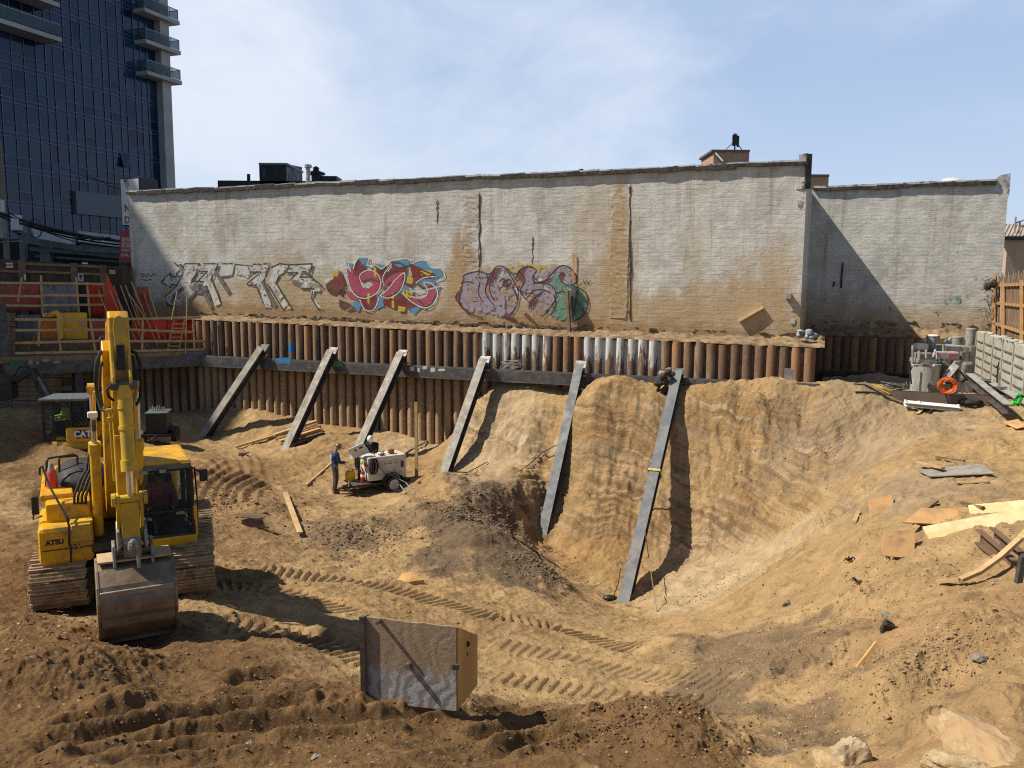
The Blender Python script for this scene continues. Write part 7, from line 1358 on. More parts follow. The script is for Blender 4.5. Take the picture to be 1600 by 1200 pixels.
gboard('plank', (612,724), (668,692), .06, .05, M_WOODG, 'thin pole lying on the slope right of the welder', 'plank', .05); gboard('plank', (654,765), (686,742), .06, .05, M_WOODG, 'short batten on the sand by the upright stake', 'plank', .04)
p = gp(651, 755, -.3); tag(MB().bar(p, p+Z_*3.05, .12, .05, B_).build('stake', mat('stake_wood', (.36,.26,.11), (.28,.20,.09), .8, bmp=.2), None, org=p, bevel=.004), 'tall upright wooden stake right of the welder trailer', 'stake')
p = gp(397, 830, .0); m = MB(); m.prism([(-.35,.22),(.22,.30),(.30,.02),(.45,-.02),(.1,-.02),(-.28,.02)], p, (1,0,0), (0,0,1), (0,1,0), .05); m.box(p+Vector((-.06,.2,.27)), (.58,.42,.03), Matrix.Rotation(.12, 3, 'Y')); tag(m.build('steel_offcut', mat('rust_plate', (.12,.08,.055), (.19,.13,.09), .8, .2, 4), None, org=p), 'bent brown steel offcut lying in front of the slewing marks', 'scrap steel')
p = gp(378, 711, .05); m = MB(); m.box(p+Z_*.05, (.30,.18,.12), Matrix.Rotation(.5,3,'Z')); m.cyl(p+Vector((.1,0,.08)), p+Vector((.28,.05,.12)), .05,.04,10); m.tube([p+Vector((-.12,0,.1)), p+Vector((0,0,.22)), p+Vector((.12,.05,.12))], .02, 6); tag(m.build('cut_off_saw', mat('saw_grey', (.22,.22,.22), (.36,.12,.10), .5), None, org=p, bevel=.015), 'small grey and red power saw on the sand by the first raker', 'power tool')
p = gp(634, 915, .02); m = MB(); m.add([p+Vector(v) for v in ((-.24,-.05,.0),(.10,-.12,.02),(.45,.05,.01),(.12,.18,.16),(-.1,.15,.14),(-.24,-.05,-.1),(.10,-.12,-.1),(.45,.05,-.1),(.12,.18,-.1),(-.1,.15,-.1))], [(0,1,2,3,4),(9,8,7,6,5),(0,5,6,1),(1,6,7,2),(2,7,8,3),(3,8,9,4),(4,9,5,0)]); tag(m.build('plywood_scrap', mat('orange_ply', (.52,.32,.12), (.45,.27,.10), .8), None, org=p), 'half buried orange plywood scrap behind the track marks', 'plywood')
# formwork box smeared with grout
BC = atY(655, 1084, 11.05); bl, br_ = atY(571, 1062, 11.0), atY(713, 1084, 10.75); bk = atY(746, 1082, 11.5); tl = atY(567, 964, 11.0).z
bz = min(bl.z, br_.z)-.25; fo = thing('formwork_box', 'plywood formwork box smeared with grey grout, standing in front on the tracked earth', 'box', (br_.x, br_.y, br_.z))
o = Vector((br_.x, br_.y, br_.z)); M_GROUT = None
mG, nt, b, out = nodes('grouted_ply'); v = coords(nt); sp = N(nt, 'SeparateXYZ'); L(nt, v, sp.inputs[0]); n_ = noise(nt, v, 5, 6, .65, 1.2); wv = N(nt, 'TexWave'); wv.inputs['Scale'].default_value = 1.6; wv.inputs['Distortion'].default_value = 16; wv.inputs['Detail'].default_value = 4; L(nt, v, wv.inputs['Vector'])
c = mixc(nt, ramp(nt, n_, .35, .65), (.23,.16,.095), (.31,.225,.145)); c = mixc(nt, ramp(nt, n_, .52, .70, 0, .6), c, (.14,.095,.058))
edge = math_(nt, 'ADD', sp.outputs[2], math_(nt, 'MULTIPLY', math_(nt, 'SUBTRACT', n_, .5), .9)); c = mixc(nt, ramp(nt, edge, .36, .10), c, mixc(nt, ramp(nt, wv.outputs[0], .3, .8), (.21,.20,.19), (.34,.335,.325)))
L(nt, c, b.inputs['Base Color']); b.inputs['Roughness'].default_value = .85; q1 = bump(nt, b, wv.outputs[0], .16, .02); bump(nt, b, noise(nt, v, 26, 5, .7), .6, .012, q1)
def slab(name, P, Q, ztop0, ztop1, mt, th, nrm, segs=10, amp=.02):
    m = MB(); vs = []; rnd = random.Random(name)
    for i in range(segs+1):
        t = i/segs; b0 = P.lerp(Q, t); zt = ztop0+(ztop1-ztop0)*t+rnd.uniform(-amp, amp)
        vs += [Vector((b0.x,b0.y,bz)), Vector((b0.x,b0.y,zt)), Vector((b0.x,b0.y,zt))+nrm*th, Vector((b0.x,b0.y,bz))+nrm*th]
    fs = []
    for i in range(segs): a = i*4; fs += [(a,a+4,a+5,a+1),(a+1,a+5,a+6,a+2),(a+2,a+6,a+7,a+3)]
    fs += [(0,1,2,3), (segs*4+3,segs*4+2,segs*4+1,segs*4)]
    return m.add(vs, fs).build(name, mt, fo, org=o)
tr_ = atY(704, 980, 10.75).z; tk = atY(747, 992, 11.5).z
slab('front_panel', bl, br_, tl, tr_, mG, .03, Vector((.1,.95,0)), 14, .012); slab('end_panel', br_+Vector((.02,.03,0)), bk, tr_-.01, tk, mat('box_ply', (.56,.34,.11), (.46,.27,.085), .75, 0, 2, sc=(1,1,.4), c3=(.15,.09,.05), s3=2.2, lo3=.6, hi3=.75, bmp=.15), .03, Vector((-.9,.3,0)), 6, .006)
slab('side_batten', bl+Vector((-.02,0,0)), bl+Vector((.0,.10,0)), tl+.02, tl-.0, M_WOODG, .04, Vector((1,0,0)), 2, .008)
MB().bar(Vector((bl.x-.02,bl.y-.03,bz)), Vector((bl.x-.03,bl.y-.03,tl+.02)), .07,.06,(0,1,0)).build('corner_post', mat('dirty_edge', (.10,.075,.055), (.16,.12,.09), .85), fo, org=o)
for px, py, r, ln in ((594, 972, .03, .14), (641, 1038, .045, .17)): q = atY(px, py, 10.93); MB().cyl(q+Vector((0,.1,0)), q+Vector((-.02,-ln,.04)), r, r*.8, 8).build('tie_rod', mat('tie', (.10,.06,.04), (.16,.1,.06), .8), fo, org=o)
q = atY(712, 1042, 10.72); m = MB(); m.box(q, (.09,.05,.07)); m.build('notch_block', mat('dark_moss', (.05,.05,.03), (.09,.08,.05), .9), fo, org=o)
for i, (px, py) in enumerate(((731,1006),(728,1022))): q = atY(px, py, 11.12+.0*i); MB().ball(q, (.035,.035,.04), 8, 6).build('knot_hole', M_BLACK, fo, org=o)
# plywood and timber at the right
def sheet4(name, pts, th, mt, lb, cat='plywood', lift=.06):
    P_ = [gp(x, y, lift+dz) for x, y, dz in pts]; m = MB(); m.add(P_+[p-Z_*th for p in P_], [(0,1,2,3),(7,6,5,4),(0,4,5,1),(1,5,6,2),(2,6,7,3),(3,7,4,0)]); return tag(m.build(name, mt, None, org=P_[0], bevel=.004), lb, cat)
def splate(name, pts, Yc, th, mt, lb, cat='plywood', lean=.5):  # small board standing or leaning, corners given on a leaning plane
    n = Vector((0,-math.cos(lean), math.sin(lean))); P0 = Yc; P_ = [onplane(x, y, P0, n) for x, y in pts]; m = MB(); k = len(P_)
    m.add(P_+[p-n*th for p in P_], [tuple(range(k)), tuple(range(2*k-1,k-1,-1))]+[(i,k+i,k+(i+1)%k,(i+1)%k) for i in range(k)]); return tag(m.build(name, mt, None, org=P0, bevel=.003), lb, cat)
splate('plywood_board', [(1357,782),(1393,772),(1398,797),(1361,811)], gp(1380,806,.1), .03, M_PLY, 'square tan plywood board lying alone on the slope', lean=.75)
splate('plywood_board', [(1411,816),(1440,793),(1497,795),(1500,806),(1474,819)], gp(1450,822,.26), .03, M_PLY, 'wide plywood board propped level beside the pale lumber', lean=1.12); splate('plywood_board', [(1383,830),(1430,829),(1429,860),(1424,872),(1376,868)], gp(1400,884,.05), .03, mat('dirty_ply', (.50,.30,.135), (.40,.235,.11), .8, 0, 3, c3=(.22,.15,.09), s3=2.5, lo3=.5, hi3=.7), 'dirt smeared plywood board in front of the propped one', lean=.7)
for k, (p0, p1, w_, lb) in enumerate((((1420,832),(1462,806),.10,'thin brown stick under the propped plywood board'),((1432,838),(1460,822),.14,'short brown offcut beside the dirty plywood board'),((1500,804),(1535,812),.08,'narrow dark stick between the propped board and the lumber'))): gboard('stick', p0, p1, w_, .05, M_WOODG, lb, 'stick', .10)
def lum(p0, p1, Y0, Y1, w_, t_, mt, lb, up=(0,-.55,.83)): a, b_ = atY(*p0, Y0)+Z_*.10, atY(*p1, Y1)+Z_*.10; return board('lumber', a, b_, w_, t_, mt, lb, 'lumber', None, up)
def yg(px, py): return gp(px, py).y
lum((1446,842), (1640,806), yg(1446,848), yg(1640,815)+.1, .34, .09, M_WOODY, 'large pale yellow timber nearest on the right slope'); lum((1514,806), (1640,795), yg(1514,812), yg(1640,806), .28, .10, M_WOODY, 'pale yellow timber behind the large one at the right edge')
lum((1480,826), (1560,812), yg(1480,830)+.3, yg(1560,820)+.3, .10, .06, M_WOODY, 'thin pale batten lying between the two yellow timbers')
sheet4('plate', [(1434,752,0.05),(1452,760,.03),(1552,757,.06),(1530,746,.08)], .03, mat('grey_board', (.27,.25,.22), (.20,.185,.165), .8, 0, 5), 'weathered grey board lying flat on the right slope', 'board'); gboard('plank', (1432,741), (1472,754), .12, .05, M_WOOD, 'short pale plank lying across the grey board', 'plank', .16); gboard('plank', (1494,764), (1544,764), .07, .04, M_WOOD, 'thin batten just in front of the grey board', 'plank', .04)
gboard('plank', (1462,724), (1506,732), .07, .05, M_WOODG, 'thin dark batten behind the grey board', 'plank', .05); sheet4('plate', [(1566,668,.03),(1588,678,.03),(1604,676,.05),(1590,666,.05)], .03, M_PLY, 'small tan board at the right edge below the concrete wall', 'board')
gboard('stick', (1334,829), (1341,810), .10, .04, M_WOOD, 'small upright wood chip near the square plywood board', 'stick', .08)
# rusty channel irons and bent pole at the right edge
def iron(p0, Y0, p1, Y1, lb): a, b_ = atY(*p0, Y0), atY(*p1, Y1); o_ = MB().sect(a, b_, [(-.02,-.14),(.10,-.14),(.10,-.12),(0,-.12),(0,.12),(.10,.12),(.10,.14),(-.02,.14)]).build('channel_iron', mat('rust_iron', (.19,.12,.08), (.13,.085,.06), .8, .2, 4), None, org=a); return tag(o_, lb, 'steel channel')
iron((1532,838), 15.6, (1590,888), 13.9, 'rusty steel channel sloping down beside the yellow timber'); iron((1553,835), 15.7, (1606,880), 14.0, 'second rusty channel behind the first, at the right edge')
bp = [gp(1466,918,.06), gp(1500,915,.10), gp(1530,905,.2), gp(1560,896,.32), gp(1590,888,.45), gp(1612,876,.6)]
m = MB()
for a, b_ in zip(bp[:-1], bp[1:]): m.bar(a, b_, .11, .06)
tag(m.build('bent_batten', M_WOOD, None, org=bp[0]), 'long bowed wooden batten lifting off the ground at the right edge', 'batten'); p = gp(1590, 912, -.1); tag(MB().bar(p, p+Vector((.05,0,.55)), .09,.09).build('stub_post', M_STEEL, None, org=p), 'dark stub post under the bowed batten', 'post')
# half buried panel by the wet patch
splate('buried_board', [(1338,1043),(1369,1002),(1371,1010),(1344,1044)], gp(1346,1062,.12), .05, mat('amber_board', (.55,.33,.12), (.45,.26,.09), .7), 'narrow amber board sticking out of the earth mound', lean=.25); p = gp(1376, 1004, .12); m = MB(); m.prism([(0,-.05),(.08,.14),(.22,.06),(.16,-.12),(.02,-.1)], p, (1,0,0), (0,0,1), (0,1,0), .08); m.bar(p+Vector((.05,-.05,.1)), p+Vector((.35,-.05,-.02)), .05,.04); tag(m.build('scrap', mat('root_dark', (.035,.028,.022), (.08,.06,.045), .9), None, org=p), 'dark crumpled scrap above the amber board', 'scrap')
# torn roots and rags on the right slope
for i, (px, py, n_, sz, lb) in enumerate(((1325,888,5,.22,'tangle of torn dark roots on the right slope'),(1338,908,5,.24,'lower bunch of torn dark roots'),(1385,878,5,.24,'dark scraps hanging below the dirty plywood board'))):
    p = gp(px, py, .05); m = MB(); rnd = random.Random(i)
    for k in range(n_): d = Vector((rnd.uniform(-1,1), rnd.uniform(-.6,.2), rnd.uniform(-.5,.15))).normalized()*sz*rnd.uniform(.4,1); m.tube([p, p+d*.5+Vector((0,0,.06)), p+d], [.03,.02,.004], 5)
    tag(m.build('roots', mat('root_dark', (.035,.028,.022), (.08,.06,.045), .9), None, org=p), lb, 'roots')
# concrete lumps and boulders
M_CONCB = mat('broken_concrete', (.40,.315,.205), (.33,.25,.15), .95, 0, 4, bmp=.8, bs=12, c3=(.40,.27,.14), s3=2, lo3=.45, hi3=.65)
from mathutils import noise as mnoise
def rock(px, py, size, lb, mt=M_CONCB, seed=0, nm='rock', sink=.3, cat='rock'):
    p = gp(px, py); bm = bmesh.new(); bmesh.ops.create_icosphere(bm, subdivisions=5, radius=1); rnd = np.random.default_rng(seed)
    pl = [(Vector(rnd.normal(size=3)).normalized(), rnd.uniform(.55,.9)) for _ in range(9)]
    for v_ in bm.verts:
        for n, d in pl:
            e = v_.co.dot(n)-d
            if e > 0: v_.co -= n*e*.92
        c = v_.co; v_.co *= 1+.16*mnoise.fractal(c*2.2+Vector((seed,seed,0)), .8, 2.2, 5)
        v_.co = Vector((c.x*size[0], c.y*size[1], c.z*size[2]))
    me = bpy.data.meshes.new(nm); bm.to_mesh(me); bm.free(); me.materials.append(mt)
    for q in me.polygons: q.use_smooth = True
    try: me.set_sharp_from_angle(angle=R(28))
    except Exception: pass
    ob = bpy.data.objects.new(nm, me); C.objects.link(ob); ob.location = p+Z_*size[2]*(1-2*sink)*.6; ob.rotation_euler = (0,0,seed); return tag(ob, lb, cat)
rock(1326, 1186, (.24,.2,.28), 'upright pale concrete lump at the bottom edge', seed=3, nm='concrete_lump', sink=.15); rock(1300, 1190, (.28,.25,.18), 'sandy lump leaning on the upright concrete lump', seed=5, nm='concrete_lump', mt=mat('sandy_lump', (.40,.28,.15), (.32,.22,.12), .95, 0, 4, bmp=.8, bs=14), sink=.3)
rock(1545, 1172, (.85,.42,.30), 'broad tan sandstone slab at the bottom right', seed=8, nm='boulder', mt=mat('tan_slab', (.38,.255,.14), (.32,.215,.115), .95, 0, 2.5, bmp=.9, bs=9, c3=(.46,.37,.24), s3=3, lo3=.55, hi3=.75), sink=.85); rock(1500, 1194, (.34,.18,.14), 'pale crust of concrete under the sandstone slab', seed=9, nm='concrete_lump', mt=mat('pale_crust', (.42,.32,.195), (.35,.25,.14), .95, 0, 5, bmp=1, bs=16), sink=.5)
for i, (px, py, s_, lb) in enumerate(((1356,742,.16,'dark fist sized stone alone on the upper right slope'),(1385,960,.12,'small grey stone low on the right slope'),(1530,1036,.12,'grey flat stone in a hollow at the right'),(1230,938,.14,'small stone on the sandy ridge line'),(1515,672,.14,'stone in front of the right concrete wall'),(1440,687,.12,'white stone on the upper right slope'),(495,1188,.07,'round pebble at the bottom edge'),(390,1183,.06,'round pebble in the brown ruts'))): rock(px, py, (s_,s_*.8,s_*.55), lb, mat('stone_grey', (.24,.21,.17), (.17,.15,.12), .9, 0, 9, bmp=.5), 20+i)
# hoses, strap and tools about the last rakers
tS = wall(1060,583,WOFF+.30); fS = atY(974,951,24.3); ds = (fS-tS).normalized(); upS = ds.cross(A_).normalized(); upS = upS if upS.z > 0 else -upS; cS = tS+(fS-tS)*.475
m = MB(); sS = ds.cross(upS).normalized()
for a, b_ in ((-1,1),): pass
rg = [cS+sS*x+upS*y for x, y in ((-.205,-.21),(.205,-.21),(.205,.225),(-.205,.225))]
for a, b_ in zip(rg, rg[1:]+rg[:1]): m.bar(a, b_, .012, .09, ds)
m.tube([cS+upS*.22+sS*.12, cS+upS*.22+sS*.2+Z_*-.3, cS+sS*.26+Z_*-1.2, cS+sS*.28+Z_*-2.6+Vector((0,-.2,0))], .03, 5)
tag(m.build('ratchet_strap', mat('strap_yellow', (.50,.42,.16), (.42,.34,.12), .8), None, org=cS), 'yellow lashing strap tied round the longest raker with its tail hanging', 'strap')
a = gp(1012, 905, .1); tag(MB().tube([a+Vector((-.1,.1,1.3)), a+Vector((0,0,.6)), gp(1026,965,.02)], .014, 5).build('rod', mat('thin_rod', (.28,.2,.12), (.2,.14,.08), .8), None, org=a), 'thin leaning rod right of the foot of the longest raker', 'rod')
p = gp(953, 946, .05); m = MB(); m.ball(p+Z_*.06, (.22,.12,.09), 12, 7); m.tube([p+Vector((.1,0,.1)), p+Vector((.25,.05,.5)), p+Vector((.32,.2,.9))], .014, 5); tag(m.build('submersible_pump', M_BLACK, None, org=p, smooth=True), 'small dark pump with a thin hose at the foot of the longest raker', 'pump')
hz = [gp(x, y, .05) for x, y in ((735,822),(765,838),(800,852),(838,872),(872,893))]; tag(MB().tube(hz, .025, 6).build('hose', M_RUBBER, None, org=hz[0]), 'dark hose lying across the dark soil heap', 'hose')
hz = [gp(x, y, .06) for x, y in ((700,762),(730,752),(745,735),(762,725))]; tag(MB().tube(hz, .018, 5).build('hose', M_RUBBER, None, org=hz[0]), 'thin dark hose on the pale slope by the fourth raker', 'hose'); hz = [gp(x, y, .06) for x, y in ((812,742),(830,722),(848,706),(884,694))]; tag(MB().tube(hz, .018, 5).build('hose', M_RUBBER, None, org=hz[0]), 'thin dark hose looping over the trench raker', 'hose')
p = wall(800, 577, WOFF+.02); m = MB(); rnd = random.Random(6)
for k in range(9): r0 = rnd.uniform(.25,.48); m.tube([p+A_*(r0*1.2*math.cos(t)+rnd.uniform(-.03,.03))+B_*(.16*math.sin(t))+Z_*(.05+.03*k+.10*math.sin(t+k)) for t in np.linspace(0, 2*math.pi, 16)], .017, 5)
tag(m.build('cable_coil', mat('cable_grey', (.16,.15,.14), (.24,.22,.2), .7), None, org=p), 'coil of grey cable lying on the wale by the fourth raker', 'cable')
gboard('stick', (824,611), (838,594), .12, .06, M_WOOD, 'short pale board lying under the wale on the sand bank', 'board', .06)
# ------------------------------------------------------------------ right side: formed wall, fence, grout plant
PcR = wall2(1527, 517, .9)
def rpl(px, py, off=0.0): return onplane(px, py, PcR-A_*off, A_)
ro = rpl(1560, 600); root = thing('concrete_wall', 'pale formed concrete retaining wall with rows of slots at the right', 'wall', ro)
M_FORM = mat('formed_concrete', (.43,.41,.36), (.35,.33,.28), .9, 0, 2.2, c3=(.28,.25,.2), s3=1.4, lo3=.52, hi3=.72, bmp=.35, bs=9); M_SLOT = mat('slot_dark', (.13,.12,.10), (.18,.165,.14), .95)
pA, pB = rpl(1527, 517), rpl(1760, 590); zc = pA.z; pA.z = pB.z = zc-2.2; m = MB(); mid = (pA+pB)/2+A_*.15; Ls = (pB-pA).length; RF = Matrix((B_, -A_, Z_)).transposed(); m.box(mid, (Ls, .3, 4.4), RF); m.build('wall', M_FORM, root, org=ro, bevel=.02)
npan = max(3, int(Ls/1.9)); 
for i in range(npan+1): q = pA.lerp(pB, i/npan); m = MB(); m.box(q-A_*.03+Z_*0, (.07,.03,4.3), RF); m.build('panel_rib', M_FORM, root, org=ro)
for i in range(npan):
    m = MB()
    for k in range(8): q = pA.lerp(pB, (i+.5)/npan); m.box(q-A_*.012+Z_*(2.0-.22-k*.36), (Ls/npan*.70,.05,.06), RF)
    m.build('form_slot', M_SLOT, root, org=ro)
m = MB(); rnd = random.Random(14)
for k in range(26): q = pA.lerp(pB, rnd.random()); m.ball(q+A_*rnd.uniform(0,.3)+Z_*2.22, (rnd.uniform(.08,.2), rnd.uniform(.06,.14), rnd.uniform(.03,.09)), 7, 5)
m.build('rough_top', M_FORM, root, org=ro, smooth='all')
fo_ = rpl(1575, 530, -.5); root = thing('board_fence', 'sunlit brown board fence with posts above the concrete wall at the right edge', 'fence', fo_)
def rb(m, x, y0, y1, off, w_, t_): a, b_ = rpl(x, y1, off), rpl(x, y0, off); return m.bar(a, b_, w_, t_, A_)
m = MB(); x = 1551
for k in range(40): a, b_ = rpl(x+k*5, 532+k*1.6, -.62), rpl(x+k*5, 434-k*.8+random.uniform(-.6,.6), -.62); m.bar(a, b_, .36, .03, A_)
m.build('boards', mat('fence_boards', (.22,.145,.09), (.16,.105,.065), .85, 0, 3, sc=(1,1,.25), bmp=.3, c3=(.30,.21,.13), s3=1.4), root, org=fo_)
for x, y0, y1 in ((1553,430,524),(1567,441,530),(1596,438,545),(1628,430,560),(1670,418,575),(1725,405,592)): rb(MB(), x, y0, y1, -.50, .12, .10).build('post', mat('fence_post', (.42,.235,.10), (.34,.18,.075), .75, 0, 3), root, org=fo_, bevel=.006)
for y0, y1 in ((446,444),(473,478),(505,520)): a, b_ = rpl(1553, y0, -.54), rpl(1750, y0+(y1-y0)*4.2, -.54); MB().bar(a, b_, .05, .12).build('rail', mat('fence_post', ()), root, org=fo_)
m = MB(); rnd = random.Random(8); q0 = rpl(1550, 445, -.3)
for k in range(60): c = q0+Vector((rnd.gauss(0,.14), rnd.gauss(0,.2), rnd.uniform(-2.2,.25))); d = Vector((rnd.gauss(-.3,.4), rnd.gauss(0,.3), rnd.gauss(0,.4)))*.5; m.tube([c, c+d*.5+Vector((0,0,.12)), c+d], .011, 4)
for k in range(5): m.ball(q0+Vector((rnd.gauss(-.05,.1), rnd.gauss(0,.1), rnd.uniform(-.2,.2))), (.16,.14,.18), 7, 5)
tag(m.build('dead_vine', mat('vine_dark', (.05,.04,.03), (.1,.075,.05), .95), None, org=q0), 'tangle of dead dark vine at the end of the board fence', 'vine'); m = MB(); wr_ = [rpl(1556+k*8, 438-k*.5, -.55) for k in range(10)]
for k in range(9): m.tube([wr_[k]+Z_*(.10+.22*math.sin(t))+(wr_[k+1]-wr_[k])*(t/6.28) for t in np.linspace(0, 6.28, 10)], .012, 4)
tag(m.build('netting_roll', mat('net_grey', (.14,.14,.14), (.2,.2,.2), .7), None, org=wr_[0]), 'grey coiled wire along the top of the board fence', 'wire')
# grout plant
M_CEM = mat('cement_grey', (.30,.295,.265), (.19,.185,.165), .75, .1, 3.5, sc=(1,1,.45), c3=(.45,.44,.41), s3=3.2, lo3=.48, hi3=.62, bmp=.6, bs=12); M_CEMD = mat('cement_dark', (.15,.145,.135), (.21,.20,.185), .8, 0, 4, c3=(.33,.32,.3), s3=3)
YG = 30.8
def pg(px, py, dy=0.0): return atY(px, py, YG+dy)
go_ = pg(1470, 615); gp_ = thing('grout_mixer', 'grey cement caked grout mixing plant with tank, chute and hopper', 'grout mixer', go_)
def tank(nm, x0, x1, y0, y1, dy, lid=True):
    a, b_ = pg(x0, y1, dy), pg(x1, y0, dy); c = Vector(((a.x+b_.x)/2, a.y, a.z)); r = (b_.x-a.x)/2; h = b_.z-a.z; m = MB(); m.lathe([(r*.97,-.3),(r,0),(r,h*.96),(r*1.04,h*.96),(r*1.04,h),(r*.9,h),(r*.9,h-.15)], c, 24); return m.build(nm, M_CEM, gp_, org=go_, smooth=True), c, r, h
t1, c1_, r1, h1_ = tank('mixing_tank', 1423, 1469, 568, 613, 0); t2_, c2q, r2, h2q = tank('holding_tank', 1487, 1519, 596, 616, -.1)
m = MB(); m.box(c1_+Vector((-.02,-r1-.0,.22)), (.26,.10,.28)); m.build('discharge_gate', M_CEMD, t1, org=None); 
for ch in t1.children: ch.parent = gp_; ch.location = -go_
def gbox(nm, x0, y0, x1, y1, dy, d, mt=M_CEM, bev=.015): a, b_ = pg(x0, y1, dy), pg(x1, y0, dy); return MB().box(((a.x+b_.x)/2, a.y+d/2, (a.z+b_.z)/2), (b_.x-a.x, d, abs(b_.z-a.z))).build(nm, mt, gp_, org=go_, bevel=bev)
gbox('back_panel', 1424, 538, 1474, 570, 1.2, .08); gbox('white_sack', 1434, 537, 1452, 547, .6, .4, mat('sack_white', (.60,.60,.58), (.5,.5,.48), .8), .06); gbox('hopper', 1476, 541, 1512, 568, .5, 1.0); gbox('hopper_side', 1512, 541, 1526, 600, .6, .06, M_CEM); gbox('motor', 1436, 552, 1462, 563, -.1, .5, M_CEMD, .04); gbox('gear_case', 1434, 561, 1466, 568, -.1, .7, M_CEM, .03)
gbox('drive_guard', 1464, 550, 1500, 562, -.2, .35, mat('guard_pink', (.42,.33,.32), (.36,.34,.33), .7, c3=(.45,.14,.14), s3=2, lo3=.5, hi3=.6), .05); gbox('red_decal', 1481, 552, 1497, 560, -.215, .02, mat('decal_red', (.45,.12,.13), (.4,.2,.2), .7)); gbox('control_box', 1491, 564, 1501, 577, -.3, .3, M_CEM, .03); gbox('dark_frame', 1466, 560, 1500, 600, .55, .1, M_CEMD); gbox('bag', 1505, 566, 1524, 596, .3, .3, M_CEMD, .1)
a, b_ = pg(1494, 570, -.35), pg(1469, 600, -.45); MB().bar(a, b_, .26, .08, (0,-.6,.8)).build('chute', M_CEM, gp_, org=go_, bevel=.01)
for x in (1490, 1498): MB().cyl(pg(x, 577, -.2), pg(x-1, 596, -.15), .055, .05, 10).build('pipe', M_CEM, gp_, org=go_, smooth=True)
MB().cyl(pg(1426, 566, .1), pg(1426, 540, .1), .04,.04,8).build('stand_pipe', M_CEM, gp_, org=go_); MB().cyl(pg(1474, 572, .1), pg(1474, 538, .1), .04,.04,8).build('stand_pipe', M_CEM, gp_, org=go_)
for x0, y0, x1, y1, r in ((1436,560,1436,548,.05),(1447,560,1447,546,.04),(1458,558,1462,546,.04),(1472,566,1484,572,.05),(1484,572,1484,594,.05),(1508,570,1512,590,.04),(1466,575,1474,600,.04)): MB().cyl(pg(x0,y0,-.25), pg(x1,y1,-.2), r, r, 8).build('pipe', M_CEM, gp_, org=go_, smooth=True)
for x, y, w_, h_ in ((1430,571,.20,.08),(1446,570,.3,.09),(1462,571,.16,.10),(1470,562,.2,.2),(1504,556,.14,.3),(1488,584,.3,.18)): MB().box(pg(x,y,-.62 if x < 1465 else -.1), (w_,.16,h_)).build('bracket', M_CEMD if x in (1446,1488,1504) else M_CEM, gp_, org=go_, bevel=.015)
for pts in ([(1470,560),(1474,575),(1470,590),(1478,600)],[(1500,580),(1508,590),(1504,604)],[(1428,566),(1422,580),(1424,600)]): MB().tube([pg(x,y,-.4) for x, y in pts], .03, 6).build('hose', M_RUBBER, gp_, org=go_, smooth=True)
def bucket_(px0, px1, y0, y1, dy, mt, lb, nm='bucket', content=None):
    a, b_ = pg(px0, y1, dy), pg(px1, y0, dy); c = Vector(((a.x+b_.x)/2, a.y, a.z)); r = (b_.x-a.x)/2; h = b_.z-a.z; rt = thing(nm, lb, nm.replace('_',' '), c); m = MB(); m.lathe([(r*.86,0),(r*.98,h*.9),(r*1.04,h*.9),(r*1.04,h*.97),(r,h)], (0,0,0), 20); m.build('shell', mt, rt, smooth=True)
    if content: m = MB(); m.ball((0,0,h*.96), (r*.92,r*.92,r*.22), 14, 7); m.build('contents', content, rt, smooth='all')
bucket_(1447, 1468, 524, 540, 2.2, M_CEM, 'grey tub heaped with white powder behind the grout mixer', 'tub', M_WHITE); bucket_(1487, 1505, 526, 542, 2.2, M_CEM, 'grey ribbed bucket behind the grout mixer hopper'); bucket_(1508, 1525, 513, 543, 1.6, M_CEM, 'tall pale concrete tube standing beside the formed wall', 'concrete_tube')
p = pg(1481, 541, 2.0); m = MB(); m.box(p+Z_*.1, (.2,.2,.25)); m.cyl(p+Vector((0,0,.2)), p+Vector((.1,0,.35)), .06,.05,8); m.box(p+Vector((-.1,-.05,.22)), (.1,.1,.14)); tag(m.build('pump_valve', mat('valve_blue', (.16,.19,.25), (.4,.4,.4), .5, 0, 8), None, org=p, bevel=.015), 'small blue and grey valve between the tub and the bucket', 'valve')
# orange hose coil hanging on the beam
p = wall(1480, 602, WOFF+.35); m = MB()
for k in range(12): m.tube([p+A_*((.20+.03*(k%4))*math.cos(t)+.015*math.sin(2*t+k))+Z_*((.17+.03*(k%4))*math.sin(t)+.02*math.cos(3*t+k))-B_*(.025*k-.10+.03*math.sin(3*t+k)) for t in np.linspace(0, 2*math.pi, 22)[:-1]], .017, 5, True)
tag(m.build('hose_coil', mat('hose_orange', (.70,.13,.02), (.60,.10,.02), .5), None, org=p, smooth=True), 'bright orange hose coil hanging over the rusted beam', 'hose')
# recess floor litter
p = wall2(1307, 601, 5.5); p = atY(1307, 600, 33.2); p.z = gz(p.x, p.y); rt = thing('bucket', 'pale plastic bucket lying on its side in the shaded recess', 'bucket', p); m = MB(); m.lathe([(.15,0),(.19,.36),(.20,.36),(.20,.38),(.18,.38),(.14,.02)], (0,.25,.20), 18, (.2,-1,.1)); m.build('shell', mat('bucket_pale', (.50,.44,.36), (.42,.36,.29), .6), rt, smooth=True)
p = atY(1335, 603, 32.0); p.z = gz(p.x, p.y)+.06; m = MB(); m.ball(p, (.34,.2,.09), 12, 6); m.ball(p+Vector((-.08,0,.1)), (.12,.1,.08), 8, 6); tag(m.build('plastic_bag', mat('bag_teal', (.14,.42,.42), (.5,.6,.58), .4, 0, 6), None, org=p, smooth='all'), 'crumpled teal plastic bag in the recess behind the front beam', 'bag')
p = atY(1395, 602, 31.3); p.z = gz(p.x, p.y)+.05; m = MB(); rnd = random.Random(16)
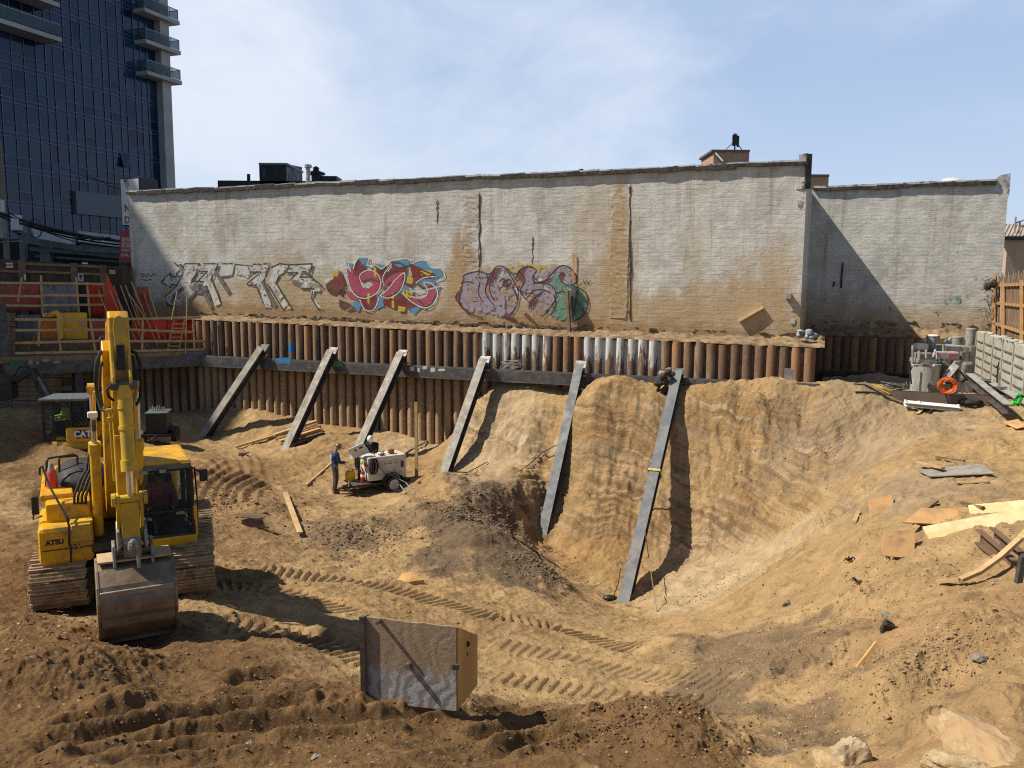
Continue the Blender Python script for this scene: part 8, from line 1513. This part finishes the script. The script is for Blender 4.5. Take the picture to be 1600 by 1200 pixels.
for k in range(8): r0 = rnd.uniform(.2,.42); m.tube([p+Vector((r0*1.4*math.cos(t)+rnd.uniform(-.05,.05), r0*.6*math.sin(t), .05+.02*k+.06*math.sin(t*2+k))) for t in np.linspace(0, 6.28, 14)], .016, 5)
tag(m.build('cable_coil', mat('cable_grey', ()), None, org=p), 'loose coil of grey cable beside the mixing tank', 'cable'); p = atY(1366, 596, 33.4); m = MB(); p.z = gz(p.x, p.y)
bmh = MB(); bmh.ball(p, (1.35,.9,.55), 26, 14); ob = bmh.build('sand_heap', mat('heap_sand', (.30,.21,.125), (.24,.165,.10), .95, 0, 6, bmp=.8, bs=14), None, org=p, smooth='all')
for v_ in ob.data.vertices: c = v_.co; s_ = 1+.12*math.sin(c.x*5)*math.sin(c.y*4)+.05*math.sin(c.x*13+c.z*9); v_.co = c*s_
tag(ob, 'small heap of sand in the shaded recess under the set-back building', 'sand heap')
# white channel, hoses, tyre in front of the beam
a, b_ = gp(1413, 634, .10), gp(1498, 640, .10); a = atY(1413, 630, 27.6); b_ = atY(1499, 638, 27.2); o_ = a.copy(); rt = thing('white_beam', 'white painted steel channel lying in front of the rusted beam', 'steel channel', o_)
MB().sect(a, b_, [(-.10,-.07),(.10,-.07),(.10,-.05),(-.08,-.05),(-.08,.05),(.10,.05),(.10,.07),(-.10,.07)], (0,-.4,1)).build('channel', M_WHITE, rt, org=o_, bevel=.004)
for t in (.02,.27,.98): q = a.lerp(b_, t); MB().box(q+Z_*.06, (.04,.14,.12)).build('lug', M_WHITE, rt, org=o_, bevel=.006)
for i, (pts, col, r, lb) in enumerate((([(1362,622),(1378,626),(1396,628),(1402,630),(1388,631),(1370,628)], 'hose_yellow', .03, 'yellow hose looped in front of the beam'),([(1335,632),(1352,634),(1372,633),(1392,636),(1412,640),(1440,642),(1470,641)], 'rubber', .03, 'black hose snaking along the top of the bank'),([(1332,624),(1350,627),(1366,630),(1384,634)], 'rubber', .025, 'short black hose behind the yellow one'),([(1440,644),(1454,639),(1466,640),(1452,646)], 'rubber', .05, 'thick black hose bundle on the bank edge'))):
    P_ = [gp(x, y, .05) for x, y in pts]; tag(MB().tube(P_, r, 6).build('hose', mat('hose_yellow', (.60,.40,.03), (.5,.33,.03), .5) if col == 'hose_yellow' else M_RUBBER, None, org=P_[0]), lb, 'hose')
p = atY(1515, 634, 27.6); p.z = gz(p.x, p.y)+.10; m = MB(); m.tube([p+Vector((.30*math.cos(t), .30*math.sin(t), 0)) for t in np.linspace(0, 6.28, 22)[:-1]], .10, 8, True); tag(m.build('tyre', M_RUBBER, None, org=p, smooth=True), 'black tyre lying under the right end of the rusted beam', 'tyre')
gboard('stick', (1434,648), (1442,642), .10, .05, M_WOOD, 'short wood chip on the bank edge below the white channel', 'stick', .05)
# struts of the right shoring
def strut(p0, Y0, p1, Y1, lb, w_=.3, h_=.3, mt=M_STEEL):
    a, b_ = atY(*p0, Y0), atY(*p1, Y1); rt = thing('waler_beam', lb, 'steel beam', a); MB().ibeam(a, b_, w_, h_, .025, .02).build('beam', mt, rt, org=a, bevel=.005); d = (b_-a).normalized(); MB().bar(a+Z_*(h_/2+.006), b_+Z_*(h_/2+.006), w_, .012).build('top_flange', mat('cement_splash', (.34,.33,.31), (.22,.21,.2), .7, .1, 4), rt, org=a); return rt
strut((1514,590), 30.2, (1575,640), 25.5, 'cement splashed beam running towards the viewer at the right', .26, .30); strut((1546,603), 31, (1640,660), 24.3, 'outer steel beam along the foot of the formed concrete wall', .3, .34)
for x0, y0, x1, y1, Y, lb in ((1519,592,1548,593,30.6,'upper of two short cross plates beside the formed wall'),(1544,604,1572,605,29.4,'lower of two short cross plates beside the formed wall')): a, b_ = atY(x0,y0,Y), atY(x1,y1,Y); m = MB(); m.bar(a, b_, .12, .03); m.bar(a-Z_*.3, b_-Z_*.3, .03, .5); tag(m.build('cross_plate', M_CEMD, None, org=a), lb, 'steel plate')
a = atY(1562, 606, 29.0); m = MB(); m.prism([(0,0),(.35,0),(.2,.55)], a, (0.3,.95,0), (0,0,1), (1,-.3,0), .03); tag(m.build('stiffener_plate', M_CEMD, None, org=a), 'triangular dark plate against the formed concrete wall', 'steel plate')
p = atY(1592, 628, 25.2); rt = thing('beam_clamp', 'bright green clamp on the beam at the right edge', 'clamp', p); M_GRN = mat('clamp_green', (.05,.55,.08), (.04,.45,.07), .45)
m = MB(); m.box((0,0,.05), (.12,.14,.36), Matrix.Rotation(.35, 3, 'Y')); m.box((-.12,0,-.06), (.22,.14,.09), Matrix.Rotation(.35, 3, 'Y')); m.box((.02,0,.20), (.24,.14,.09), Matrix.Rotation(.35, 3, 'Y')); m.build('jaw', M_GRN, rt, bevel=.015); m = MB(); m.cyl((-.14,0,.05), (-.02,0,.26), .03,.03,8); m.build('screw', M_STEEL, rt)
# ------------------------------------------------------------------ loose stones and clods strewn over the earth
def strew():
    rng = np.random.default_rng(3); bm = bmesh.new(); bmesh.ops.create_icosphere(bm, subdivisions=1, radius=1); bv = np.array([v.co[:] for v in bm.verts]); bf = np.array([[v.index for v in f.verts] for f in bm.faces]); bm.free()
    V, F, Mi = [], [], []; nb = 0
    zones = [((1180,1020),3.0,1200,.020,0),((1300,1140),1.6,700,.018,0),((1130,930),1.2,900,.022,1),((770,840),1.8,3200,.034,2),((850,905),.9,600,.03,2),((300,1130),3.2,1500,.018,3),((640,1150),2.2,800,.017,3),((1430,1050),1.1,1500,.02,0),((560,840),1.6,900,.035,2),((900,1130),1.6,1100,.018,3),((1450,900),3.0,900,.022,0),((500,900),5,1800,.022,0),((1250,700),3,900,.017,1),((1010,1150),1.0,900,.024,3),((150,1000),2.0,1100,.022,3),((330,780),2.4,900,.04,3)]
    for (px, py), rad, n, sz, mi in zones:
        c = ground_hit(px, py); xy = rng.normal(size=(n,2))*rad*.55+[c.x, c.y]
        for x, y in xy:
            if y < 6.5: continue
            s = sz*min(2.2, rng.lognormal(-.35,.5)); v = bv*(rng.uniform(.55,1.0,3)*s); v = v*(1+rng.normal(size=(len(bv),1))*.16); a = rng.uniform(0,6.28); ca, sa = math.cos(a), math.sin(a)
            v = np.stack([v[:,0]*ca-v[:,1]*sa+x, v[:,0]*sa+v[:,1]*ca+y, v[:,2]*.8+gz(x,y)+s*.25], 1); V.append(v); F.append(bf+nb); nb += len(v); Mi += [mi if rng.random() > .02 else 1]*len(bf)
    V = np.concatenate(V); F = np.concatenate(F); me = bpy.data.meshes.new('loose_clods'); me.from_pydata(V.tolist(), [], F.tolist())
    for nm, c1, c2 in (('clod_tan',(.33,.22,.125),(.27,.18,.10)),('pebble_pale',(.40,.33,.24),(.33,.27,.19)),('clod_dark',(.165,.12,.08),(.21,.15,.10)),('clod_brown',(.18,.108,.055),(.14,.085,.042))): me.materials.append(mat(nm, c1, c2, .95, 0, 3))
    me.polygons.foreach_set('material_index', np.array(Mi, np.int32)); o = bpy.data.objects.new('loose_clods', me); C.objects.link(o); tag(o, 'loose clods, gravel and pebbles strewn over the excavated earth', None, None, 'stuff')
strew()
